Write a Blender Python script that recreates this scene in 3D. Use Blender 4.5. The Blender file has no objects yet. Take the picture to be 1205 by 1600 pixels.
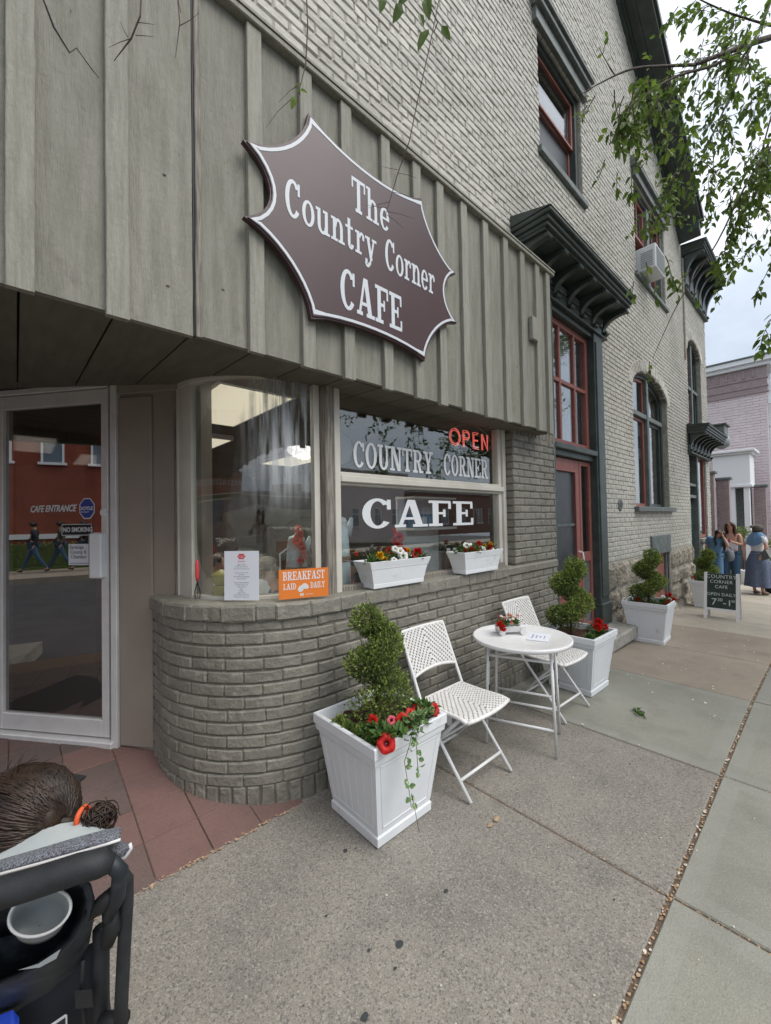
import bpy, math, random
from math import sin, cos, pi, radians, hypot, atan2, sqrt
from mathutils import Vector, Matrix, Euler
from mathutils import noise as mnoise
random.seed(7)
rnd = random.random
def U(a, b): return a + (b - a) * rnd()
def rdir(): 
    z = U(-1, 1); a = U(0, 2 * pi); r_ = sqrt(1 - z * z); return Vector((r_ * cos(a), r_ * sin(a), z))
S = bpy.context.scene
COL = S.collection

# ------------------------------------------------------------------ camera
FPX, YAW, PIT, ROL = 634.3, radians(47.706), radians(1.183), radians(-1.042)
CAMZ = 1.55
_F = Vector((cos(YAW) * cos(PIT), sin(YAW) * cos(PIT), sin(PIT)))
_R = Vector((sin(YAW), -cos(YAW), 0))
_U = _R.cross(_F)
_R2 = _R * cos(ROL) + _U * sin(ROL)
_U2 = -_R * sin(ROL) + _U * cos(ROL)
cam_d = bpy.data.cameras.new('camera')
cam = bpy.data.objects.new('camera', cam_d)
COL.objects.link(cam)
cam_d.sensor_fit = 'HORIZONTAL'
cam_d.sensor_width = 36
cam_d.lens = FPX / 1205 * 36
cam_d.clip_start = 0.02
cam_d.clip_end = 1500
m = Matrix((_R2, _U2, -_F)).transposed().to_4x4()
m.translation = Vector((0, 0, CAMZ))
cam.matrix_world = m
S.camera = cam

def at(px, py, d):
    """world point at forward distance d metres along the sight line of a photograph position"""
    return Vector((0, 0, CAMZ)) + (_R2 * ((px - 602.5) / FPX) + _U2 * ((800 - py) / FPX) + _F) * d
def proj(p):
    v = Vector(p) - Vector((0, 0, CAMZ))
    c = v.dot(_F)
    if c < 0.05: return None
    return 602.5 + FPX * v.dot(_R2) / c, 800 - FPX * v.dot(_U2) / c

# ------------------------------------------------------------------ sky, sun, exposure
SUN_EL, SUN_AZ = radians(52), radians(-70)       # azimuth of the direction towards the sun, measured from +X
w = bpy.data.worlds.new('World'); S.world = w; w.use_nodes = True
nt = w.node_tree; nt.nodes.clear()
out = nt.nodes.new('ShaderNodeOutputWorld'); bg = nt.nodes.new('ShaderNodeBackground')
sky = nt.nodes.new('ShaderNodeTexSky'); sky.sky_type = 'NISHITA'; sky.sun_disc = False
sky.sun_elevation = SUN_EL; sky.sun_rotation = pi / 2 - SUN_AZ
tc = nt.nodes.new('ShaderNodeTexCoord')
mp = nt.nodes.new('ShaderNodeMapping'); mp.inputs['Scale'].default_value = (1, 1, 2.2)
n1 = nt.nodes.new('ShaderNodeTexNoise'); n1.inputs['Scale'].default_value = 2.6; n1.inputs['Detail'].default_value = 6; n1.inputs['Roughness'].default_value = .52
n1.inputs['Distortion'].default_value = .3
nt.links.new(tc.outputs['Generated'], mp.inputs['Vector']); nt.links.new(mp.outputs[0], n1.inputs['Vector'])
sep = nt.nodes.new('ShaderNodeSeparateXYZ'); nt.links.new(tc.outputs['Generated'], sep.inputs[0])
cr = nt.nodes.new('ShaderNodeValToRGB')          # overcast: bluish grey low down, brighter towards the zenith
cr.color_ramp.elements[0].position = 0.0; cr.color_ramp.elements[0].color = (4.2, 4.75, 5.5, 1)
cr.color_ramp.elements[1].position = 0.9; cr.color_ramp.elements[1].color = (11, 11.1, 11.3, 1)
e = cr.color_ramp.elements.new(0.3); e.color = (5.1, 5.6, 6.2, 1)
nt.links.new(sep.outputs[2], cr.inputs[0])
cr2 = nt.nodes.new('ShaderNodeValToRGB')
cr2.color_ramp.elements[0].position = 0.36; cr2.color_ramp.elements[0].color = (.78, .82, .88, 1)
cr2.color_ramp.elements[1].position = 0.64; cr2.color_ramp.elements[1].color = (1.14, 1.12, 1.09, 1)
nt.links.new(n1.outputs['Fac'], cr2.inputs[0])
mul = nt.nodes.new('ShaderNodeMixRGB'); mul.blend_type = 'MULTIPLY'; mul.inputs[0].default_value = 1
nt.links.new(cr.outputs[0], mul.inputs[1]); nt.links.new(cr2.outputs[0], mul.inputs[2])
mx = nt.nodes.new('ShaderNodeMixRGB'); mx.inputs[0].default_value = .9
nt.links.new(sky.outputs[0], mx.inputs[1]); nt.links.new(mul.outputs[0], mx.inputs[2])
nt.links.new(mx.outputs[0], bg.inputs['Color']); bg.inputs['Strength'].default_value = 0.1
nt.links.new(bg.outputs[0], out.inputs[0])
sd = bpy.data.lights.new('sun', 'SUN'); sd.energy = 1.5; sd.angle = radians(35); sd.color = (1, .96, .9)
so = bpy.data.objects.new('sun', sd); COL.objects.link(so)
so.rotation_euler = Vector((cos(SUN_AZ) * cos(SUN_EL), sin(SUN_AZ) * cos(SUN_EL), sin(SUN_EL))).to_track_quat('Z', 'Y').to_euler()
so['kind'] = 'helper'
vs = S.view_settings
vs.view_transform = 'Standard'; vs.look = 'None'; vs.gamma = 1; vs.use_curve_mapping = False
vs.exposure = 0.72
S.cycles.max_bounces = 10; S.cycles.transparent_max_bounces = 16
S.cycles.caustics_reflective = False; S.cycles.caustics_refractive = False

# ------------------------------------------------------------------ materials
def srgb(h):
    h = h.lstrip('#'); r = []
    for i in (0, 2, 4):
        c = int(h[i:i + 2], 16) / 255
        r.append(c / 12.92 if c <= .04045 else ((c + .055) / 1.055) ** 2.4)
    return tuple(r)
def nd(t, typ, **kw):
    n = t.nodes.new(typ)
    for k, v in kw.items():
        if hasattr(n, k) and not (k in n.inputs): setattr(n, k, v)
        else: n.inputs[k].default_value = v
    return n
def mat(name, col, rough=.6, col2=None, nscale=6, nlo=.35, nhi=.65, bump=0, bscale=60, bdetail=4, metal=0, spec=.4,
        rand=0, stretch=None, bstretch=None, coord='pos', dirt=None, dscale=2.5, dlo=.52, dhi=.72, bump2=0, b2scale=8, bdist=.01, transl=0):
    """procedural surface: base colour with a second tone in noise, dirt patches, optional per-object tone, and relief"""
    M = bpy.data.materials.new(name); M.use_nodes = True; t = M.node_tree
    b = t.nodes['Principled BSDF']
    b.inputs['Roughness'].default_value = rough; b.inputs['Metallic'].default_value = metal
    b.inputs['Specular IOR Level'].default_value = spec
    if coord == 'pos':
        g = nd(t, 'ShaderNodeNewGeometry'); src = g.outputs['Position']
    else:
        g = nd(t, 'ShaderNodeTexCoord'); src = g.outputs['Object']
        oi = nd(t, 'ShaderNodeObjectInfo'); vm = nd(t, 'ShaderNodeVectorMath', operation='MULTIPLY_ADD')
        vm.inputs[1].default_value = (1, 1, 1)
        cb = nd(t, 'ShaderNodeCombineXYZ')
        mm = nd(t, 'ShaderNodeMath', operation='MULTIPLY'); mm.inputs[1].default_value = 37
        t.links.new(oi.outputs['Random'], mm.inputs[0])
        for k in range(3): t.links.new(mm.outputs[0], cb.inputs[k])
        t.links.new(src, vm.inputs[0]); t.links.new(cb.outputs[0], vm.inputs[2]); src = vm.outputs[0]
    def noise(scale, detail, st=None, rgh=.6):
        s = src
        if st:
            mpn = nd(t, 'ShaderNodeMapping'); mpn.inputs['Scale'].default_value = st
            t.links.new(src, mpn.inputs[0]); s = mpn.outputs[0]
        n = nd(t, 'ShaderNodeTexNoise'); n.inputs['Scale'].default_value = scale; n.inputs['Detail'].default_value = detail
        n.inputs['Roughness'].default_value = rgh
        t.links.new(s, n.inputs['Vector']); return n.outputs['Fac']
    def ramp(fac, lo, hi):
        r = nd(t, 'ShaderNodeMapRange'); r.inputs['From Min'].default_value = lo; r.inputs['From Max'].default_value = hi
        t.links.new(fac, r.inputs['Value']); return r.outputs[0]
    def mix(fac, a, c, mode='MIX'):
        n = nd(t, 'ShaderNodeMixRGB', blend_type=mode)
        if isinstance(fac, float): n.inputs[0].default_value = fac
        else: t.links.new(fac, n.inputs[0])
        for i, q in ((1, a), (2, c)):
            if isinstance(q, tuple): n.inputs[i].default_value = (*q[:3], 1)
            else: t.links.new(q, n.inputs[i])
        return n.outputs[0]
    cc = col
    if col2: cc = mix(ramp(noise(nscale, 5, stretch), nlo, nhi), col, col2)
    if dirt: cc = mix(ramp(noise(dscale, 6), dlo, dhi), cc, dirt)
    if rand:
        oi2 = nd(t, 'ShaderNodeObjectInfo')
        mr = nd(t, 'ShaderNodeMapRange'); mr.inputs['To Min'].default_value = 1 - rand; mr.inputs['To Max'].default_value = 1 + rand
        t.links.new(oi2.outputs['Random'], mr.inputs['Value'])
        cbb = nd(t, 'ShaderNodeCombineXYZ')
        for k in range(3): t.links.new(mr.outputs[0], cbb.inputs[k])
        cc = mix(1.0, cc, cbb.outputs[0], 'MULTIPLY')
    if isinstance(cc, tuple): b.inputs['Base Color'].default_value = (*cc[:3], 1)
    else: t.links.new(cc, b.inputs['Base Color'])
    if bump:
        h = noise(bscale, bdetail, bstretch)
        bn = nd(t, 'ShaderNodeBump'); bn.inputs['Strength'].default_value = bump; bn.inputs['Distance'].default_value = bdist
        t.links.new(h, bn.inputs['Height'])
        if bump2:
            bn2 = nd(t, 'ShaderNodeBump'); bn2.inputs['Strength'].default_value = bump2; bn2.inputs['Distance'].default_value = bdist * 3
            t.links.new(noise(b2scale, 3), bn2.inputs['Height']); t.links.new(bn2.outputs[0], bn.inputs['Normal'])
        t.links.new(bn.outputs[0], b.inputs['Normal'])
    if transl:
        tr = nd(t, 'ShaderNodeBsdfTranslucent'); ms = nd(t, 'ShaderNodeMixShader'); ms.inputs[0].default_value = transl
        if isinstance(cc, tuple): tr.inputs[0].default_value = (*[min(1, q * 1.6) for q in cc[:3]], 1)
        else: t.links.new(cc, tr.inputs[0])
        t.links.new(b.outputs[0], ms.inputs[1]); t.links.new(tr.outputs[0], ms.inputs[2])
        t.links.new(ms.outputs[0], t.nodes['Material Output'].inputs[0])
    M['tree'] = 1
    return M
def glass(name, tint=(.8, .85, .85), ior=1.6, rough=.0, refl=1.0, wavy=0, streak=0):
    M = bpy.data.materials.new(name); M.use_nodes = True; t = M.node_tree; t.nodes.clear()
    o = nd(t, 'ShaderNodeOutputMaterial'); tr = nd(t, 'ShaderNodeBsdfTransparent'); gl = nd(t, 'ShaderNodeBsdfGlossy')
    gl.inputs['Roughness'].default_value = rough; gl.inputs['Color'].default_value = (refl, refl, refl, 1)
    tr.inputs['Color'].default_value = (*tint, 1)
    fr = nd(t, 'ShaderNodeLayerWeight'); fr.inputs['Blend'].default_value = .5
    p5 = nd(t, 'ShaderNodeMath', operation='POWER'); p5.inputs[1].default_value = 4.2; t.links.new(fr.outputs['Facing'], p5.inputs[0])
    f0 = ((ior - 1) / (ior + 1)) ** 2
    mm = nd(t, 'ShaderNodeMath', operation='MULTIPLY_ADD'); mm.inputs[1].default_value = 1 - f0; mm.inputs[2].default_value = f0; mm.use_clamp = True
    ms = nd(t, 'ShaderNodeMixShader')
    if wavy:
        g = nd(t, 'ShaderNodeNewGeometry'); mpn = nd(t, 'ShaderNodeMapping'); mpn.inputs['Scale'].default_value = (5, 5, .8)
        n = nd(t, 'ShaderNodeTexNoise'); n.inputs['Scale'].default_value = 1.0; n.inputs['Detail'].default_value = 2
        bn = nd(t, 'ShaderNodeBump'); bn.inputs['Strength'].default_value = wavy; bn.inputs['Distance'].default_value = .02
        t.links.new(g.outputs['Position'], mpn.inputs[0]); t.links.new(mpn.outputs[0], n.inputs['Vector'])
        t.links.new(n.outputs['Fac'], bn.inputs['Height']); t.links.new(bn.outputs[0], gl.inputs['Normal'])
    t.links.new(p5.outputs[0], mm.inputs[0]); t.links.new(mm.outputs[0], ms.inputs[0])
    t.links.new(tr.outputs[0], ms.inputs[1]); t.links.new(gl.outputs[0], ms.inputs[2]); t.links.new(ms.outputs[0], o.inputs[0])
    if streak:      # whitish vertical streaks, stronger towards the head of the pane
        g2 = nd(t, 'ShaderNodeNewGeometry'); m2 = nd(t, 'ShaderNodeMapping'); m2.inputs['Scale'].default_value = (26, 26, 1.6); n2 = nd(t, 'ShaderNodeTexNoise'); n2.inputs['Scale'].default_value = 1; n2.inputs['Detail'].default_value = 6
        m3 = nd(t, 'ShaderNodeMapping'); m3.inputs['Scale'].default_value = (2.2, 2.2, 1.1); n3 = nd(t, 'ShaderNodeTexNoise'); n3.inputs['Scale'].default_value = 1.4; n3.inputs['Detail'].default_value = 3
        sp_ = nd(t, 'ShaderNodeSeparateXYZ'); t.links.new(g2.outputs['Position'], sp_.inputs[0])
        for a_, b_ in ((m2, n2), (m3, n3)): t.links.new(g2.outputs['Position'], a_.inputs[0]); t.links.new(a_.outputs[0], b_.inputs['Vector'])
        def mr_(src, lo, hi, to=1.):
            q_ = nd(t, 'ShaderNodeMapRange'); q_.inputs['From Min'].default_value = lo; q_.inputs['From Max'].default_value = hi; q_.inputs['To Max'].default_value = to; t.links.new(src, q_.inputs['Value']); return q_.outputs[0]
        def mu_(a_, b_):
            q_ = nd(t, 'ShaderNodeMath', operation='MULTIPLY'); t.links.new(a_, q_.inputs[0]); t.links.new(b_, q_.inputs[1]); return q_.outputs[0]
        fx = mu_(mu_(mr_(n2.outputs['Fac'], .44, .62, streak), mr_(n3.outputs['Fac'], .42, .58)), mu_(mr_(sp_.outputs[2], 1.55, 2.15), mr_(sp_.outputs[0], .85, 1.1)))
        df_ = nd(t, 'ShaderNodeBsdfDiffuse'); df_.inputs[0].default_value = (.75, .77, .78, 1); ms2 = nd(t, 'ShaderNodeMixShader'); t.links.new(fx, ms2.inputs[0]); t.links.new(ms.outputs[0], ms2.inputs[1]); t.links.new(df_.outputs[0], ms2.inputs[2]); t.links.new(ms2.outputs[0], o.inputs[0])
    return M
def emit(name, col, s):
    M = bpy.data.materials.new(name); M.use_nodes = True; b = M.node_tree.nodes['Principled BSDF']
    b.inputs['Base Color'].default_value = (*col, 1); b.inputs['Emission Color'].default_value = (*col, 1); b.inputs['Emission Strength'].default_value = s
    return M

TAUPE = (.235, .222, .187); TAUPE2 = (.190, .180, .152)
UPPER = (.53, .515, .465); UPPER2 = (.44, .428, .385)
GREEN = (.038, .052, .047); GREEN2 = (.062, .078, .072)
RED = (.31, .115, .095)
MT = {
 'cafe_brick': mat('cafe_brick', TAUPE, .62, TAUPE2, 5, bump=.75, bscale=48, bdetail=8, rand=.10, dirt=(.31, .295, .245), dscale=17, dlo=.56, dhi=.74, bump2=.6, b2scale=16, bdist=.006),
 'cafe_mortar': mat('cafe_mortar', (.17, .157, .13), .8, (.13, .12, .10), 20, bump=.8, bscale=70, bdist=.006),
 'upper_brick': mat('upper_brick', UPPER, .7, UPPER2, 9, bump=.6, bscale=40, bdetail=6, rand=.13, dirt=(.34, .325, .285), dscale=1.1, dlo=.50, dhi=.80, bump2=.5, b2scale=12, bdist=.006),
 'upper_mortar': mat('upper_mortar', (.42, .40, .35), .85, (.28, .268, .235), 12, bump=.8, bscale=60, bdist=.006),
 'board': mat('board', (.282, .272, .23), .7, (.205, .204, .164), 3, stretch=(9, 9, .9), bump=.7, bscale=18, bdetail=10, bstretch=(10, 10, .8), coord='obj', rand=.08, dirt=(.17, .155, .125), dscale=5, dlo=.62, dhi=.8, bump2=.12, b2scale=34, bdist=.010),
 'batten': mat('batten', (.315, .305, .26), .7, (.235, .234, .19), 4, stretch=(14, 14, 1.2), bump=.6, bscale=22, bdetail=9, bstretch=(9, 9, 1.2), coord='obj', rand=.07, bump2=.10, b2scale=50, bdist=.008),
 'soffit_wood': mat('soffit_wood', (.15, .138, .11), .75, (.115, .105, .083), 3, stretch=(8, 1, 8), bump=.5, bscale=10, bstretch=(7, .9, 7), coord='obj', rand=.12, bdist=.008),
 'panel': mat('panel', (.30, .255, .215), .55, (.265, .225, .19), 3, bump=.25, bscale=30, bdist=.005),
 'weathered': mat('weathered', (.33, .30, .255), .8, (.12, .105, .09), 9, stretch=(10, 10, .6), bump=.6, bscale=30, bstretch=(8, 8, 1), bdist=.006),
 'frame_white': mat('frame_white', (.62, .60, .54), .5, (.52, .49, .43), 3, bump=.2, bscale=30, bdist=.004),
 'alum': mat('alum', (.70, .685, .68), .38, (.62, .61, .60), 8, metal=.2, bump=.06, bscale=40),
 'black': mat('black', (.012, .012, .013), .6),
 'green': mat('green', GREEN, .42, GREEN2, 7, bump=.25, bscale=30, bdist=.005, dirt=(.10, .11, .10), dscale=9, dlo=.62, dhi=.85),
 'greengrey': mat('greengrey', (.16, .18, .175), .55, (.10, .118, .115), 9, bump=.4, bscale=30, bdist=.006, dirt=(.3, .3, .29), dscale=14, dlo=.62, dhi=.8),
 'red': mat('red', RED, .5, (.265, .098, .08), 8, bump=.2, bscale=30, bdist=.004, dirt=(.42, .17, .13), dscale=10, dlo=.62, dhi=.82),
 'screen': mat('screen', (.04, .045, .05), .35, (.055, .06, .066), 8),
 'stone': mat('stone', (.44, .395, .32), .85, (.28, .25, .20), 9, nlo=.3, nhi=.7, bump=1, bscale=22, bdetail=8, rand=.14, dirt=(.13, .12, .10), dscale=6, dlo=.5, dhi=.75, bump2=.8, b2scale=7, bdist=.03),
 'mulch': mat('mulch', (.10, .04, .025), .95, (.04, .02, .014), 60, bump=1, bscale=90, bdist=.01),
 'white': mat('white', (.76, .78, .80), .42, (.71, .735, .765), 4, bump=.08, bscale=30, dirt=(.50, .49, .45), dscale=9, dlo=.64, dhi=.84),
 'white_metal': mat('white_metal', (.76, .76, .76), .38, (.70, .70, .70), 15, dirt=(.45, .42, .38), dscale=22, dlo=.66, dhi=.82),
 'woven': mat('woven', (.78, .77, .75), .5, (.66, .65, .63), 40),
 'weave_gap': mat('weave_gap', (.16, .125, .11), .8),
 'sign_maroon': mat('sign_maroon', (.062, .032, .037), .42, (.07, .037, .042), 2),
 'sign_white': mat('sign_white', (.62, .66, .70), .45),
 'vinyl': mat('vinyl', (.70, .72, .74), .4),
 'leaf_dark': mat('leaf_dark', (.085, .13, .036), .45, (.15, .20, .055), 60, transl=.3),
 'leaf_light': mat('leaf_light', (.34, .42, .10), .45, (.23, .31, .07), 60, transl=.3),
 'tree_leaf': mat('tree_leaf', (.075, .13, .025), .45, (.13, .21, .04), 5, transl=.45),
 'tree_leaf_light': mat('tree_leaf_light', (.15, .25, .04), .45, (.22, .30, .05), 9, transl=.4),
 'plant_leaf': mat('plant_leaf', (.05, .115, .024), .5, (.09, .17, .035), 30, transl=.25),
 'ivy_leaf': mat('ivy_leaf', (.10, .19, .06), .5, (.48, .55, .30), 90, nlo=.55, nhi=.62, transl=.2),
 'bark': mat('bark', (.075, .055, .045), .85, (.045, .033, .028), 30, bump=.8, bscale=40, bdist=.01),
 'twig': mat('twig', (.085, .052, .042), .8, (.05, .033, .028), 30),
 'petal_red': mat('petal_red', (.66, .02, .012), .5, (.5, .012, .01), 60, transl=.25),
 'petal_deep': mat('petal_deep', (.22, .006, .01), .6),
 'petal_cream': mat('petal_cream', (.6, .62, .4), .6),
 'petal_pink': mat('petal_pink', (.72, .16, .20), .5, (.62, .10, .15), 60, transl=.3),
 'petal_salmon': mat('petal_salmon', (.8, .35, .25), .5, (.8, .5, .4), 60, transl=.2),
 'petal_white': mat('petal_white', (.78, .77, .76), .5, transl=.2),
 'petal_yellow': mat('petal_yellow', (.78, .5, .01), .5, (.7, .36, .01), 90, transl=.2),
 'concrete_trim': mat('concrete_trim', (.38, .36, .32), .8, (.26, .25, .23), 14, bump=.5, bscale=60, bdist=.005),
 'pink_brick': mat('pink_brick', (.66, .575, .60), .8, (.60, .52, .545), 3, bump=.5, bscale=20, bdist=.01),
 'pink_mortar': mat('pink_mortar', (.54, .47, .49), .85),
 'purple_brick': mat('purple_brick', (.32, .26, .265), .8, (.27, .215, .22), 5),
 'far_white': mat('far_white', (.76, .78, .80), .5),
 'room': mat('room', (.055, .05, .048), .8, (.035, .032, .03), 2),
 'room_ceiling': mat('room_ceiling', (.30, .30, .29), .8),
 'table_wood': mat('table_wood', (.14, .09, .06), .5),
 'enamel': mat('enamel', (.50, .58, .63), .3, (.42, .50, .55), 12, dirt=(.12, .07, .05), dscale=11, dlo=.68, dhi=.72),
 'rust': mat('rust', (.14, .07, .04), .8, (.25, .2, .17), 30),
 'yellow_enamel': mat('yellow_enamel', (.62, .55, .16), .35),
 'chalkboard': mat('chalkboard', (.020, .034, .030), .7, (.035, .05, .046), 6),
 'chalk': mat('chalk', (.62, .68, .66), .9, (.4, .46, .44), 160),
 'skin': mat('skin', (.50, .29, .21), .5),
 'denim_dark': mat('denim_dark', (.035, .085, .16), .8, (.055, .12, .21), 30),
 'denim_light': mat('denim_light', (.10, .21, .36), .8, (.15, .27, .42), 30),
 'skirt_cloth': mat('skirt_cloth', (.075, .10, .17), .85, (.16, .19, .26), 45),
 'cloth_white': mat('cloth_white', (.66, .65, .68), .8),
 'cloth_dark': mat('cloth_dark', (.02, .022, .028), .8),
 'hair_brown': mat('hair_brown', (.055, .026, .018), .45, (.09, .04, .026), 60),
 'hair_child': mat('hair_child', (.014, .009, .007), .42, (.038, .021, .013), 34),
 'hair_dark': mat('hair_dark', (.020, .015, .013), .45, (.035, .024, .02), 60),
 'hair_grey': mat('hair_grey', (.07, .06, .05), .6, (.13, .11, .09), 60),
 'tie_orange': mat('tie_orange', (.62, .10, .03), .6),
 'orange': mat('orange', (.72, .20, .03), .5),
 'paper': mat('paper', (.72, .74, .80), .6),
 'ink': mat('ink', (.12, .12, .13), .7),
 'logo_red': mat('logo_red', (.62, .05, .06), .6),
 'blue_sticker': mat('blue_sticker', (.03, .05, .28), .5),
 'rubber': mat('rubber', (.014, .015, .017), .6, (.024, .025, .028), 40, bump=.5, bscale=520, bdist=.0012, dirt=(.06, .06, .06), dscale=30, dlo=.66, dhi=.8),
 'console': mat('console', (.016, .021, .027), .5, (.05, .062, .075), 26, nlo=.5, nhi=.72, bump=.4, bscale=300, bdist=.001),
 'cup_plastic': mat('cup_plastic', (.33, .36, .37), .4),
 'tweed': mat('tweed', (.24, .255, .285), .9, (.05, .052, .062), 420, nlo=.42, nhi=.58),
 'blanket': mat('blanket', (.47, .51, .51), .85, (.42, .46, .465), 14, bump=.3, bscale=16, bdist=.01),
 'blue_fabric': mat('blue_fabric', (.01, .05, .42), .7),
 'red_building': mat('red_building', (.26, .068, .035), .8, (.20, .05, .028), 1.2),
 'brown_brick': mat('brown_brick', (.19, .085, .06), .8, (.14, .065, .05), 2),
 'asphalt': mat('asphalt', (.055, .055, .058), .85, (.075, .075, .078), 2, bump=.6, bscale=150, bdist=.004),
 'grass': mat('grass', (.05, .09, .02), .9, (.09, .13, .03), 8),
 'doormat': mat('doormat', (.022, .024, .026), .95, (.035, .038, .04), 200, bump=.8, bscale=300, bdist=.003),
 'brown_leaf': mat('brown_leaf', (.32, .19, .10), .8, (.50, .38, .26), 40),
 'pale_petal': mat('pale_petal', (.62, .56, .46), .8),
 'dirt': mat('dirt', (.13, .085, .06), .95, (.22, .16, .115), 60, bump=1, bscale=150, bdist=.01),
 'gum': mat('gum', (.045, .05, .052), .8),
 'far_pane': mat('far_pane', (.10, .13, .16), .15, (.20, .25, .30), .5),
 'dark_glass': glass('dark_glass', (.65, .68, .68), 2.3, .01),
 'glass': glass('glass', (.93, .95, .94), 1.95, .0, 1.0, .05),
 'door_glass': glass('door_glass', (.32, .32, .33), 3.4, .0),
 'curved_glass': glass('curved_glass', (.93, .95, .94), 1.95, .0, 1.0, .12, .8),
 'bottle': glass('bottle', (.8, .85, .8), 1.5, .02),
 'curtain': mat('curtain', (.42, .48, .55), .8, (.30, .36, .43), 5, stretch=(6, 6, .7)),
 'light_panel': emit('light_panel', (1, .90, .70), .5),
 'neon_red': emit('neon_red', (1, .17, .14), .5),
 'ac_white': mat('ac_white', (.66, .68, .70), .5),
 'ac_grille': mat('ac_grille', (.30, .32, .33), .6),
}

# concrete slabs need aggregate speckle
def concrete(name, base, dark, light, scale, tint2, aggr):
    M = bpy.data.materials.new(name); M.use_nodes = True; t = M.node_tree; b = t.nodes['Principled BSDF']
    b.inputs['Roughness'].default_value = .85; b.inputs['Specular IOR Level'].default_value = .25
    g = nd(t, 'ShaderNodeNewGeometry')
    def N(sc, det, typ='ShaderNodeTexNoise'):
        n = nd(t, typ); n.inputs['Scale'].default_value = sc
        if 'Detail' in n.inputs: n.inputs['Detail'].default_value = det
        t.links.new(g.outputs['Position'], n.inputs['Vector']); return n
    def R(s, a, c2, lo=0., hi=1.):
        r = nd(t, 'ShaderNodeMapRange'); r.inputs['From Min'].default_value = a; r.inputs['From Max'].default_value = c2
        r.inputs['To Min'].default_value = lo; r.inputs['To Max'].default_value = hi
        t.links.new(s, r.inputs['Value']); return r.outputs[0]
    def X(f, a, c2, mode='MIX'):
        n = nd(t, 'ShaderNodeMixRGB', blend_type=mode)
        if isinstance(f, float): n.inputs[0].default_value = f
        else: t.links.new(f, n.inputs[0])
        for i, q in ((1, a), (2, c2)):
            if isinstance(q, tuple): n.inputs[i].default_value = (*q, 1)
            else: t.links.new(q, n.inputs[i])
        return n.outputs[0]
    big = N(1.3, 6); c = X(R(big.outputs['Fac'], .35, .65), base, tint2)
    st = N(4.5, 8); c = X(R(st.outputs['Fac'], .5, .78, 0, .55), c, dark)
    st2 = N(.75, 10); c = X(R(st2.outputs['Fac'], .52, .68, 0, .38), c, dark)
    v = N(scale, 0, 'ShaderNodeTexVoronoi'); vc = nd(t, 'ShaderNodeSeparateColor'); t.links.new(v.outputs['Color'], vc.inputs[0])
    c = X(R(vc.outputs[0], .80 if aggr else .9, .84 if aggr else .94, 0, .62 if aggr else .25), c, dark)
    c = X(R(vc.outputs[1], .84, .88, 0, .5 if aggr else .12), c, light)
    v2 = N(scale * 2.2, 0, 'ShaderNodeTexVoronoi'); vc2 = nd(t, 'ShaderNodeSeparateColor'); t.links.new(v2.outputs['Color'], vc2.inputs[0])
    c = X(R(vc2.outputs[0], .72, .76, 0, .4 if aggr else .15), c, dark)
    c = X(R(vc2.outputs[1], .75, .8, 0, .35 if aggr else .1), c, light)
    f = N(140, 3); c = X(R(f.outputs['Fac'], .3, .7, 0, .3), c, dark)
    t.links.new(c, b.inputs['Base Color'])
    bn = nd(t, 'ShaderNodeBump'); bn.inputs['Strength'].default_value = .5 if aggr else .25; bn.inputs['Distance'].default_value = .003
    t.links.new(v2.outputs['Distance'], bn.inputs['Height'])
    bn2 = nd(t, 'ShaderNodeBump'); bn2.inputs['Strength'].default_value = .6; bn2.inputs['Distance'].default_value = .004
    t.links.new(f.outputs['Fac'], bn2.inputs['Height']); t.links.new(bn.outputs[0], bn2.inputs['Normal'])
    t.links.new(bn2.outputs[0], b.inputs['Normal'])
    return M
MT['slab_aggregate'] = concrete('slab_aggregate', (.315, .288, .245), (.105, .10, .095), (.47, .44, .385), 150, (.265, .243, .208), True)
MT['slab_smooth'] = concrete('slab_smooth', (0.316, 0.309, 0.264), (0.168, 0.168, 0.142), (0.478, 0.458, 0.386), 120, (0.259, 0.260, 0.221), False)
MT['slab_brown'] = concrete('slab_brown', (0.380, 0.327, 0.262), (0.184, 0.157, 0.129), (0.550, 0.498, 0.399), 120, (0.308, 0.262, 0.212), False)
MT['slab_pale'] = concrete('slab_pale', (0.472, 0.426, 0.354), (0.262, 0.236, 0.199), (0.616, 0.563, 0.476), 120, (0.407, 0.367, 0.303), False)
MT['tile_red'] = concrete('tile_red', (.225, .128, .112), (.11, .072, .066), (.34, .23, .205), 150, (.165, .105, .096), False)
MT['tile_grey'] = concrete('tile_grey', (0.135, 0.105, 0.097), (0.068, 0.061, 0.058), (0.257, 0.203, 0.182), 150, (0.182, 0.111, 0.099), False)

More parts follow.
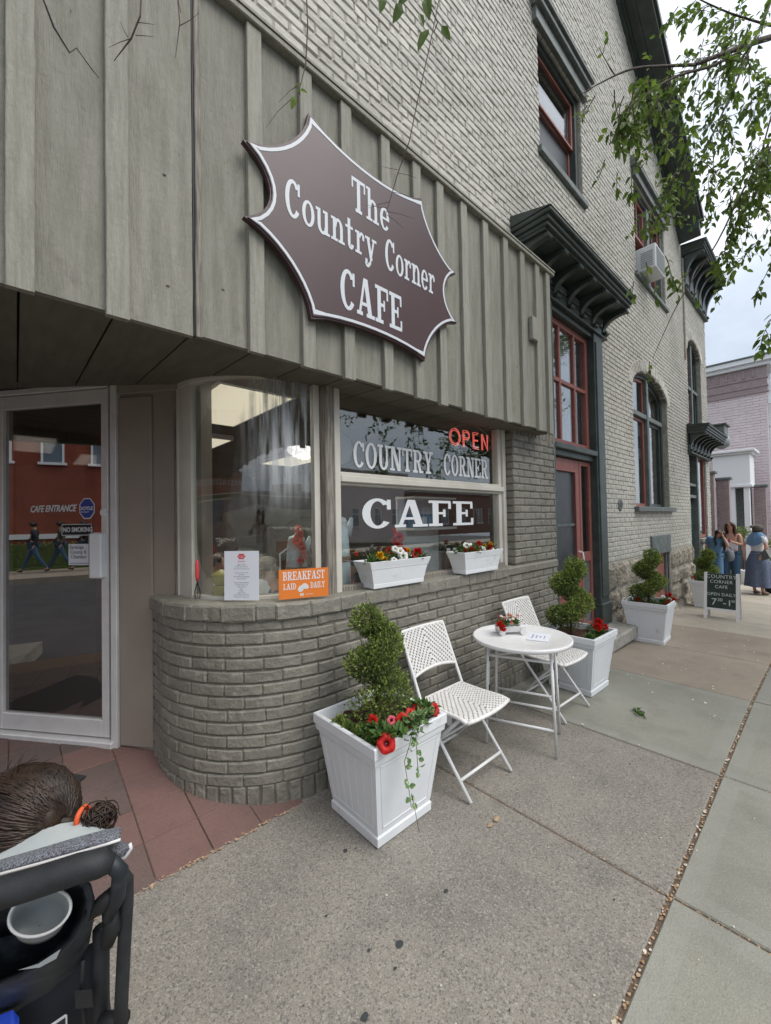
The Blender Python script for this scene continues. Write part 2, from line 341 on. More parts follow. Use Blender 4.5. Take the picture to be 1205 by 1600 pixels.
# ------------------------------------------------------------------ mesh helpers
class MB:
    def __init__(s): s.v = []; s.f = []; s.mi = []; s.m = 0
    def add(s, vs_, fs):
        o = len(s.v); s.v += [tuple(p) for p in vs_]
        for f in fs: s.f.append(tuple(i + o for i in f)); s.mi.append(s.m)
        return s
    def box(s, x0, x1, y0, y1, z0, z1):
        v = [(x, y, z) for x in (x0, x1) for y in (y0, y1) for z in (z0, z1)]
        return s.add(v, [(0, 1, 3, 2), (4, 6, 7, 5), (0, 4, 5, 1), (2, 3, 7, 6), (0, 2, 6, 4), (1, 5, 7, 3)])
    def bbox(s, x0, x1, y0, y1, z0, z1, b=.004):
        """box with chamfered edges"""
        v = []; idx = {}
        for i, x in enumerate((x0, x1)):
            for j, y in enumerate((y0, y1)):
                for k, z in enumerate((z0, z1)):
                    sx, sy, sz = (b if i == 0 else -b), (b if j == 0 else -b), (b if k == 0 else -b)
                    idx[i, j, k, 0] = len(v); v.append((x, y + sy, z + sz))
                    idx[i, j, k, 1] = len(v); v.append((x + sx, y, z + sz))
                    idx[i, j, k, 2] = len(v); v.append((x + sx, y + sy, z))
        g = lambda i, j, k, a: idx[i, j, k, a]
        f = [(g(0,0,0,0), g(0,0,1,0), g(0,1,1,0), g(0,1,0,0)), (g(1,0,0,0), g(1,1,0,0), g(1,1,1,0), g(1,0,1,0)),
             (g(0,0,0,1), g(1,0,0,1), g(1,0,1,1), g(0,0,1,1)), (g(0,1,0,1), g(0,1,1,1), g(1,1,1,1), g(1,1,0,1)),
             (g(0,0,0,2), g(0,1,0,2), g(1,1,0,2), g(1,0,0,2)), (g(0,0,1,2), g(1,0,1,2), g(1,1,1,2), g(0,1,1,2))]
        for i in (0, 1):
            for j in (0, 1): f.append((g(i,j,0,0), g(i,j,1,0), g(i,j,1,1), g(i,j,0,1)))
            for k in (0, 1): f.append((g(i,0,k,0), g(i,1,k,0), g(i,1,k,2), g(i,0,k,2)))
        for j in (0, 1):
            for k in (0, 1): f.append((g(0,j,k,1), g(1,j,k,1), g(1,j,k,2), g(0,j,k,2)))
        for i in (0, 1):
            for j in (0, 1):
                for k in (0, 1): f.append((g(i,j,k,0), g(i,j,k,1), g(i,j,k,2)))
        return s.add(v, f)
    def prism(s, pts, fn, d0, d1):
        """2D outline pts (u,v) extruded from d0 to d1; fn(u,v,d) gives the 3D point"""
        n = len(pts)
        v = [fn(u, q, d0) for u, q in pts] + [fn(u, q, d1) for u, q in pts]
        return s.add(v, [tuple(range(n - 1, -1, -1)), tuple(range(n, 2 * n))] + [(i, (i + 1) % n, n + (i + 1) % n, n + i) for i in range(n)])
    def tube(s, pts, r, n=8, cap=True):
        pts = [Vector(p) for p in pts]; rr = r if isinstance(r, (list, tuple)) else [r] * len(pts)
        t0 = (pts[1] - pts[0]).normalized(); a = t0.cross(Vector((0, 0, 1)))
        if a.length < .05: a = t0.cross(Vector((1, 0, 0)))
        a.normalize(); vs_ = []
        for i, p in enumerate(pts):
            t = (pts[min(i + 1, len(pts) - 1)] - pts[max(i - 1, 0)]).normalized()
            a = (a - t * a.dot(t)).normalized(); bb = t.cross(a)
            for k in range(n):
                an = 2 * pi * k / n; vs_.append(p + (a * cos(an) + bb * sin(an)) * rr[i])
        f = []
        for i in range(len(pts) - 1):
            for k in range(n): f.append((i * n + k, i * n + (k + 1) % n, (i + 1) * n + (k + 1) % n, (i + 1) * n + k))
        if cap: f.append(tuple(range(n - 1, -1, -1))); f.append(tuple((len(pts) - 1) * n + k for k in range(n)))
        return s.add(vs_, f)
    def lathe(s, prof, c=(0, 0, 0), n=20, sx=1, sy=1):
        vs_ = [(c[0] + r * cos(2 * pi * k / n) * sx, c[1] + r * sin(2 * pi * k / n) * sy, c[2] + z) for r, z in prof for k in range(n)]
        f = [(i * n + k, i * n + (k + 1) % n, (i + 1) * n + (k + 1) % n, (i + 1) * n + k) for i in range(len(prof) - 1) for k in range(n)]
        f.append(tuple(range(n - 1, -1, -1))); f.append(tuple((len(prof) - 1) * n + k for k in range(n)))
        return s.add(vs_, f)
    def grid(s, P):
        """P[i][j] rows of points"""
        a, b = len(P), len(P[0])
        return s.add([q for r in P for q in r], [(i * b + j, i * b + j + 1, (i + 1) * b + j + 1, (i + 1) * b + j) for i in range(a - 1) for j in range(b - 1)])
    def mesh(s, name, mats, smooth=False):
        me = bpy.data.meshes.new(name); me.from_pydata(s.v, [], s.f)
        for q in (mats if isinstance(mats, (list, tuple)) else [mats]): me.materials.append(MT[q] if isinstance(q, str) else q)
        if any(s.mi): me.polygons.foreach_set('material_index', s.mi)
        if smooth: me.polygons.foreach_set('use_smooth', [True] * len(me.polygons))
        me.update(); return me
def link(name, me, parent=None, **pr):
    o = bpy.data.objects.new(name, me); COL.objects.link(o)
    if parent is not None:
        o.parent = parent
        if parent.get('wl') : o.matrix_parent_inverse = Matrix.Translation(-Vector(parent['wl']))
    for k, v in pr.items(): o[k] = v
    return o
def build(mb, name, mats, parent=None, smooth=False, **pr): return link(name, mb.mesh(name, mats, smooth), parent, **pr)
def empty(name, label=None, cat=None, loc=(0, 0, 0), rz=0, group=None, world=False, kind=None):
    """an Empty at the base of a thing; world=True: its parts are written in world coordinates"""
    o = bpy.data.objects.new(name, None); COL.objects.link(o); o.location = loc; o.rotation_euler = (0, 0, rz)
    o.empty_display_size = .1
    if label: o['label'] = label
    if cat: o['category'] = cat
    if group: o['group'] = group
    if kind: o['kind'] = kind
    if world and Vector(loc).length > 0: o['wl'] = tuple(loc)
    return o
def sub(parent, name, world=None):
    """nested part without a mesh of its own is avoided: used only to read the inverse of world-coordinate parents"""
    return parent
def childof(me_or_mb, name, mats, part, smooth=False, **pr):
    """sub-part under a mesh part whose own vertices are in world coordinates (part has identity local matrix)"""
    o = bpy.data.objects.new(name, me_or_mb.mesh(name, mats, smooth) if isinstance(me_or_mb, MB) else me_or_mb); COL.objects.link(o)
    o.parent = part
    for k, v in pr.items(): o[k] = v
    return o
def copy_tree(o, loc, rz=None, label=None, group=None):
    def cp(a, par):
        c = a.copy(); COL.objects.link(c)
        if par is not None: c.parent = par
        for ch in [q for q in a.children]: cp(ch, c)
        return c
    c = cp(o, None); c.location = loc
    if rz is not None: c.rotation_euler = (0, 0, rz)
    if label: c['label'] = label
    if group: c['group'] = group
    return c

def bfont(text, size, fn, mats, depth=.001, shear=0, bold=0, align='LEFT', sx=1, spacing=1):
    """built-in font text as a mesh; fn maps (u,v,d) to the surface"""
    cu = bpy.data.curves.new('text', 'FONT'); cu.body = text; cu.size = size; cu.extrude = depth / 2; cu.shear = shear; cu.offset = bold
    cu.align_x = align; cu.space_character = spacing; cu.resolution_u = 3
    ob = bpy.data.objects.new('text', cu); COL.objects.link(ob)
    dg = bpy.context.evaluated_depsgraph_get(); me = bpy.data.meshes.new_from_object(ob.evaluated_get(dg))
    COL.objects.unlink(ob); bpy.data.objects.remove(ob)
    for v in me.vertices: v.co = Vector(fn(v.co.x * sx, v.co.y, v.co.z + depth / 2))
    me.materials.clear(); me.materials.append(MT[mats] if isinstance(mats, str) else mats)
    return me

# ------------------------------------------------------------------ slab-serif lettering
def arc(cx, cy, rx, ry, a0, a1, tv, th, n=18):
    P = []
    for i in range(n):
        for k in (i, i + 1):
            pass
    out_ = []
    for i in range(n):
        q = []
        for a in (radians(a0 + (a1 - a0) * i / n), radians(a0 + (a1 - a0) * (i + 1) / n)):
            q.append(((cx + rx * cos(a), cy + ry * sin(a)), (cx + (rx - tv) * cos(a), cy + (ry - th) * sin(a))))
        out_.append([q[0][0], q[1][0], q[1][1], q[0][1]])
    return out_
def V(x, y0, y1, w): return [[(x, y0), (x + w, y0), (x + w, y1), (x, y1)]]
def Hh(x0, x1, y, t): return [[(x0, y), (x1, y), (x1, y + t), (x0, y + t)]]
def D(x0, y0, x1, y1, w): return [[(x0, y0), (x0 + w, y0), (x1 + w, y1), (x1, y1)]]
tv, th = .19, .10
GL = {
 'C': (.74, arc(.37, .5, .37, .52, 42, 322, tv, th) + V(.60, .64, .98, .10) + Hh(.52, .62, .80, .10)),
 'O': (.78, arc(.39, .5, .39, .52, 0, 360, tv, th, 26)),
 'U': (.84, V(.12, .32, 1, tv) + V(.84 - .12 - tv + .08, .32, 1, tv - .06) + arc(.44, .34, .32, .36, 180, 360, tv, th) + Hh(0, .4, .9, .1) + Hh(.56, .9, .9, .1)),
 'N': (.92, V(.12, 0, 1, .13) + V(.70, 0, 1, .12) + D(.12, 1, .58, 0, .24) + Hh(0, .36, 0, .09) + Hh(0, .3, .91, .09) + Hh(.58, .92, .91, .09)),
 'T': (.78, V(.39 - tv / 2, 0, 1, tv) + Hh(0, .78, .9, .1) + V(0, .68, .95, .08) + V(.70, .68, .95, .08) + Hh(.2, .58, 0, .1)),
 'R': (.86, V(.12, 0, 1, tv) + Hh(0, .45, .9, .1) + Hh(.25, .45, .46, .09) + arc(.43, .725, .33, .275, -90, 90, tv, th) + D(.58, 0, .36, .5, .2) + Hh(0, .42, 0, .1) + Hh(.54, .9, 0, .1)),
 'Y': (.84, D(.34, .42, .1, 1, .19) + D(.40, .42, .64, 1, .12) + V(.34, 0, .46, tv) + Hh(0, .38, .9, .1) + Hh(.52, .86, .9, .1) + Hh(.2, .66, 0, .1)),
 'E': (.76, V(.12, 0, 1, tv) + Hh(0, .72, .9, .1) + Hh(0, .74, 0, .1) + Hh(.25, .5, .46, .09) + V(.46, .36, .65, .08) + V(.64, .70, .95, .09) + V(.66, .05, .3, .09)),
 'F': (.74, V(.12, 0, 1, tv) + Hh(0, .72, .9, .1) + Hh(0, .44, 0, .1) + Hh(.25, .5, .46, .09) + V(.46, .36, .65, .08) + V(.64, .68, .95, .09)),
 'A': (.92, D(.08, 0, .36, 1, .11) + D(.60, 0, .36, 1, .21) + Hh(.24, .66, .27, .09) + Hh(0, .3, 0, .1) + Hh(.5, .94, 0, .1)),
 'B': (.80, V(.12, 0, 1, tv) + Hh(0, .42, .9, .1) + Hh(0, .45, 0, .1) + Hh(.2, .45, .47, .08) + arc(.42, .745, .30, .255, -90, 90, tv - .02, th) + arc(.43, .27, .35, .27, -90, 90, tv, th)),
 'K': (.88, V(.12, 0, 1, tv) + Hh(0, .42, .9, .1) + Hh(0, .42, 0, .1) + D(.28, .4, .66, 1, .12) + D(.62, 0, .38, .56, .2) + Hh(.52, .86, .9, .1) + Hh(.52, .92, 0, .1)),
 'S': (.66, arc(.33, .74, .32, .28, 20, 270, tv, th) + arc(.33, .26, .33, .28, -160, 90, tv, th) + V(.56, .68, 1, .08) + V(.02, 0, .32, .08)),
 'L': (.72, V(.12, 0, 1, tv) + Hh(0, .42, .9, .1) + Hh(0, .72, 0, .1) + V(.63, .05, .34, .09)),
 'I': (.44, V(.12, 0, 1, tv) + Hh(0, .44, .9, .1) + Hh(0, .44, 0, .1)),
 'D': (.84, V(.12, 0, 1, tv) + Hh(0, .4, .9, .1) + Hh(0, .4, 0, .1) + arc(.38, .5, .44, .5, -90, 90, tv, th)),
 'h': (.78, V(.10, 0, 1, .16) + Hh(0, .26, .92, .08) + arc(.40, .42, .26, .27, 0, 180, .16, .09) + V(.50, 0, .43, .16) + Hh(0, .36, 0, .08) + Hh(.40, .76, 0, .08)),
 'e': (.62, arc(.31, .34, .30, .36, 0, 322, .16, .08) + Hh(.12, .60, .32, .07)),
 'o': (.64, arc(.32, .34, .31, .36, 0, 360, .16, .08, 24)),
 'u': (.76, V(.09, .2, .68, .16) + V(.48, 0, .68, .16) + arc(.36, .24, .27, .26, 180, 350, .16, .09) + Hh(0, .25, .60, .08) + Hh(.38, .64, .60, .08) + Hh(.48, .74, 0, .08)),
 'n': (.76, V(.10, 0, .68, .16) + Hh(0, .26, .60, .08) + arc(.40, .42, .26, .27, 0, 180, .16, .09) + V(.50, 0, .43, .16) + Hh(0, .36, 0, .08) + Hh(.40, .76, 0, .08)),
 't': (.52, V(.13, .18, .9, .16) + Hh(0, .44, .60, .08) + arc(.31, .18, .18, .19, 180, 350, .16, .08)),
 'r': (.56, V(.10, 0, .68, .16) + Hh(0, .26, .60, .08) + arc(.40, .46, .20, .23, 30, 165, .12, .09) + Hh(0, .38, 0, .08) + V(.44, .46, .62, .12)),
 'y': (.74, D(.30, 0, .08, .68, .17) + D(.24, -.18, .52, .68, .10) + Hh(0, .30, .60, .08) + Hh(.44, .74, .60, .08) + arc(.14, -.14, .16, .14, 180, 380, .12, .09) + V(.0, -.16, -.02, .13)),
 ' ': (.36, []),
}
def slab_text(text, h, fn, depth=.002, sx=1, gap=.06, width=None):
    """fn(u,v,d); returns MB; u starts at 0; width squeezes the whole word to that length"""
    tot = sum(GL[c][0] + gap for c in text) - gap
    k = (width / (tot * h)) if width else sx
    mb = MB(); x = 0
    for c in text:
        wd, polys = GL[c]
        for i, pl in enumerate(polys):
            pts = [((x + a) * h * k, b_ * h) for a, b_ in pl]
            ar = sum(pts[q][0] * pts[(q + 1) % len(pts)][1] - pts[(q + 1) % len(pts)][0] * pts[q][1] for q in range(len(pts)))
            if ar < 0: pts = pts[::-1]
            mb.prism(pts, fn, 0, depth + (i % 40) * .000012)
        x += wd + gap
    return mb

# ------------------------------------------------------------------ bricks
BR = .010
def brick_mesh(var, mats, L=.2, H=.06, dep=.03, radius=None, name='brick'):
    """one painted brick: worn, rounded face. Local: x along, y depth (0 = back, -dep = face), z up, centred in x,z; radius bends it to a curved wall"""
    r_ = random.Random(var * 17 + 3); n = 5
    xs = [-L / 2, -L / 2 + .008, -L / 6, L / 6, L / 2 - .008, L / 2]; zs = [-H / 2, -H / 2 + .007, 0, H / 2 - .007, H / 2]
    P = []
    for j, z in enumerate(zs):
        row = []
        for i, x in enumerate(xs):
            edge = (i in (0, 5)) + (j in (0, 4))
            y = -dep + (.008 if edge == 1 else .012 if edge == 2 else 0) + r_.uniform(-.0012, .0018)
            xx = x + r_.uniform(-.0022, .0022) * (1 if edge else 2); zz = z + r_.uniform(-.0024, .0024)
            row.append((xx, y, zz))
        P.append(row)
    mb = MB(); mb.grid(P)
    back = [(-L / 2, 0, -H / 2), (L / 2, 0, -H / 2), (L / 2, 0, H / 2), (-L / 2, 0, H / 2)]
    o = len(mb.v); mb.v += back
    for seq, b0, b1 in (([0, 1, 2, 3, 4, 5], o, o + 1), ([5, 11, 17, 23, 29], o + 1, o + 2), ([29, 28, 27, 26, 25, 24], o + 2, o + 3), ([24, 18, 12, 6, 0], o + 3, o)):
        mb.f.append(tuple([b0] + seq[:] + [b1])[::-1]); mb.mi.append(0)
    if radius:
        nv = []
        for x, y, z in mb.v:
            a = x / radius; rr = radius - y
            nv.append((sin(a) * rr, -cos(a) * rr + radius, z))
        mb.v = nv
    return mb.mesh(name, mats, False)
def put_bricks(items, mats, parent, key, nmax=300, dep=.03, radius=None, name='brick'):
    """items: (matrix, L, H). The nmax that show largest become parts, the rest one 'stuff' part. Parts share meshes through scaling."""
    vars_ = [brick_mesh(i, mats, .2, .06, dep, radius, name) for i in range(6)]
    sc = []
    for it in items:
        M_, L, H = it[0], it[1], it[2]
        a = proj(M_ @ Vector((-L / 2, -dep, -H / 2))); b = proj(M_ @ Vector((L / 2, -dep, -H / 2))); c = proj(M_ @ Vector((-L / 2, -dep, H / 2)))
        s_ = 0
        if a and b and c and -20 < a[0] < 1225 and -20 < a[1] < 1620:
            s_ = abs((b[0] - a[0]) * (c[1] - a[1]) - (b[1] - a[1]) * (c[0] - a[0]))
        sc.append(s_)
    order = sorted(range(len(items)), key=lambda i: -sc[i])
    rest = MB(); rv = [([tuple(v.co) for v in me.vertices], [tuple(p.vertices) for p in me.polygons]) for me in vars_]
    for k, i in enumerate(order):
        M_, L, H = items[i][:3]
        Sx = Matrix.Diagonal((L / .2, 1, H / .06, 1)); W = M_ @ Sx
        if k < nmax:
            o = bpy.data.objects.new(name, vars_[i % 6]); COL.objects.link(o); o.parent = parent
            o.matrix_basis = W
        else:
            v, f = rv[i % 6]
            rest.add([W @ Vector(q) for q in v], f)
    if rest.v:
        o = bpy.data.objects.new('far_bricks' if name == 'brick' else 'small_' + name, rest.mesh('far_bricks', mats)); COL.objects.link(o); o.parent = parent; o['kind'] = 'stuff'

def gz(x):
    """height of the pavement: level by the cafe, falling gently beyond"""
    return 0 if x < 4.504 else -.0425 * (x - 4.504)

# ================================================================== GROUND
def sheet(name, x0, x1, y0, y1, z, m, seg=1.5):
    mb = MB(); n = max(1, int((x1 - x0) / seg)); P = [[(x0 + (x1 - x0) * i / n, y, z + gz(x0 + (x1 - x0) * i / n)) for y in (y0, y1)] for i in range(n + 1)]
    mb.grid([r[::-1] for r in P]); return build(mb, name, m, kind='structure')
ground = sheet('ground', -150, 220, -150, 150, -.16, 'asphalt', 6)
sheet('main_street', -150, 220, -11.2, -2.05, -.13, 'asphalt', 6)
mb = MB()
for a in range(44):
    x0 = -3.4 + a; mb.add([(x0, -2.05, -.2 + gz(x0)), (x0, -1.9, -.2 + gz(x0)), (x0, -1.9, 0 + gz(x0)), (x0, -2.05, 0 + gz(x0)), (x0 + 1, -2.05, -.2 + gz(x0 + 1)), (x0 + 1, -1.9, -.2 + gz(x0 + 1)), (x0 + 1, -1.9, gz(x0 + 1)), (x0 + 1, -2.05, gz(x0 + 1))],
           [(0, 1, 2, 3), (7, 6, 5, 4), (0, 3, 7, 4), (3, 2, 6, 7), (1, 5, 6, 2)])
build(mb, 'kerb', 'concrete_trim', kind='structure')
side = build(MB().grid([[(x, y, -.009 + gz(x)) for y in (2.5, -1.9)] for x in (-3.4, 4.504, 12, 25, 42)]), 'sidewalk', 'dirt', kind='structure')
def slab(x0, x1, y0, y1, m, band=None, g=.006, th_=.05):
    mb = MB(); x0 += g; x1 -= g; y0 += g; y1 -= g; c = .006
    dz = U(-.002, .002)
    def ring(i, z): return [(x0 + i, y0 + i, z + gz(x0)), (x1 - i, y0 + i, z + gz(x1)), (x1 - i, y1 - i, z + gz(x1)), (x0 + i, y1 - i, z + gz(x0))]
    bw = .085 if band else .02
    vs_ = ring(0, -th_ + dz) + ring(0, -c + dz) + ring(c, dz) + ring(bw, dz)
    f = []
    for k in range(3):
        for i in range(4): f.append((k * 4 + i, k * 4 + (i + 1) % 4, k * 4 + 4 + (i + 1) % 4, k * 4 + 4 + i))
    f.append((12, 13, 14, 15)); mb.add(vs_, f)
    if band: mb.mi = [0] * 8 + [1] * 4 + [0]
    build(mb, 'slab', [m, band or m], side)
JX = [-3.4, -.75, 1.966, 3.096, 4.504, 5.93, 7.45, 8.95, 10.45, 11.95, 13.6, 15.3, 17, 18.7, 20.4, 22.1]
MT['band'] = concrete('band', (.325, .322, .282), (.19, .19, .165), (.45, .44, .40), 130, (.275, .275, .24), False)
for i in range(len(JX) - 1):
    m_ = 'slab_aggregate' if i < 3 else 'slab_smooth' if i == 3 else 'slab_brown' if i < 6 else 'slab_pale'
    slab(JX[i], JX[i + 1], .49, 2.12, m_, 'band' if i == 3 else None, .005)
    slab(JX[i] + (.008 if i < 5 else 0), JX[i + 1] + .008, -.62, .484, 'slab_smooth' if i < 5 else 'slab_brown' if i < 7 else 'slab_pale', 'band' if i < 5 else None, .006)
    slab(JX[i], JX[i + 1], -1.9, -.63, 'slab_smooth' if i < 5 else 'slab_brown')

# entry floor of quarry tiles, rising gently to the door
def ez(y): return max(0, min(.14, (y - 2.0) * .125))
entry = build(MB().grid([[(x, y, ez(y) - .007) for y in (5.9, 4.2, 3.12, 2.01)] for x in (-1.9, 0, 1.2)]), 'entry_floor', 'dirt', kind='structure')
DJ = Vector((.464, 3.16, 0)); DU = Vector((-.61, .79, 0)).normalized(); DN = Vector((-DU.y, DU.x, 0))  # outward normal of the diagonal door wall
if DN.y > 0: DN = -DN
TP = .243
for i in range(-8, 4):
    for j in range(0, 14):
        x0 = .45 + TP * i; y0 = 2.012 + TP * j
        c_ = Vector((x0 + TP / 2, y0 + TP / 2, 0))
        if (c_ - DJ).dot(DN) < -.12: continue
        if (c_.x - 1.39) ** 2 + (c_.y - 2.76) ** 2 < .62 ** 2 or c_.x > 1.12: continue
        g = .0022; mb = MB(); v = []
        dz = U(-.0015, .0025)
        for zz, q in ((-.02, 0), (-.003, 0), (0, .003)):
            for (x, y) in ((x0 + g + q, y0 + g + q), (x0 + TP - g - q, y0 + g + q), (x0 + TP - g - q, y0 + TP - g - q), (x0 + g + q, y0 + TP - g - q)):
                v.append((x + U(-.001, .001), y + U(-.001, .001), zz + ez(y) + dz))
        f = [(k * 4 + a, k * 4 + (a + 1) % 4, k * 4 + 4 + (a + 1) % 4, k * 4 + 4 + a) for k in range(2) for a in range(4)] + [(8, 9, 10, 11)]
        mb.add(v, f)
        worn = (c_.x < .38 and rnd() < .75) or (c_.x < .1)
        build(mb, 'tile', 'tile_grey' if worn else 'tile_red', entry)

# ================================================================== MAIN BRICK BUILDING
WY = 2.08
bld = empty('brick_building', 'long painted brick building with grey board front over its corner cafe windows', 'building', (4.3, WY, 0), world=True)
def part(mb, name, m, smooth=False, parent=None, **pr):
    return build(mb, name, m, parent or bld, smooth, **pr)
def cols_solid(x0, x1, z0, topf, openings, step=.3):
    """columns of solid wall (x0,x1,[(z0,z1)...]) round rectangular or arched openings (x0,x1,z0,zspring,rise)"""
    xs = {x0, x1}
    for o in openings:
        xs |= {o[0], o[1]}
        if o[4]: xs |= {o[0] + (o[1] - o[0]) * k / 16 for k in range(17)}
    k = x0
    while k < x1: xs.add(round(k, 3)); k += step
    xs = sorted(x for x in xs if x0 <= x <= x1); out_ = []
    for a, b in zip(xs, xs[1:]):
        if b - a < 1e-4: continue
        mdl = (a + b) / 2; iv = [(z0(mdl) if callable(z0) else z0, topf(mdl))]
        for o in openings:
            if o[0] < mdl < o[1]:
                u = (mdl - (o[0] + o[1]) / 2) / ((o[1] - o[0]) / 2); zt = o[3] + o[4] * sqrt(max(0, 1 - u * u))
                nv = []
                for p, q in iv:
                    if o[2] > p: nv.append((p, min(q, o[2])))
                    if zt < q: nv.append((max(p, zt), q))
                iv = [t for t in nv if t[1] - t[0] > 1e-3]
        out_.append((a, b, iv))
    return out_
def brick_items(x0, x1, zlo, zhi, topf, openings, y, course=.068, L=.2, gap=.008, dep=.03, zfloor=None, jit=1.0):
    items = []; k = 0; z = zlo
    while z < zhi:
        off = (L + gap) / 2 if k % 2 else 0; x = x0 - off + U(-.01, .01)
        if k % 6 == 5: bl = .095
        else: bl = L
        while x < x1:
            a, b = max(x, x0), min(x + bl, x1); c = (z + z + course - gap) / 2
            segs = [(a, b)]
            for o in openings:
                zt = o[3]
                if o[4] and c > o[3] - .03:
                    if c > o[3] + o[4] + .02: continue
                    u = sqrt(max(0, 1 - ((c - o[3]) / o[4]) ** 2)) if c > o[3] else 1
                    mid, hw = (o[0] + o[1]) / 2, (o[1] - o[0]) / 2 * u; ox0, ox1 = mid - hw, mid + hw
                else:
                    ox0, ox1 = o[0], o[1]
                    if not (o[2] - .02 < c < o[3] + .0): continue
                ns = []
                for p, q in segs:
                    if q <= ox0 or p >= ox1: ns.append((p, q)); continue
                    if p < ox0: ns.append((p, ox0))
                    if q > ox1: ns.append((ox1, q))
                segs = ns
            for p, q in segs:
                if q - p > .035 and c < topf((p + q) / 2) - .03 and (zfloor is None or c > zfloor((p + q) / 2) + .03):
                    M_ = Matrix.Translation((( p + q) / 2 + U(-.001, .001), y + dep + U(-.003, .002) * jit, c + U(-.002, .002))) @ Matrix.Rotation(U(-.012, .012) * jit, 4, 'Y') @ Matrix.Rotation(U(-.01, .01) * jit, 4, 'Z')
                    items.append((M_, q - p, course - gap))
            x += bl + gap
        z += course; k += 1
    return items
def rake(x): return min(7.78 + .6 * (10.45 - x), 7.78 + .6 * (10.45 - 1.0) - .6 * (1.0 - x))
OP1 = [(4.33, 5.50, 5.68, 7.06, 0), (7.62, 9.44, 5.60, 7.20, 0), (4.3, 5.88, -.5, 4.02, 0), (7.27, 9.28, 1.70, 3.66, .36), (8.0, 9.06, -.6, 1.19, 0)]
lowf = lambda x: (3.75 if x < 4.33 else -.5)
mb = MB()
for a, b, iv in cols_solid(-1.4, 10.86, lowf, rake, OP1):
    for p, q in iv: mb.box(a, b, WY + .008, WY + .34, p, q)
fac = part(mb, 'street_wall', 'upper_mortar')
items = brick_items(-1.4, 10.86, 3.84, 13.6, rake, OP1, WY)
items += brick_items(5.88, 10.86, .916, 3.84, rake, OP1, WY)
put_bricks(items, 'upper_brick', fac, None, 300)
# side and back walls, roof
mb = MB(); mb.box(10.52, 10.84, WY + .34, 14, -.6, 7.8); mb.box(-1.4, 10.84, 13.7, 14, -.2, 7.6)
part(mb, 'rear_wall', 'upper_brick')
mb = MB()
for sx in (0, 1):
    xa, xb = (10.7, 1.0) if sx == 0 else (1.0, -8.7 + .0)
    za, zb = 7.7, 13.5
    if sx: za, zb = 13.5, 7.7
    mb.add([(xa, 1.66, za), (xb, 1.66, zb), (xb, 14.2, zb), (xa, 14.2, za), (xa, 1.66, za + .05), (xb, 1.66, zb + .05), (xb, 14.2, zb + .05), (xa, 14.2, za + .05)],
           [(0, 1, 2, 3), (7, 6, 5, 4), (0, 4, 5, 1), (2, 6, 7, 3), (1, 5, 6, 2), (0, 3, 7, 4)])
for v in range(len(mb.v)): mb.v[v] = (mb.v[v][0], mb.v[v][1], mb.v[v][2] + .26)
part(mb, 'roof', 'green')
# raking eave: frieze board against the wall, soffit, and moulded nose
eave = MB()
def rk(x0, x1, y0, y1, d0, d1):
    """bar following the rake between depths y0,y1 and offsets d0,d1 above the rake line"""
    v = []
    for x in (x0, x1):
        for y in (y0, y1):
            for d in (d0, d1): v.append((x, y, 7.78 + .6 * (10.45 - x) + d))
    eave.add(v, [(0, 1, 3, 2), (4, 6, 7, 5), (0, 4, 5, 1), (2, 3, 7, 6), (0, 2, 6, 4), (1, 5, 7, 3)])
rk(10.62, 1.0, WY - .035, WY + .1, -.13, .04); rk(10.62, 1.0, WY - .07, WY - .035, -.02, .06)
rk(10.66, 1.0, WY - .36, WY - .0, .06, .10); rk(10.70, 1.0, WY - .40, WY - .33, .04, .17); rk(10.74, 1.0, WY - .44, WY - .38, .14, .25)
rk(10.68, 1.0, WY - .2, WY - .17, .035, .06)
rk(10.72, 10.55, WY - .38, WY + .06, -.16, .20)
part(eave, 'raking_eave', 'green')

# ---- stone foundation
fnds = []
for fa_, fb_ in ((5.88, 8.0), (9.06, 10.86)):
    fnd = MB()
    for a, b, iv in cols_solid(fa_, fb_, lambda x: gz(x) - .1, lambda x: .90, []):
        for p, q in iv: fnd.box(a, b, WY - .02, WY + .2, p, q)
    fnds.append(part(fnd, 'foundation', 'upper_mortar'))
def stone_mesh(w_, h_, d_, seed):
    r_ = random.Random(seed); n = 7; P = []
    ph = [r_.uniform(-1, 1) for _ in range(6)]
    for j in range(n):
        row = []
        for i in range(n):
            u, v = i / (n - 1) * 2 - 1, j / (n - 1) * 2 - 1
            e_ = max(abs(u), abs(v)); k = 1 - .10 * (1 - abs(ph[0])) * (u * u * v * v) * 2
            x = u * w_ / 2 * k + .06 * w_ * sin(v * 2 + ph[1] * 3) * .5; z = v * h_ / 2 * k + .06 * h_ * sin(u * 2 + ph[2] * 3) * .5
            y = -d_ * (1 - e_ ** 5 * .85) - .028 * mnoise.noise(Vector((u * 2.1 + seed, v * 2.1, ph[3]))) * (1 - e_ ** 4) - r_.uniform(0, .006)
            row.append((x, y, z))
        P.append(row)
    mb = MB(); mb.grid(P)
    o = len(mb.v); mb.v += [(-w_ / 2, .05, -h_ / 2), (w_ / 2, .05, -h_ / 2), (w_ / 2, .05, h_ / 2), (-w_ / 2, .05, h_ / 2)]
    for (s0, s1, q0, q1) in ((0, n - 1, 0, 1), (n - 1, n * n - 1, 1, 2), (n * n - 1, n * n - n, 2, 3), (n * n - n, 0, 3, 0)):
        mb.f.append((s0, o + q0, o + q1, s1)); mb.mi.append(0)
    return mb
sd_ = 0
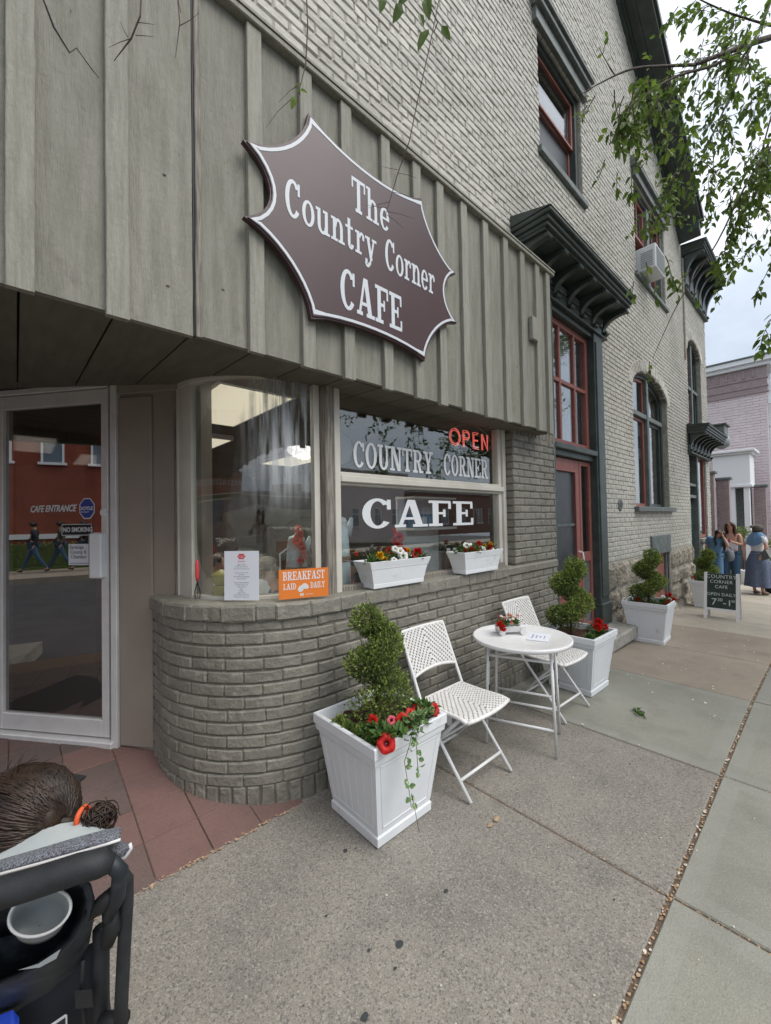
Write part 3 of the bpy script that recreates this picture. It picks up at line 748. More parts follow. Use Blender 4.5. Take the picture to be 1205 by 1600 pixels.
for fnd, xa, xb in ((fnds[0], 5.9, 7.98), (fnds[1], 9.08, 10.84)):
    z = .9; row = 0
    while z > gz(xa) - .12:
        h_ = (.34, .3, .33, .3)[row % 4] * U(.9, 1.1); x = xa
        while x < xb - .05:
            w_ = U(.28, .6); w_ = min(w_, xb - x)
            if xb - x - w_ < .15: w_ = xb - x
            mbs = stone_mesh(w_ - .018, h_ - .02, U(.035, .075), sd_); sd_ += 1
            o = childof(mbs, 'stone', 'stone', fnd); o.location = (x + w_ / 2, WY - .015, z - h_ / 2)
            x += w_
        z -= h_; row += 1
mb = MB(); mb.bbox(4.45, 5.98, 1.72, 2.06, -.02, .14, .02); part(mb, 'doorstep', 'concrete_trim')
# loose rubble and dirt along the foot of the foundation
mb = MB()
for k in range(26):
    x = U(5.95, 10.7); r_ = U(.015, .05); y = WY - U(.04, .13)
    mb.lathe([(r_ * .6, -.01), (r_, r_ * .3), (r_ * .6, r_ * .8), (r_ * .1, r_)], (x, y, gz(x) - .002), 6, U(.8, 1.5), U(.7, 1))
part(mb, 'rubble', 'stone', kind='stuff')

# ---- windows
def pane_box(mb, x0, x1, y, z0, z1): mb.box(x0, x1, y, y + .006, z0, z1)
def rect_frame(mb, x0, x1, y0, y1, z0, z1, t, b=.004, tb=None):
    tb = tb or t
    mb.bbox(x0, x0 + t, y0, y1, z0, z1, b); mb.bbox(x1 - t, x1, y0, y1, z0, z1, b)
    mb.bbox(x0 + t, x1 - t, y0 + .002, y1 - .002, z0, z0 + tb, b); mb.bbox(x0 + t, x1 - t, y0 + .002, y1 - .002, z1 - t, z1, b)
# upper window A, double hung
wa = MB(); rect_frame(wa, 4.335, 5.495, WY + .05, WY + .16, 5.69, 7.05, .07); wa = part(wa, 'upper_window', 'green')
sh = MB(); rect_frame(sh, 4.405, 5.425, WY + .085, WY + .125, 6.37, 6.98, .035); rect_frame(sh, 4.405, 5.425, WY + .13, WY + .17, 5.76, 6.39, .032)
childof(sh, 'sash', 'red', wa)
g_ = MB(); pane_box(g_, 4.44, 5.39, WY + .11, 6.4, 6.95); childof(g_, 'pane', 'dark_glass', wa)
g_ = MB(); pane_box(g_, 4.44, 5.39, WY + .15, 5.79, 6.36); childof(g_, 'screen', 'screen', wa)
def wcurt(x0, x1, z0, z1, y, par, m='curtain'):
    P = [[(x0 + (x1 - x0) * i / 40, y + .02 * sin(i * 1.9) + .008 * sin(i * 4.3), z) for z in (z0, z1)] for i in range(41)]
    mb = MB(); mb.grid(P); childof(mb, 'curtain', m, par, True)
wcurt(4.42, 5.42, 6.42, 7.0, WY + .26, wa)
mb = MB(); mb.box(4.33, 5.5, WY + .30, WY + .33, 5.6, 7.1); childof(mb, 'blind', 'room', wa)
mb = MB(); mb.bbox(4.22, 5.60, WY - .05, WY + .06, 7.05, 7.2, .006); mb.bbox(4.19, 5.63, WY - .10, WY + .0, 7.2, 7.27, .008); mb.bbox(4.16, 5.66, WY - .13, WY + .0, 7.27, 7.31, .006)
mb.add([(4.16, WY - .13, 7.312), (5.66, WY - .13, 7.312), (5.66, WY, 7.40), (4.16, WY, 7.40), (4.16, WY, 7.31), (5.66, WY, 7.31)], [(0, 1, 2, 3), (0, 3, 4), (1, 5, 2), (0, 4, 5, 1)])
part(mb, 'window_hood', 'greengrey')
mb = MB(); mb.bbox(4.28, 5.56, WY - .045, WY + .06, 5.60, 5.68, .006); part(mb, 'window_sill', 'greengrey')
# upper window B, paired, with hood
wb = MB(); rect_frame(wb, 7.625, 9.435, WY + .05, WY + .16, 5.61, 7.19, .07); wb.bbox(8.44, 8.58, WY + .03, WY + .15, 5.68, 7.12, .006); wb = part(wb, 'upper_window', 'greengrey')
for xa, xb in ((7.70, 8.44), (8.58, 9.36)):
    sh = MB(); rect_frame(sh, xa, xb, WY + .085, WY + .135, 6.42, 7.10, .045); rect_frame(sh, xa, xb, WY + .14, WY + .19, 5.68, 6.46, .045); sh.bbox((xa + xb) / 2 - .012, (xa + xb) / 2 + .012, WY + .09, WY + .13, 6.46, 7.06, .003)
    childof(sh, 'sash', 'red', wb)
    g_ = MB(); pane_box(g_, xa + .04, xb - .04, WY + .11, 6.46, 7.06); childof(g_, 'pane', 'dark_glass', wb)
    g_ = MB(); pane_box(g_, xa + .04, xb - .04, WY + .165, 5.72, 6.42); childof(g_, 'pane', 'dark_glass', wb)
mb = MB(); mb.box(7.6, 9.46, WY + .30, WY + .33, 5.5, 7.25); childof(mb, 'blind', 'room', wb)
mb = MB(); mb.bbox(7.54, 9.52, WY - .05, WY + .06, 7.19, 7.33, .006); mb.bbox(7.50, 9.56, WY - .10, WY, 7.33, 7.40, .008)
mb.add([(7.5, WY - .10, 7.402), (9.56, WY - .10, 7.402), (9.56, WY, 7.52), (7.5, WY, 7.52), (7.5, WY, 7.40), (9.56, WY, 7.40)], [(0, 1, 2, 3), (0, 3, 4), (1, 5, 2), (0, 4, 5, 1)])
part(mb, 'window_hood', 'greengrey')
mb = MB(); mb.bbox(7.56, 9.5, WY - .045, WY + .06, 5.53, 5.60, .006); part(mb, 'window_sill', 'greengrey')

# arched windows
def arched(x0, x1, z0, zs, rise, ztr, left_red=True):
    cx, hw = (x0 + x1) / 2, (x1 - x0) / 2
    def ze(x, o=0): u = max(-1, min(1, (x - cx) / (hw - o))); return zs + (rise - o) * sqrt(max(0, 1 - u * u))
    fr = MB(); y0, y1 = WY + .09, WY + .2
    fr.bbox(x0 + .005, x0 + .075, y0, y1, z0, zs, .005); fr.bbox(x1 - .075, x1 - .005, y0, y1, z0, zs, .005)
    n = 18; outer = [(cx - (hw - .005) * cos(pi * k / n), zs + (rise - .005) * sin(pi * k / n)) for k in range(n + 1)]
    inner = [(cx - (hw - .075) * cos(pi * k / n), zs + (rise - .075) * sin(pi * k / n)) for k in range(n + 1)]
    for k in range(n):
        q = [outer[k], outer[k + 1], inner[k + 1], inner[k]]
        fr.prism(q, lambda u, v, d: (u, d, v), y0, y1)
    wn = part(fr, 'arched_window', 'green')
    mb = MB(); mb.bbox(cx - .05, cx + .05, y0 - .03, y1 - .02, z0 + .004, ze(cx) - .07, .008); mb.bbox(x0 + .075, cx - .05, y0 - .02, y1 - .02, ztr - .04, ztr + .04, .006); mb.bbox(cx + .05, x1 - .075, y0 - .02, y1 - .02, ztr - .04, ztr + .04, .006)
    childof(mb, 'mullion', 'greengrey', wn)
    for i, (xa, xb) in enumerate(((x0 + .08, cx - .055), (cx + .055, x1 - .08))):
        s_ = MB(); rect_frame(s_, xa, xb, y0 + .03, y0 + .07, z0 + .01, ztr - .045, .05)
        tm = (ztr + z0) / 2
        xs = [xa + (xb - xa) * k / 6 for k in range(7)]
        for k in range(6):
            a, b = xs[k], xs[k + 1]
            s_.add([(a, y0 + .03, ze(a, .08) - .05), (b, y0 + .03, ze(b, .08) - .05), (b, y0 + .03, ze(b, .08)), (a, y0 + .03, ze(a, .08)), (a, y0 + .07, ze(a, .08) - .05), (b, y0 + .07, ze(b, .08) - .05)], [(0, 1, 2, 3), (0, 4, 5, 1)])
        s_.bbox(xa, xa + .04, y0 + .032, y0 + .07, ztr + .045, ze(xa, .08) - .03, .003); s_.bbox(xb - .04, xb, y0 + .032, y0 + .07, ztr + .045, ze(xb, .08) - .03, .003)
        childof(s_, 'sash', 'red' if (i == 0 and left_red) else 'green', wn)
        g_ = MB(); pane_box(g_, xa + .04, xb - .04, y0 + .05, z0 + .05, ztr - .08); childof(g_, 'pane', 'dark_glass', wn)
        P = []
        pts = [(xa + .03, ztr + .04)] + [(xb - .03, ztr + .04)] + [(xs[k], ze(xs[k], .08) - .02) for k in range(6, -1, -1)]
        g_ = MB(); g_.prism(pts, lambda u, v, d: (u, d, v), y0 + .05, y0 + .056); childof(g_, 'pane', 'dark_glass', wn)
    if left_red: wcurt(cx - .42, cx - .08, z0 + .05, zs + .2, y1 + .1, wn)
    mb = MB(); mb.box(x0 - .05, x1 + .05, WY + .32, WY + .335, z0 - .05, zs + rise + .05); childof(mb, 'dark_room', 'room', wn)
    # arch ring of bricks, slightly proud
    ring = []; n = int(2.2 * (hw + rise) / .09)
    for k in range(n):
        an = pi * (k + .5) / n; px_, pz_ = cx - (hw + .10) * cos(an), zs + (rise + .10) * sin(an)
        tx, tz = (hw + .1) * sin(an), (rise + .1) * cos(an); rot = atan2(tz, tx)
        ring.append((Matrix.Translation((px_, WY + .022, pz_)) @ Matrix.Rotation(-rot, 4, 'Y') @ Matrix.Rotation(pi / 2, 4, 'Y'), .19, .062))
    rg = part(MB().box(cx - .01, cx + .01, WY + .02, WY + .03, zs + rise + .05, zs + rise + .1), 'arch', 'upper_mortar')
    put_bricks(ring, 'upper_brick', rg, None, 60)
    return wn
LW = arched(7.27, 9.28, 1.70, 3.66, .36, 3.28)
mb = MB(); mb.bbox(7.18, 9.42, WY - .07, WY + .09, 1.615, 1.698, .008); part(mb, 'window_sill', 'greengrey')
# small paper notices inside the arched window
for z_ in (2.55, 2.95):
    mb = MB(); mb.box(8.02, 8.16, WY + .165, WY + .168, z_, z_ + .18); childof(mb, 'notice', 'paper', LW)
# cellar hatch with stone lintel
mb = MB(); mb.bbox(7.94, 9.12, WY - .03, WY + .1, .87, 1.20, .01); part(mb, 'cellar_lintel', 'greengrey')
mb = MB(); mb.bbox(8.0, 8.08, WY + .02, WY + .14, -.3, .868, .006); mb.bbox(8.98, 9.06, WY + .02, WY + .14, -.3, .868, .006)
ch = part(mb, 'cellar_hatch', 'greengrey')
for k in range(4):
    mb = MB(); mb.bbox(8.083 + k * .224, 8.083 + (k + 1) * .224 - .004, WY + .06, WY + .09, -.3, .866, .003); childof(mb, 'board', 'red', ch)
mb = MB(); mb.lathe([(.085, 0), (.09, .012), (.07, .02), (.066, .014), (.01, .016)], (0, 0, 0), 20)
mb.v = [(6.53 + x, WY - z + .002, 1.715 + y) for x, y, z in mb.v]
for k in range(4):
    mb.box(6.49 + k * .022, 6.5 + k * .022, WY - .02, WY - .016, 1.68, 1.75)
part(mb, 'round_vent', 'greengrey')
mb = MB(); mb.tube([(10.85, WY - .02, 7.2), (10.85, WY - .02, 4.95)], .018, 8); part(mb, 'wall_pipe', 'upper_mortar')

# ---- bracketed cornice over the red door
def cornice(parent, x0, x1, zb, p, nb, name='cornice', hh=.45, slope=.1, bw=.07):
    """frieze, curved brackets, soffit and moulded nose; zb bottom of frieze, p projection"""
    mb = MB()
    mb.bbox(x0, x1, WY - .04, WY + .1, zb, zb + .11, .006)                # frieze
    mb.bbox(x0 - .01, x1 + .01, WY - .07, WY + .05, zb - .03, zb, .006)
    mb.bbox(x0, x1, WY - .05, WY + .06, zb + .11, zb + .13, .004)
    zt = zb + hh
    mb.box(x0 + .004, x1 - .004, WY - .02, WY + .1, zb + .13, zt - .1)        # back board
    mb.box(x0, x1, WY - p + .03, WY + .1, zt - .09, zt - .06)             # soffit
    mb.bbox(x0 - .01, x1 + .01, WY - p + .0, WY + .1, zt - .06, zt - .02, .006)
    mb.bbox(x0 - .03, x1 + .03, WY - p - .02, WY + .1, zt - .02, zt + .03, .008)
    mb.bbox(x0 - .05, x1 + .05, WY - p - .05, WY + .1, zt + .03, zt + .075, .01)
    mb.add([(x0 - .055, WY - p - .055, zt + .076), (x1 + .055, WY - p - .055, zt + .076), (x1 + .055, WY + .02, zt + .076 + slope), (x0 - .055, WY + .02, zt + .076 + slope), (x0 - .055, WY + .02, zt + .076), (x1 + .055, WY + .02, zt + .076)],
           [(0, 1, 2, 3), (0, 3, 4), (1, 5, 2), (0, 4, 5, 1)])
    co = build(mb, name, 'green', parent)
    # bracket: concave quarter curve with knobs and a pendant
    q = []; zc = zb + .04; n = 9
    top = zt - .092; dp = p - .06; hgt = top - zc
    q.append((WY - .045, zc - .06)); q.append((WY - .075, zc - .03)); q.append((WY - .06, zc + .01))
    for k in range(n + 1):
        a = pi / 2 * k / n
        q.append((WY - .05 - (dp - .05) * (1 - cos(a)) , zc + .03 + (hgt - .08) * sin(a)))
    q.append((WY - dp - .01, top - .05)); q.append((WY - dp - .035, top - .035)); q.append((WY - dp - .01, top - .02)); q.append((WY - dp - .01, top)); q.append((WY - .042, top))
    for i in range(nb):
        xc = x0 + bw / 2 + .03 + (x1 - x0 - bw - .06) * i / (nb - 1)
        b_ = MB(); b_.prism(q, lambda u, v, d: (d, u, v), xc - bw / 2, xc + bw / 2)
        for zz, yy in ((top - .035, WY - dp - .03), (zc + .0, WY - .08)):
            b_.tube([(xc - bw / 2 - .012, yy, zz), (xc + bw / 2 + .012, yy, zz)], .02, 10)
        childof(b_, 'bracket', 'green', co)
    for i in range(nb - 1):
        xa = x0 + bw + .04 + (x1 - x0 - bw - .06) * i / (nb - 1); xb = xa + (x1 - x0 - bw - .06) / (nb - 1) - bw - .02
        b_ = MB(); b_.bbox(xa, xb, WY - .045, WY - .025, zb + .16, top - .04, .004); childof(b_, 'panel', 'greengrey', co)
    return co
cornice(bld, 3.70, 6.02, 4.0, .36, 7, hh=.37, slope=.12)

# ---- red door surround
y0 = WY + .02
mb = MB()
for xa, xb in ((5.60, 5.88), (4.34, 4.42)):
    mb.bbox(xa, xb, WY - .045, WY + .16, .14, 3.965, .008); mb.bbox(xa + .03, xb - .03, WY - .06, WY - .04, .5, 3.85, .006) if xb - xa > .2 else None
mb.bbox(5.58, 5.90, WY - .07, WY + .12, .10, .42, .01); mb.bbox(4.42, 5.60, WY - .02, WY + .14, 3.90, 3.965, .006)
mb.bbox(4.42, 5.60, WY + .0, WY + .14, 2.262, 2.37, .008); mb.bbox(4.42, 5.62, WY - .05, WY + .01, 2.33, 2.40, .01)
sur = part(mb, 'door_surround', 'green')
tw = MB(); rect_frame(tw, 4.425, 5.595, WY + .045, WY + .12, 2.402, 3.897, .07)
for x_ in (4.79, 5.20): tw.bbox(x_ - .022, x_ + .022, WY + .05, WY + .11, 2.47, 3.83, .005)
tw.bbox(4.495, 5.525, WY + .052, WY + .108, 3.155, 3.205, .005)
tw = part(tw, 'transom_window', 'red')
for xa, xb in ((4.495, 4.768), (4.812, 5.178), (5.222, 5.525)):
    for za, zb_ in ((2.472, 3.155), (3.205, 3.828)):
        g_ = MB(); pane_box(g_, xa, xb, WY + .075, za, zb_); childof(g_, 'pane', 'glass', tw)
wcurt(4.5, 5.5, 2.45, 3.85, WY + .2, tw)
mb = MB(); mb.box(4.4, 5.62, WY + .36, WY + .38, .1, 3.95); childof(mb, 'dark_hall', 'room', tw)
dr = MB(); dx0, dx1, dy = 4.43, 5.24, WY + .05
dr.bbox(dx0, dx0 + .13, dy, dy + .045, .15, 2.255, .004); dr.bbox(dx1 - .13, dx1, dy, dy + .045, .15, 2.255, .004)
dr.bbox(dx0 + .13, dx1 - .13, dy + .001, dy + .044, 2.12, 2.255, .004); dr.bbox(dx0 + .13, dx1 - .13, dy + .001, dy + .044, .15, .62, .004)
for a in ((dx0 + .11, dx1 - .11, 2.095, 2.125), (dx0 + .11, dx1 - .11, .615, .645)): dr.bbox(a[0], a[1], dy - .016, dy, a[2], a[3], .004)
dr.bbox(dx0 + .11, dx0 + .14, dy - .016, dy, .645, 2.095, .004); dr.bbox(dx1 - .14, dx1 - .11, dy - .016, dy, .645, 2.095, .004)
dr = part(dr, 'red_door', 'red')
mb = MB(); mb.box(dx0 + .13, dx1 - .13, dy + .018, dy + .024, .62, 2.12); childof(mb, 'screen', 'screen', dr)
mb = MB(); mb.box(dx0 + .13, dx1 - .13, dy + .008, dy + .017, 1.44, 1.47); childof(mb, 'screen_rail', 'greengrey', dr)
mb = MB(); mb.tube([(5.17, dy - .0, 1.12), (5.17, dy - .05, 1.11), (5.17, dy - .06, 1.04), (5.17, dy - .05, .95), (5.17, dy, .94)], .011, 8); childof(mb, 'handle', 'white_metal', dr)
mb = MB(); mb.box(4.83, 5.07, dy - .006, dy - .002, .46, .56); pl = childof(mb, 'number_plate', 'cloth_dark', dr)
childof(bfont('257', .105, lambda u, v, d: (4.85 + u, dy - .007 - d, .472 + v), 'paper', bold=.002), 'digits', None, pl) if False else None
me = bfont('257', .105, lambda u, v, d: (4.85 + u, dy - .007 - d, .472 + v), 'paper', bold=.002); childof(me, 'digits', None, pl)
sl = MB(); rect_frame(sl, 5.245, 5.595, dy - .005, dy + .05, .15, 2.255, .055); sl.bbox(5.30, 5.54, dy, dy + .045, .98, 1.10, .004); sl.bbox(5.30, 5.54, dy, dy + .045, .50, .56, .004)
sl = part(sl, 'sidelight', 'red')
mb = MB(); mb.box(5.30, 5.54, dy + .02, dy + .025, 1.10, 2.2); childof(mb, 'pane', 'dark_glass', sl)
mb = MB(); mb.box(5.30, 5.54, dy + .02, dy + .025, .2, .98); childof(mb, 'panel', 'greengrey', sl)

# ================================================================== CAFE FRONT
BX, BY, BRAD = 1.39, 2.76, .75
FY = 2.01                       # face of the low cafe wall
SZ = 1.105                      # top of the brick sill
pathlen = (BY + .17 - BY) + pi / 2 * BRAD + (4.32 - BX)
def wallpt(s):
    """position and heading along the low wall: short return, quarter bay, straight run"""
    if s < .17: return (BX - BRAD, BY + .17 - s), -pi / 2
    s -= .17
    if s < pi / 2 * BRAD: a = -pi / 2 + s / BRAD; return (BX + BRAD * sin(a), BY - BRAD * cos(a)), a
    return (BX + s - pi / 2 * BRAD, FY), 0
core = MB(); P = []
N = 60
prof = [(0, -.1), (0, 1.02), (-.3, 1.02), (-.3, -.1)]
rows = []
for i in range(N + 1):
    (x, y), a = wallpt(pathlen * i / N); nx, ny = sin(a), -cos(a)
    rows.append([(x + nx * (-.009 + d), y + ny * (-.009 + d), z) for d, z in ((-.22, -.1), (-.22, 1.02), (0, 1.02), (0, -.1))])
core.grid(rows); core.f.append((0, 1, 2, 3)); core.mi.append(0); k = (N) * 4; core.f.append((k + 3, k + 2, k + 1, k)); core.mi.append(0)
lw = part(core, 'low_wall', 'cafe_mortar')
flat_items, bay_items = [], []
cour = .0695
for c in range(13):
    z = .118 + c * cour + (cour - .009) / 2
    s = -(.104 if c % 2 else 0) + U(-.01, .01)
    while s < pathlen:
        L = .2; a, b = max(s, 0), min(s + L, pathlen)
        if b - a > .03:
            mid = (a + b) / 2
            inb = .17 - .02 < mid < .17 + pi / 2 * BRAD + .0
            (x, y), h = wallpt(mid)
            nx, ny = sin(h), -cos(h)
            if inb:
                rb = BRAD - .03
                M_ = Matrix.Translation((BX, BY, z + U(-.0015, .0015))) @ Matrix.Rotation(h, 4, 'Z') @ Matrix.Translation((0, -rb - U(-.002, .002), 0)) @ Matrix.Rotation(U(-.012, .012), 4, 'Y')
                bay_items.append((M_, b - a, cour - .009 + U(-.002, .002)))
            else:
                M_ = Matrix.Translation((x - nx * (.03 + U(-.002, .002)), y - ny * (.03 + U(-.002, .003)), z + U(-.0015, .0015))) @ Matrix.Rotation(h + U(-.008, .008), 4, 'Z') @ Matrix.Rotation(U(-.012, .012), 4, 'Y')
                flat_items.append((M_, b - a, cour - .009 + U(-.002, .002)))
        s += L + .0095
# soldier course at the foot
s = .0; sol = []
while s < pathlen - .05:
    (x, y), h = wallpt(s + .035); nx, ny = sin(h), -cos(h)
    M_ = Matrix.Translation((x - nx * .03, y - ny * .03, .055 + U(-.004, .004))) @ Matrix.Rotation(h, 4, 'Z') @ Matrix.Rotation(pi / 2 + U(-.02, .02), 4, 'Y')
    sol.append((M_, .118, .066)); s += .0765
put_bricks(bay_items, 'cafe_brick', lw, None, 110, radius=BRAD - .03)
put_bricks(flat_items + sol, 'cafe_brick', lw, None, 188)
# rowlock sill: thick, overhanging, rounded
sill = MB(); rows = []
for i in range(N + 1):
    (x, y), a = wallpt(pathlen * i / N); nx, ny = sin(a), -cos(a)
    rows.append([(x + nx * d, y + ny * d, z) for d, z in ((-.26, 1.018), (-.26, SZ + .012), (.0, SZ - .006), (.012, SZ - .022), (.012, 1.03), (.0, 1.018))])
sill.grid(rows)
sl_ = part(sill, 'brick_sill', 'cafe_brick')
s = .0; it = []
while s < pathlen - .03:
    w_ = (.10 if rnd() < .45 else .195) + U(-.01, .01); (x, y), h = wallpt(s + w_ / 2); nx, ny = sin(h), -cos(h)
    if s + w_ > 0.17 + pi / 2 * BRAD + (3.48 - BX): break
    M_ = Matrix.Translation((x - nx * (.021 + U(-.003, .004)), y - ny * (.021), (1.012 + SZ) / 2 - .003 + U(-.003, .002))) @ Matrix.Rotation(h, 4, 'Z') @ Matrix.Rotation(U(-.02, .02), 4, 'Y')
    it.append((M_, w_ + .001, .09)); s += w_ + .0
put_bricks(it, 'cafe_brick', sl_, None, 60, dep=.038)

# pilaster right of the window
PX0, PX1, PYB = 3.475, 4.325, 2.16
mb = MB(); mb.box(PX0 + .009, PX1 - .004, FY + .009, PYB + .1, 1.02, 2.47); pil = part(mb, 'brick_pilaster', 'cafe_mortar')
it = []
for c in range(18):
    z = 1.118 + c * cour + (cour - .009) / 2
    if z > 2.36: break
    L0 = .19 if c % 2 == 0 else .095
    x = PX0
    while x < PX1 - .02:
        L = min(L0, PX1 - x)
        it.append((Matrix.Translation((x + L / 2, FY + .03 + U(-.003, .002), z)) @ Matrix.Rotation(U(-.012, .012), 4, 'Y'), L - .0, cour - .009)); x += L + .0095; L0 = .2
    # return face
    for y_, L in (((FY + .052, .085), (FY + .14, .07)) if c % 2 == 0 else ((FY + .10, .17),)):
        it.append((Matrix.Translation((PX0 + .03, y_, z)) @ Matrix.Rotation(-pi / 2, 4, 'Z'), L - .004, cour - .009))
x = PX0 + .035
while x < PX1:
    it.append((Matrix.Translation((x, FY + .03, 2.41)) @ Matrix.Rotation(pi / 2, 4, 'Y'), .115, .062)); x += .074
put_bricks(it, 'cafe_brick', pil, None, 150)

# ---- flat cafe window
GYW = 2.14
fw = MB(); WX0, WX1 = 1.48, 3.475
fw.bbox(WX0, WX0 + .045, GYW - .05, GYW + .05, SZ - .01, 2.5, .004)
fw.bbox(WX1 - .05, WX1 - .002, GYW - .05, GYW + .05, SZ - .01, 2.5, .004); fw.bbox(WX1 - .10, WX1 - .051, GYW - .028, GYW + .04, SZ + .0, 2.46, .004)
fw.bbox(WX0 + .045, WX1 - .10, GYW - .045, GYW + .05, 2.41, 2.50, .004)
fw.bbox(WX0 + .045, WX1 - .05, GYW - .055, GYW + .045, 1.80, 1.845, .006); fw.bbox(WX0 + .045, WX1 - .10, GYW - .035, GYW + .04, 1.845, 1.868, .004); fw.bbox(WX0 + .045, WX1 - .1, GYW - .03, GYW + .04, 1.782, 1.80, .004)
fw = part(fw, 'cafe_window', 'frame_white')
mb = MB(); mb.bbox(WX0 + .045, WX1 - .05, GYW - .05, GYW + .04, SZ - .005, SZ + .032, .005); childof(mb, 'bottom_rail', 'weathered', fw)
mb = MB(); mb.bbox(1.405, WX0 - .022, GYW - .06, GYW + .04, SZ - .01, 2.47, .005); childof(mb, 'mullion_post', 'weathered', fw)
mb = MB(); mb.bbox(WX0 - .021, WX0 - .002, GYW - .045, GYW + .04, SZ - .01, 2.47, .003); childof(mb, 'mullion_strip', 'weathered', fw)
mb = MB(); mb.box(WX0 + .045, WX1 - .1, GYW, GYW + .006, 1.868, 2.41); childof(mb, 'pane', 'glass', fw)
mb = MB(); mb.box(WX0 + .045, WX1 - .1, GYW + .004, GYW + .010, SZ + .03, 1.784); childof(mb, 'pane', 'glass', fw)
wfn = lambda ox, oz: (lambda u, v, d: (ox + u, GYW - .001 - d, oz + v))
t1 = slab_text('COUNTRY', .175, wfn(1.665, 1.912), .001, width=.80)
t2 = slab_text('CORNER', .175, wfn(2.605, 1.918), .001, width=.63)
childof(t1, 'lettering', 'vinyl', fw); childof(t2, 'lettering', 'vinyl', fw)
childof(slab_text('CAFE', .205, lambda u, v, d: (1.735 + u, GYW + .003 - d, 1.497 + v), .001, width=1.27), 'lettering', 'vinyl', fw)

# ---- curved cafe window
CR = .62
def cpt(a, r, z): return (BX + r * sin(a), BY - r * cos(a), z)
def carc(mb, a0, a1, r0, r1, z0, z1, n=24):
    rows = []
    for i in range(n + 1):
        a = a0 + (a1 - a0) * i / n; rows.append([cpt(a, r0, z0), cpt(a, r0, z1), cpt(a, r1, z1), cpt(a, r1, z0), cpt(a, r0, z0)])
    mb.grid(rows); k = len(mb.v) - 5; o = k - 5 * n
    mb.f.append((o + 3, o + 2, o + 1, o)); mb.mi.append(0); mb.f.append((k, k + 1, k + 2, k + 3)); mb.mi.append(0); return mb
cw = MB()
A0, A1 = -pi / 2 - .03, 0.0
carc(cw, A0, A1, CR - .03, CR + .02, 2.40, 2.455); carc(cw, A0, A0 + .30, CR - .02, CR + .015, SZ - .01, 2.40, 6); carc(cw, A0 + .02, A0 + .05, CR + .012, CR + .025, SZ - .01, 2.40, 2)
carc(cw, A1 - .06, A1, CR - .03, CR + .015, SZ - .01, 2.40, 2); carc(cw, A0 + .30, A1 - .06, CR - .03, CR + .012, SZ - .01, SZ + .02)
cw = part(cw, 'curved_window', 'frame_white')
mb = MB(); carc(mb, A0 - .04, A1 + .05, CR - .05, CR + .04, 2.455, 2.49); childof(mb, 'head_rail', 'weathered', cw)
mb = MB(); carc(mb, A0 - .05, A0 - .005, CR - .03, CR + .03, SZ - .01, 2.455, 2); childof(mb, 'jamb_strip', 'weathered', cw)
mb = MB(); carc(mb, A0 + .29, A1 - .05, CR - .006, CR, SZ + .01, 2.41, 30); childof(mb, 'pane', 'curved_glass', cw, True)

# ---- diagonal door wall: panel, door frame, door
def dpt(u, v, d): p = DJ + DU * u + DN * d; return (p.x, p.y, v)
def dbox(mb, u0, u1, d0, d1, z0, z1, b=0):
    t = MB(); (t.bbox(u0, u1, d0, d1, z0, z1, b) if b else t.box(u0, u1, d0, d1, z0, z1))
    vs_ = [dpt(x, z, y) for x, y, z in t.v]
    return mb.add(vs_, t.f)
FZ = .14
mb = MB(); dbox(mb, -.64, -.06, -.12, -.005, FZ - .1, 2.6); dbox(mb, -.30, -.06, -.005, .012, FZ + .0, 2.38, .004); dbox(mb, -.64, 2.4, -.12, -.008, 2.49, 2.75)
dw = part(mb, 'entrance_wall', 'panel')
mb = MB(); dbox(mb, -.62, -.05, -.02, .02, 2.40, 2.48, .004); childof(mb, 'trim', 'panel', dw)
mb = MB(); dbox(mb, .98, 3.2, -.12, -.01, FZ - .1, 2.75); part(mb, 'corner_wall', 'panel')
df = MB(); dbox(df, -.055, -.012, -.1, .03, FZ - .02, 2.49, .003); dbox(df, -.012, .02, -.1, .0, FZ, 2.49, .003); dbox(df, .915, .98, -.1, .02, FZ - .02, 2.49, .004); dbox(df, .02, .915, -.1, .022, 2.455, 2.492, .004)
dbox(df, -.03, .95, -.08, .05, FZ - .03, FZ + .03, .006)
df = part(df, 'door_frame', 'alum')
cd = MB(); y_a, y_b = -.035, .01
dbox(cd, .025, .078, y_a, y_b, FZ + .04, 2.45, .004); dbox(cd, .862, .90, y_a, y_b, FZ + .04, 2.45, .004); dbox(cd, .078, .862, y_a, y_b - .001, 2.36, 2.45, .004); dbox(cd, .078, .862, y_a, y_b - .001, FZ + .04, FZ + .15, .004)
cd = part(cd, 'cafe_door', 'alum', label='glazed aluminium cafe door')
mb = MB(); dbox(mb, .078, .862, -.02, -.012, FZ + .15, 2.36); childof(mb, 'pane', 'door_glass', cd)
mb = MB(); dbox(mb, .08, .86, -.045, -.022, 1.475, 1.50, .004); childof(mb, 'push_bar', 'alum', cd)
mb = MB(); dbox(mb, .045, .135, .0, .045, 1.21, 1.50, .006); childof(mb, 'pull_handle', 'far_white', cd)
mb = MB(); dbox(mb, .133, .155, -.01, .03, 1.21, 1.50, .003); childof(mb, 'handle_edge', 'panel', cd)
mb = MB(); t = MB(); t.lathe([(.026, 0), (.026, .008), (.018, .012), (.004, .012)], (0, 0, 0), 18)
mb.add([dpt(.052 + x, 1.635 + y, .01 + z) for x, y, z in t.v], t.f); childof(mb, 'lock_cylinder', 'white_metal', cd)
mb = MB(); dbox(mb, -.011, .024, -.06, -.03, FZ + .03, 2.46); childof(mb, 'dark_gap', 'black', df)
dtx = lambda ou, oz, dd=.0: (lambda u, v, d: dpt(ou - u, oz + v, -.0105 + dd + d))
me = bfont('CAFE ENTRANCE', .062, dtx(.66, 1.650), 'vinyl', shear=.3, bold=.0018, sx=.76); childof(me, 'lettering', None, cd)
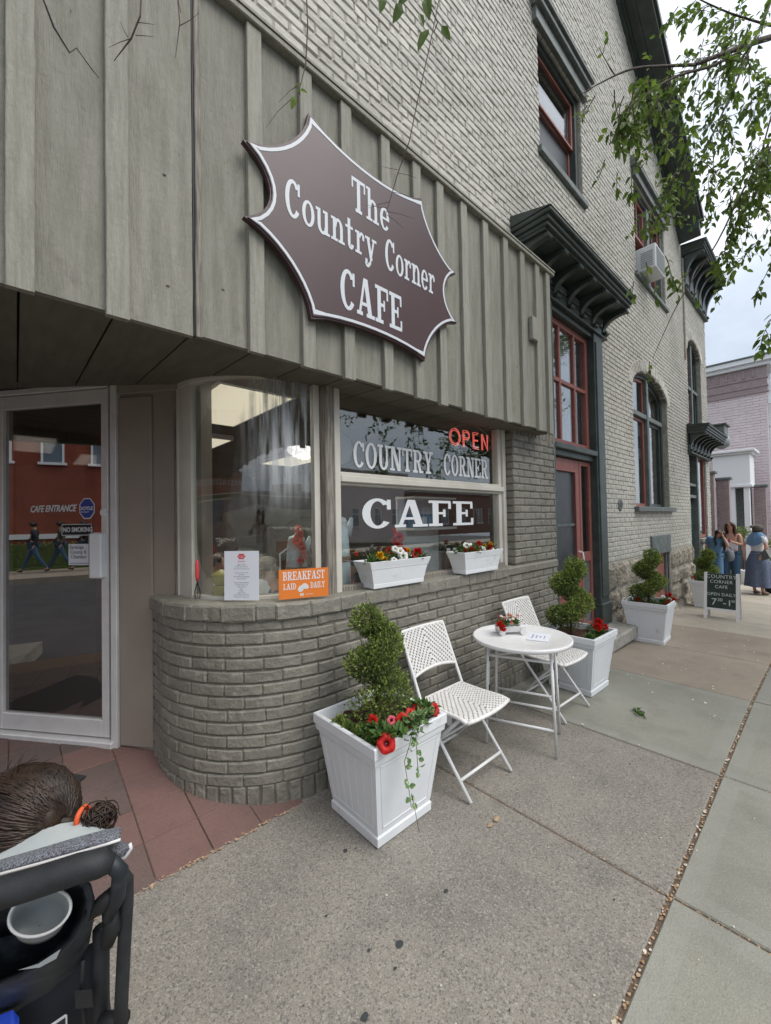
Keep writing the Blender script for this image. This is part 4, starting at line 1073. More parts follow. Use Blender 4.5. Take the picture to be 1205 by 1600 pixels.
mb = MB(); o8 = [(.063 * cos(radians(22.5 + 45 * k)), .075 * sin(radians(22.5 + 45 * k))) for k in range(8)]
mb.prism([(-a, b) for a, b in o8][::-1], lambda u, v, d: dpt(.205 + u, 1.665 + v, -.0115 + d), 0, .001)
st = childof(mb, 'alarm_sticker', 'vinyl', cd)
mb = MB(); mb.prism([(-a * .9, b * .9) for a, b in o8][::-1], lambda u, v, d: dpt(.205 + u, 1.665 + v, -.0102 + d), 0, .0004); childof(mb, 'field', 'blue_sticker', cd)
me = bfont('DOYLE', .033, dtx(.263, 1.655, .0015), 'vinyl', bold=.001); childof(me, 'lettering', None, cd)
me = bfont('SECURITY', .014, dtx(.250, 1.637, .0015), 'vinyl'); childof(me, 'lettering', None, cd)
mb = MB(); mb.prism([(.165, 1.485), (.405, 1.485), (.405, 1.565), (.165, 1.565)], lambda u, v, d: dpt(u, v, -.0113 + d), 0, .001); childof(mb, 'notice', 'black', cd)
mb = MB()
for q in ((.167, .403, 1.559, 1.563), (.167, .403, 1.487, 1.491), (.167, .171, 1.487, 1.563), (.399, .403, 1.487, 1.563)): dbox(mb, q[0], q[1], -.0102, -.0097, q[2], q[3])
childof(mb, 'notice_border', 'vinyl', cd)
me = bfont('NO SMOKING', .044, dtx(.393, 1.511, .0008), 'vinyl', bold=.0012, sx=.83); childof(me, 'lettering', None, cd)
mb = MB(); dbox(mb, .185, .35, -.0113, -.0103, 1.29, 1.43); childof(mb, 'white_sticker', 'paper', cd)
for i, tx in enumerate(('Saratoga', 'County &', 'Chamber')):
    me = bfont(tx, .034, dtx(.342 - .006 * i, 1.398 - .032 * i, .0006), 'ink', sx=.95); childof(me, 'lettering', None, cd)
mb = MB(); dbox(mb, .195, .34, -.0101, -.0098, 1.30, 1.304); childof(mb, 'rule', 'ink', cd)

# ---- board and batten fascia
FA = 1.85
back = MB(); back.box(-1.55, 3.93, FA + .03, FA + .10, 2.40, 3.97); back.box(-1.58, -1.50, FA + .05, 9, 2.40, 3.97)
fas = part(back, 'fascia', 'batten')
def board_mesh(w_, z0, z1, dpth, seed):
    r_ = random.Random(seed); n = 14; P = []
    for j in range(n + 1):
        z = z0 + (z1 - z0) * j / n; e0, e1 = r_.uniform(-.0015, .0015), r_.uniform(-.0015, .0015)
        P.append([(e0, .0, z), (e0, -dpth + .003, z), (e0 + .003, -dpth, z), (w_ / 2, -dpth + r_.uniform(-.001, .001), z), (w_ + e1 - .003, -dpth, z), (w_ + e1, -dpth + .003, z), (w_ + e1, 0, z)])
    mb = MB(); mb.grid([p[::-1] for p in P]); mb.f.append((0, 1, 2, 3, 4, 5, 6)); mb.mi.append(0); return mb
batx = [-1.40, -1.12, -.84, -.555, -.275, .009, .289, .575, .856, 1.143, 1.41, 1.71, 1.99, 2.25, 2.53, 2.82, 3.10, 3.38, 3.66, 3.885]
for i, bx_ in enumerate(batx):
    nx_ = batx[i + 1] if i + 1 < len(batx) else None
    if nx_:
        o = childof(board_mesh(nx_ - bx_ - .006, 2.372 + U(-.006, .006) + .005 * bx_, 3.96, .03, i), 'board', 'board', fas); o.location = (bx_ + .003, FA + .03, 0)
    if abs(bx_ - .575) < .01:
        o = childof(board_mesh(.026, 2.366, 3.962, .014, 50), 'joint_strip', 'weathered', fas); o.location = (bx_ + .004, FA - .0005, 0); continue
    o = childof(board_mesh(.076, 2.352 + U(-.006, .006) + .005 * bx_, 3.955, .03, 100 + i), 'batten', 'batten', fas); o.location = (bx_ - .038, FA - .0005, 0); o.rotation_euler = (0, U(-.003, .003), 0)
mb = MB(); mb.box(.571, .579, FA - .004, FA + .02, 2.37, 3.96); childof(mb, 'open_seam', 'black', fas)
mb = MB(); mb.bbox(-1.6, 3.99, FA - .045, FA + .02, 3.962, 3.995, .005)
mb.add([(-1.6, FA - .05, 3.997), (3.99, FA - .05, 3.997), (3.99, WY + .005, 4.05), (-1.6, WY + .005, 4.05), (-1.6, FA - .05, 4.012), (3.99, FA - .05, 4.012), (3.99, WY + .005, 4.068), (-1.6, WY + .005, 4.068)], [(0, 3, 2, 1), (4, 5, 6, 7), (0, 1, 5, 4), (1, 2, 6, 5), (3, 0, 4, 7)])
childof(mb, 'cap_flashing', 'batten', fas)
mb = MB(); mb.bbox(3.52, 3.625, FA - .045, FA - .002, 3.20, 3.42, .006); childof(mb, 'patch_block', 'batten', fas)
mb = MB(); mb.box(3.93, 3.95, FA - .0, WY + .02, 2.5, 3.96); childof(mb, 'end_board', 'batten', fas)
# long dark crack in the first board
mb = MB(); pts = [(.055, 3.48), (.10, 3.36), (.145, 3.30), (.165, 3.335), (.21, 3.29), (.235, 3.27)]
mb.tube([(x, FA - .0005, z) for x, z in pts], [.002, .0035, .003, .002, .002, .001], 5); childof(mb, 'crack', 'black', fas)
mb = MB()
for x, z in ((.46, 3.02), (.47, 2.55), (2.06, 2.58), (.70, 2.62), (1.27, 3.6), (3.3, 2.9)):
    t = MB(); t.lathe([(.006, 0), (.0065, .001), (.002, .0012)], (0, 0, 0), 9, 1.2, .7); mb.add([(x + a, FA - c - .0004, z + b) for a, b, c in t.v], t.f)
childof(mb, 'knots', 'bark', fas, kind='stuff')
# ---- soffit planks
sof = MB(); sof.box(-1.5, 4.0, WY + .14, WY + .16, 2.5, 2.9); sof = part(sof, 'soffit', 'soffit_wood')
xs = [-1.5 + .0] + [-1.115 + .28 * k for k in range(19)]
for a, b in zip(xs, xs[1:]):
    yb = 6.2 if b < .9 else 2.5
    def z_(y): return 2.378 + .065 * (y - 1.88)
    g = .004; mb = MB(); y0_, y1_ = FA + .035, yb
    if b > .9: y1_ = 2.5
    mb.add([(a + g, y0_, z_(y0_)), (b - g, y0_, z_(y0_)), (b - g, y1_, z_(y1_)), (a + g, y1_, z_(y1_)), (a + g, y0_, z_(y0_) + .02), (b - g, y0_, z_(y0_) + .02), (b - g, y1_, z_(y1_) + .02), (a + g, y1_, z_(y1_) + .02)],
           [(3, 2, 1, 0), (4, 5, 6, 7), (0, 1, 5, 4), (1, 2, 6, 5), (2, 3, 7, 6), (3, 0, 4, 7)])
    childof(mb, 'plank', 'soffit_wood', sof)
mb = MB(); mb.add([(-1.5, 1.95, 2.42), (.9, 1.95, 2.42), (.9, 2.5, 2.46), (.25, 3.3, 2.51), (-1.5, 6.2, 2.71)], [(0, 1, 2, 3, 4)]); childof(mb, 'backing', 'black', sof)  # unseen black sheet added above the planks to block light through their seams

# ---- cafe interior
rm = MB()
rm.box(.9, 9.5, 8.8, 8.9, 0, 2.7); rm.box(4.36, 4.4, 2.3, 8.8, 0, 2.7); rm.box(-1.3, .0, 8.8, 8.9, 0, 2.7)
rm.box(-1.5, -1.4, 6, 8.9, 0, 2.7)
room = part(rm, 'room_walls', 'room')
mb = MB(); mb.add([(.7, 3.0, .15), (1.4, 2.25, .15), (4.35, 2.25, .15), (4.35, 8.8, .15), (-1.4, 8.8, .15), (-1.4, 5.8, .15)], [(0, 1, 2, 3, 4, 5)]); part(mb, 'room_floor', 'table_wood')
mb = MB(); mb.add([(.62, 3.1, 2.56), (.74, 2.75, 2.56), (.9, 2.4, 2.56), (1.1, 2.2, 2.56), (1.45, 2.13, 2.56), (4.35, 2.13, 2.56), (4.35, 8.8, 2.56), (-1.4, 8.8, 2.56), (-1.4, 5.8, 2.56)], [(8, 7, 6, 5, 4, 3, 2, 1, 0)]); part(mb, 'room_ceiling', 'room')
for (x, y, r_) in ((1.3, 3.35, 0), (1.55, 5.2, 0), (.9, 7.2, 0), (.05, 6.2, 0), (3.2, 5.6, 0)):
    mb = MB(); mb.bbox(x - .3, x + .3, y - .6, y + .6, 2.50, 2.555, .006); cl = part(mb, 'ceiling_light', 'far_white')
    mb = MB(); mb.box(x - .27, x + .27, y - .57, y + .57, 2.496, 2.4995); childof(mb, 'diffuser', 'light_panel', cl)
    ld = bpy.data.lights.new('ceiling_lamp', 'AREA'); ld.shape = 'RECTANGLE'; ld.size = .54; ld.size_y = 1.14; ld.energy = 9; ld.color = (1, .93, .80)
    lo = bpy.data.objects.new('ceiling_lamp', ld); COL.objects.link(lo); lo.location = (x, y, 2.49); lo['kind'] = 'helper'
mb = MB(); mb.bbox(1.55, 3.40, 2.2, 2.52, SZ - .12, SZ - .04, .005); part(mb, 'window_ledge', 'far_white')
mb = MB(); rows = []
for i in range(25):
    a = -pi / 2 + pi / 2 * i / 24; rows.append([cpt(a, CR - .33, SZ - .04), cpt(a, CR - .035, SZ - .04), cpt(a, CR - .035, SZ - .1), cpt(a, CR - .33, SZ - .1)])
mb.grid(rows); part(mb, 'curved_ledge', 'far_white')
mb = MB(); mb.bbox(2.72, 3.36, 2.6, 2.85, 1.45, 1.475, .004); mb.bbox(2.72, 3.36, 2.6, 2.85, 1.75, 1.77, .004); mb.box(2.74, 3.34, 2.84, 2.86, SZ - .1, 1.78); part(mb, 'shelf', 'far_white')
mb = MB(); mb.bbox(.98, 1.04, 4.0, 4.06, .15, 2.5, .006); mb.bbox(.60, .66, 5.0, 5.06, .15, 2.5, .006); part(mb, 'room_post', 'logo_red')

# ================================================================== SECOND BRICK BUILDING (corner)
b2 = empty('brick_building', 'narrow painted brick building with bracketed roof cornice beyond the long facade', 'building', (12, WY, 0), world=True)
OP2 = [(11.12, 12.52, 3.60, 5.28, .34), (10.98, 12.78, -.7, 2.98, 0)]
mb = MB()
for a, b, iv in cols_solid(10.865, 13.2, lambda x: -.6, lambda x: 7.0, OP2):
    for p, q in iv: mb.box(a, b, WY + .013, WY + .34, p, q)
mb.box(12.9, 13.195, WY + .34, 14, -.6, 7.0)
f2 = part(mb, 'street_wall', 'upper_mortar', parent=b2)
put_bricks(brick_items(10.88, 13.2, -.5, 6.56, lambda x: 7, OP2, WY + .005), 'upper_brick', f2, None, 120)
_b = bld; bld = b2
arched(11.12, 12.52, 3.60, 5.28, .34, 4.5, True)
mb = MB(); mb.bbox(11.05, 12.6, WY - .06, WY + .09, 3.53, 3.598, .006); part(mb, 'window_sill', 'greengrey')
cornice(b2, 10.86, 13.22, 6.56, .40, 6, 'roof_cornice', hh=.80, slope=.05, bw=.10)
cornice(b2, 10.86, 13.10, 2.93, .34, 7, 'cornice', hh=.48, slope=.05)
mb = MB(); mb.bbox(10.98, 11.06, WY + .02, WY + .2, -.4, 2.97, .006); mb.bbox(11.72, 11.84, WY + .0, WY + .2, -.4, 2.97, .006); mb.bbox(12.70, 12.78, WY + .02, WY + .2, -.4, 2.97, .006)
mb.bbox(11.06, 11.72, WY + .03, WY + .2, 1.93, 2.0, .004); mb.bbox(11.06, 11.72, WY + .03, WY + .2, 2.2, 2.26, .004)
sf = part(mb, 'shopfront_frame', 'greengrey')
mb = MB(); mb.bbox(11.06, 11.72, WY + .12, WY + .16, -.4, 1.93, .004); mb.bbox(11.12, 11.66, WY + .10, WY + .12, -.2, .5, .01); mb.bbox(11.12, 11.66, WY + .10, WY + .12, .7, 1.8, .01)
MT['dark_green'] = mat('dark_green', (.01, .045, .032), .4); part(mb, 'green_door', 'dark_green')
mb = MB(); mb.box(11.06, 11.72, WY + .14, WY + .146, 2.0, 2.97); childof(mb, 'pane', 'dark_glass', sf)
mb = MB(); rect_frame(mb, 11.84, 12.70, WY + .04, WY + .1, 1.0, 2.96, .06); childof(mb, 'sash', 'red', sf)
mb = MB(); mb.box(11.9, 12.64, WY + .07, WY + .076, 1.06, 2.9); childof(mb, 'pane', 'glass', sf)
wcurt(11.86, 12.68, 1.05, 2.9, WY + .22, sf)
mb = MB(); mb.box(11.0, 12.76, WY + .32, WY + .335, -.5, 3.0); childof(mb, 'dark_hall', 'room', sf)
mb = MB(); mb.bbox(11.82, 12.85, WY - .06, WY + .1, .90, .985, .006); part(mb, 'window_sill', 'concrete_trim')
mb = MB()
for a, b, iv in ((11.82, 12.77, 0),): mb.box(a, b, WY + .015, WY + .3, -.5, .9)
br_ = part(mb, 'apron_wall', 'upper_mortar'); put_bricks(brick_items(11.82, 12.77, -.45, .9, lambda x: .9, [], WY + .006), 'upper_brick', br_, None, 0)
bld = _b

# ================================================================== PINK BUILDING BEYOND
PKX = 22.0
pk = empty('pink_building', 'pale pink painted brick building with a white portico at the far end', 'building', (PKX, 5, -.8), world=True)
def ppart(mb, n, m, **k): return build(mb, n, m, pk, **k)
mb = MB(); mb.box(PKX + .02, PKX + 12, 1.62, 12, -1.3, 7.0)
pw = ppart(mb, 'side_wall', 'pink_mortar')
rows_ = []
k = 0; z = -1.1
while z < 6.35:
    y = 1.60 + (0 if k % 2 else -.2)
    while y < 9.5:
        a, b = max(y, 1.60), y + .42
        if b - a > .05: rows_.append((Matrix.Translation((PKX + .03 + U(-.004, .004), (a + b) / 2, z + .05)) @ Matrix.Rotation(-pi / 2, 4, 'Z'), b - a, .10))
        y += .43
    z += .112; k += 1
put_bricks(rows_, 'pink_brick', pw, None, 150)
mb = MB(); z0 = 6.40
for (za, zb_, pr_) in ((6.38, 6.44, .06), (6.62, 6.68, .05), (6.95, 7.0, .05)): mb.bbox(PKX - pr_, PKX + .1, 1.60 - pr_, 9.5, za, zb_, .004)
mb.box(PKX - .02, PKX + .1, 1.58, 9.5, 6.44, 7.45)
ppart(mb, 'brick_frieze', 'purple_brick')
for k in range(13):
    mb = MB(); mb.box(PKX - .05, PKX - .02, 1.95 + k * .28, 2.02 + k * .28, 7.06, 7.36); ppart(mb, 'dentil', 'purple_brick')
mb = MB(); mb.bbox(PKX - .14, PKX + 12, 1.46, 9.6, 7.45, 7.6, .01); mb.bbox(PKX - .26, PKX + 12, 1.34, 9.7, 7.6, 7.8, .012); ppart(mb, 'white_cornice', 'far_white')
mb = MB(); mb.box(PKX - .3, PKX + 12.1, 1.3, 9.8, 7.801, 7.86); ppart(mb, 'roof_edge', 'greengrey')
for zc in (3.9, 6.1, .6):
    mb = MB(); mb.bbox(PKX + .5, PKX + 2.0, 1.50, 1.63, zc - 1.0, zc + 1.1, .01); wn = ppart(mb, 'window_surround', 'far_white')
    mb = MB(); mb.box(PKX + .65, PKX + 1.85, 1.48, 1.497, zc - .85, zc + .95); childof(mb, 'pane', 'dark_glass', wn)
mb = MB()
for k in range(2): mb.bbox(PKX + .05 + k * .0, PKX + .25, 1.44, 1.60, 5.9 + k * .5, 6.3 + k * .5, .01)
ppart(mb, 'corner_bracket', 'far_white')
# portico
mb = MB(); mb.bbox(20.0, 21.2, 1.98, 3.06, 2.65, 3.78, .01); mb.bbox(19.92, 21.3, 1.9, 3.14, 3.78, 3.86, .01); mb.bbox(19.84, 21.3, 1.82, 3.22, 3.86, 3.95, .01); mb.bbox(19.96, 21.2, 1.94, 3.10, 2.55, 2.65, .01)
po = ppart(mb, 'portico', 'far_white')
for ya in (2.02, 2.44, 2.84):
    mb = MB(); mb.bbox(20.04, 20.24, ya, ya + .17, -1.0, 2.56, .01); childof(mb, 'column', 'far_white', po)
mb = MB(); mb.box(20.9, 20.94, 2.05, 3.0, -1.0, 2.56); childof(mb, 'door', 'greengrey', po)
# purple wing walls
for (xa, xb, ya, yb, zt) in ((17.6, 17.9, 2.68, 4.6, 2.95), (18.2, 18.5, 2.36, 2.72, 2.75), (20.5, 20.8, 1.62, 1.95, 2.55)):
    mb = MB(); mb.box(xa + .01, xb, ya + .01, yb, -1.2, zt); wv = ppart(mb, 'wing_wall', 'purple_brick')
    it = []; z = -1.0; k = 0
    while z < zt - .1:
        y = ya - (.11 if k % 2 else 0)
        while y < yb - .03:
            a, b = max(y, ya), min(y + .21, yb)
            if b - a > .05: it.append((Matrix.Translation((xa + .03 - .006, (a + b) / 2, z + .04)) @ Matrix.Rotation(-pi / 2, 4, 'Z'), b - a, .068))
            y += .22
        z += .078; k += 1
    put_bricks(it, 'purple_brick', wv, None, 40)
    mb = MB(); mb.bbox(xa - .06, xb + .06, ya - .06, yb + .06, zt, zt + .08, .01); childof(mb, 'coping', 'greengrey', wv)
mb = MB(); mb.bbox(15.9, 16.4, 2.35, 2.9, 3.72, 3.95, .02); mb.lathe([(.17, -.5), (.19, -.3), (.19, 0), (.1, .1)], (16.1, 2.45, 3.95), 14)
# low white awning box seen past the corner
aw = empty('wall_lantern', 'grey box lantern on the wall past the corner cornice', 'lantern', (15.2, 2.35, 3.5), world=True)
mb = MB(); mb.bbox(15.0, 15.6, 2.0, 2.9, 3.82, 4.12, .02); mb.bbox(14.95, 15.65, 1.95, 2.9, 4.12, 4.17, .01); build(mb, 'hood', 'greengrey', aw)
mb = MB(); mb.lathe([(.05, 0), (.17, .06), (.2, .2), (.17, .36), (.05, .4)], (15.2, 2.1, 3.45), 14); build(mb, 'globe', 'ac_grille', aw, True)
mb = MB(); mb.box(15.0, 15.6, 2.9, 3.3, -1, 6.0); 
wk = MB(); wk.box(13.25, 17.5, 4.5, 4.8, -1.3, 3.2); wk = build(wk, 'garden_wall', 'purple_brick'); wk['label'] = 'low purple brick wall in the gap behind the corner building'; wk['category'] = 'wall'
MT['pale_side'] = MT['pink_brick']

# ================================================================== ACROSS THE STREETS (seen mirrored in the glass)
def far_block(name, label, x0, x1, y0, y1, h, face, m, n_, rows, cat='building'):
    e_ = empty(name, label, cat, ((x0 + x1) / 2, (y0 + y1) / 2, -.13), world=True)
    mb = MB(); mb.box(x0, x1, y0, y1, -.3, h); wall_ = build(mb, 'wall', m, e_)
    mb = MB(); mb.bbox(x0 - .2, x1 + .2, y0 - .2, y1 + .2, h, h + .35, .03); build(mb, 'roof', 'concrete_trim', e_)
    for r in range(rows):
        for k in range(n_):
            zc = (4.57 if face == '+x' else 1.9) + r * 3.3
            if face == '+x':
                yc = y0 + (y1 - y0) * (k + .5) / n_; B = lambda a, b, c, d, p, q: (x1 + p, x1 + q, yc + a, yc + b, zc + c, zc + d)
            else:
                xc = x0 + (x1 - x0) * (k + .5) / n_; B = lambda a, b, c, d, p, q: (xc + a, xc + b, y1 + p, y1 + q, zc + c, zc + d)
            q_ = .34 if face == '+x' else .5; v_ = .66 if face == '+x' else .9
            mb = MB(); mb.box(*B(-q_, -q_ + .06, -v_, v_, 0, .05)); mb.box(*B(q_ - .06, q_, -v_, v_, 0, .05)); mb.box(*B(-q_, q_, v_, v_ + .06, 0, .06)); mb.box(*B(-q_ - .08, q_ + .08, -v_ - .09, -v_, 0, .1)); mb.box(*B(-q_ + .05, q_ - .05, .3, .35, 0, .04))
            f_ = build(mb, 'window', 'far_white', e_)
            mb = MB(); mb.box(*B(-q_ + .06, q_ - .06, -v_, v_, 0, .012)); childof(mb, 'pane', 'far_pane', f_)
    return e_
far_block('red_building', 'red brick building across the side street mirrored in the cafe door', -24, -15.3, -6, 21, 8.4, '+x', 'red_building', 18, 1)
far_block('brick_shop', 'low brown brick shop across the main street mirrored in the cafe window', 33, 60, -40, -27, 4.6, '+y', 'brown_brick', 8, 1)
far_block('brick_shop', 'taller pale shop across the main street mirrored beside the brown one', 18, 32.4, -40, -28, 6.4, '+y', 'pink_mortar', 5, 1)
far_block('brick_house', 'brown brick house across the main street mirrored in the curved glass', -14, 6, -42, -28, 5.5, '+y', 'purple_brick', 5, 2)
build(MB().box(-14.8, -12.0, -1, 40, -.3, .02), 'far_pavement', 'slab_brown', kind='structure')
build(MB().box(-3.4, -1.55, 4.4, 40, -.3, .0), 'side_pavement', 'slab_aggregate', kind='structure')
build(MB().box(-15.28, -14.8, -6, 40, -.3, .10), 'lawn', 'grass', kind='structure')
hg = empty('hedge', 'low clipped hedge along the foot of the red building across the side street', 'hedge', (-15.0, 7, .1), world=True)
mb = MB()
for k in range(5200):
    p = Vector((U(-15.25, -14.85), U(-4, 20), U(.15, 1.0))); mb.m = 1 if rnd() < .3 else 0; leaf2_ = (p, rdir() * .06, rdir() * .05); mb.add([p, p + leaf2_[1], p + leaf2_[1] + leaf2_[2], p + leaf2_[2]], [(0, 1, 2, 3)])
mb.m = 0; build(mb, 'foliage', ['leaf_dark', 'leaf_light'], hg, kind='stuff'); build(MB().box(-15.28, -14.98, -4, 20, .1, .92), 'core', 'leaf_dark', hg)
tb_ = build(MB().box(-15.297, -15.26, -6, 21, 1.10, 1.28), 'stone_band', 'far_white'); tb_['label'] = 'pale stone band running along the red building above the hedge'; tb_['category'] = 'stone band'
build(MB().box(-30, 60, -13.5, -11.2, -.3, .02), 'opposite_pavement', 'slab_pale', kind='structure')

# ================================================================== SIGN
sg = empty('cafe_sign', 'maroon star-edged board reading The Country Corner Cafe on the board front', 'sign', (1.57, FA - .04, 3.146), world=True)
CX, CZ = 1.567, 3.146
cusps = [(.775, .18), (.43, .535), (-.43, .535), (-.775, .18), (-.775, -.18), (-.43, -.53), (.43, -.53), (.775, -.18)]
dips = [.07, .08, .07, .125, .07, .05, .07, .125]
def star(sc=1., inset=0.):
    P = []
    for i in range(8):
        a, b = cusps[i], cusps[(i + 1) % 8]; mx_, mz_ = (a[0] + b[0]) / 2, (a[1] + b[1]) / 2
        nx, nz = -(b[1] - a[1]), b[0] - a[0]; l = hypot(nx, nz); nx, nz = nx / l, nz / l
        if nx * mx_ + nz * mz_ > 0: nx, nz = -nx, -nz
        for k in range(10):
            t = k / 10; w_ = 4 * t * (1 - t)
            w_ = w_ ** .8
            P.append((a[0] + (b[0] - a[0]) * t + nx * dips[i] * w_, a[1] + (b[1] - a[1]) * t + nz * dips[i] * w_))
    if inset:
        n = len(P); Q = []
        for i in range(n):
            p, q = P[i - 1], P[(i + 1) % n]; nx, nz = -(q[1] - p[1]), q[0] - p[0]; l = hypot(nx, nz); nx, nz = nx / l, nz / l
            cp = i % 10 == 0; k = inset * (2.0 if cp else 1)
            Q.append((P[i][0] + nx * k, P[i][1] + nz * k))
        P = Q
    return P
sf_ = lambda d0: (lambda u, v, d: (CX + u, FA - .035 - d0 - d, CZ + v))
mb = MB(); mb.prism(star(1, -.008), sf_(0), .0, .028); mb.prism(star(), sf_(0), .028, .034); board_ = build(mb, 'board', 'sign_maroon', sg)
o1, i1 = star(1, .006), star(1, .021)
mb = MB(); n = len(o1)
for i in range(n): mb.prism([o1[i], o1[(i + 1) % n], i1[(i + 1) % n], i1[i]], sf_(.034), 0, .0015)
build(mb, 'border_line', 'sign_white', sg)
def sgt(text, x0, z0, h, w_):
    build(slab_text(text, h, lambda u, v, d: (x0 + u, FA - .0695 - d, z0 + v), .0012, width=w_), 'lettering', 'sign_white', sg)
sgt('The', 1.405, 3.315, .195, .29); sgt('Country', .985, 3.08, .19, .60); sgt('Corner', 1.655, 3.08, .19, .455); sgt('CAFE', 1.315, 2.728, .222, .475)
mb = MB()
for x, z in ((1.2, 3.3), (1.9, 3.3), (1.2, 2.9), (1.9, 2.9)): mb.box(x - .03, x + .03, FA - .034, FA + .03, z - .03, z + .03)
build(mb, 'mounting_block', 'batten', sg)

# neon OPEN
ne = empty('neon_sign', 'glowing red neon OPEN sign inside the top of the cafe window', 'sign', (3.08, GYW + .07, 2.2), world=True)
def ntube(pts, m='neon_red', nm='letter', r=.0042): build(MB().tube([(x, GYW + .06, z) for x, z in pts], r, 6), nm, m, ne, True)
def el(cx, cz, rx, rz, a0=0, a1=360, n=22): return [(cx + rx * cos(radians(a0 + (a1 - a0) * k / n)), cz + rz * sin(radians(a0 + (a1 - a0) * k / n))) for k in range(n + 1)]
for dlt in (0, .016):
    ntube(el(2.84, 2.27, .075 - dlt, .075 - dlt))
    ntube([(2.955 + dlt, 2.195), (2.955 + dlt, 2.345 - dlt)] + el(3.01, 2.305, .042 - dlt / 3, .04 - dlt, 90, -90, 8) + [(2.96 + dlt, 2.265 + dlt)])
    ntube([(3.19 - dlt, 2.345 - dlt), (3.105 + dlt, 2.345 - dlt), (3.105 + dlt, 2.195 + dlt), (3.19, 2.195 + dlt)]); ntube([(3.105 + dlt, 2.27 + dlt / 2), (3.18, 2.27 + dlt / 2)])
    ntube([(3.24 + dlt, 2.195), (3.24 + dlt, 2.345), (3.335, 2.20), (3.345 - dlt, 2.35)])
ntube(el(3.08, 2.27, .31, .135, 10, 350, 40), 'ac_grille', 'frame_ring', .004)
build(MB().tube([(3.1, GYW + .07, 2.35), (3.12, GYW + .08, 2.5)], .003, 5), 'cord', 'black', ne)

# ================================================================== AIR CONDITIONER
ac = empty('air_conditioner', 'white window air conditioner hanging out of the upper paired window', 'air conditioner', (7.98, 1.95, 5.63), world=True)
mb = MB(); mb.bbox(7.74, 8.24, 1.82, 2.16, 5.63, 6.03, .012); build(mb, 'case', 'ac_white', ac)
mb = MB()
for k in range(12): mb.box(7.77, 8.21, 1.812, 1.819, 5.67 + k * .027, 5.683 + k * .027)
build(mb, 'rear_grille', 'ac_grille', ac)
mb = MB()
for k in range(8): mb.box(7.732, 7.738, 1.86, 2.04, 5.68 + k * .034, 5.692 + k * .034)
build(mb, 'side_louvre', 'ac_grille', ac)

# ================================================================== PLANTERS
def planter_proto():
    e_ = empty('planter', 'x', 'planter', group='white square planters along the wall')
    b0, b1, H = .178, .238, .455
    def hw(z): return b0 + (b1 - b0) * z / H
    mb = MB()
    def ring(h, z): return [(-h, -h, z), (h, -h, z), (h, h, z), (-h, h, z)]
    rings = [ring(b0 + .006, 0), ring(b0 + .010, .004), ring(b0 + .012, .045), ring(b0 + .006, .052), ring(b0 + .006, .060), ring(hw(.062), .062), ring(hw(H), H)]
    v = [p for r in rings for p in r]; f = [(k * 4 + i, k * 4 + (i + 1) % 4, k * 4 + 4 + (i + 1) % 4, k * 4 + 4 + i) for k in range(len(rings) - 1) for i in range(4)]
    f.append((3, 2, 1, 0)); mb.add(v, f); build(mb, 'body', 'white', e_)
    mb = MB(); rings = [ring(hw(H) - .0, H - .03), ring(hw(H) + .006, H - .028), ring(hw(H) + .010, H), ring(hw(H) + .016, H + .008), ring(hw(H) + .017, H + .055), ring(hw(H) + .012, H + .06), ring(hw(H) - .004, H + .058), ring(hw(H) - .008, H + .02), ring(hw(H) - .02, H - .08)]
    v = [p for r in rings for p in r]; mb.add(v, [(k * 4 + i, k * 4 + (i + 1) % 4, k * 4 + 4 + (i + 1) % 4, k * 4 + 4 + i) for k in range(len(rings) - 1) for i in range(4)]); build(mb, 'rim', 'white', e_)
    # framed panels on the four faces with beads; grooves on two sides
    for k in range(4):
        R_ = Matrix.Rotation(k * pi / 2, 4, 'Z'); mb = MB()
        def q(u0, u1, z0, z1, out):
            vs_ = []
            for d in (0, out):
                for (u, z) in ((u0, z0), (u1, z0), (u1, z1), (u0, z1)):
                    vs_.append(R_ @ Vector((u * (hw(z) - .03) / (b0 - .03) if True else u, -hw(z) - d, z)))
            mb.add(vs_, [(0, 1, 2, 3), (4, 5, 6, 7), (0, 1, 5, 4), (1, 2, 6, 5), (2, 3, 7, 6), (3, 0, 4, 7)])
        a = b0 - .03
        q(-a, -a + .006, .085, .405, .0025); q(a - .006, a, .085, .405, .0025); q(-a, a, .082, .088, .0025); q(-a, a, .402, .408, .0025)
        if k in (3, 1):
            for j in range(1, 6):
                u = -a + 2 * a * j / 6; q(u - .0015, u + .0015, .09, .40, .0018)
        build(mb, 'panel_frame', 'white', e_)
    mb = MB(); n = 14; P = [[((i / n - .5) * 2 * (hw(H) - .012), (j / n - .5) * 2 * (hw(H) - .012), .455 + .03 * mnoise.noise(Vector((i * .6, j * .6, 3))) + .02 * (1 - min(1, hypot(i / n - .5, j / n - .5) * 3))) for j in range(n + 1)] for i in range(n + 1)]
    mb.grid(P); build(mb, 'soil', 'mulch', e_, True)
    return e_
pl0 = planter_proto()
PL = [((1.447, 1.668), 0, 'nearest white square planter, beside the brick bay, with red petunias and a trailing vine'),
      ((3.83, 1.61), -.02, 'white square planter between the second woven chair and the red door'),
      ((6.12, 1.64), .03, 'white square planter in front of the red cellar hatch'),
      ((9.90, 1.66), .03, 'farthest white square planter, half hidden behind the chalkboard')]
for i, ((x, y), rz, lb) in enumerate(PL):
    if i == 0: pl0.location = (x, y, gz(x) + .002); pl0.rotation_euler = (0, 0, rz); pl0['label'] = lb
    else: copy_tree(pl0, (x, y, gz(x) + .002), rz, lb)

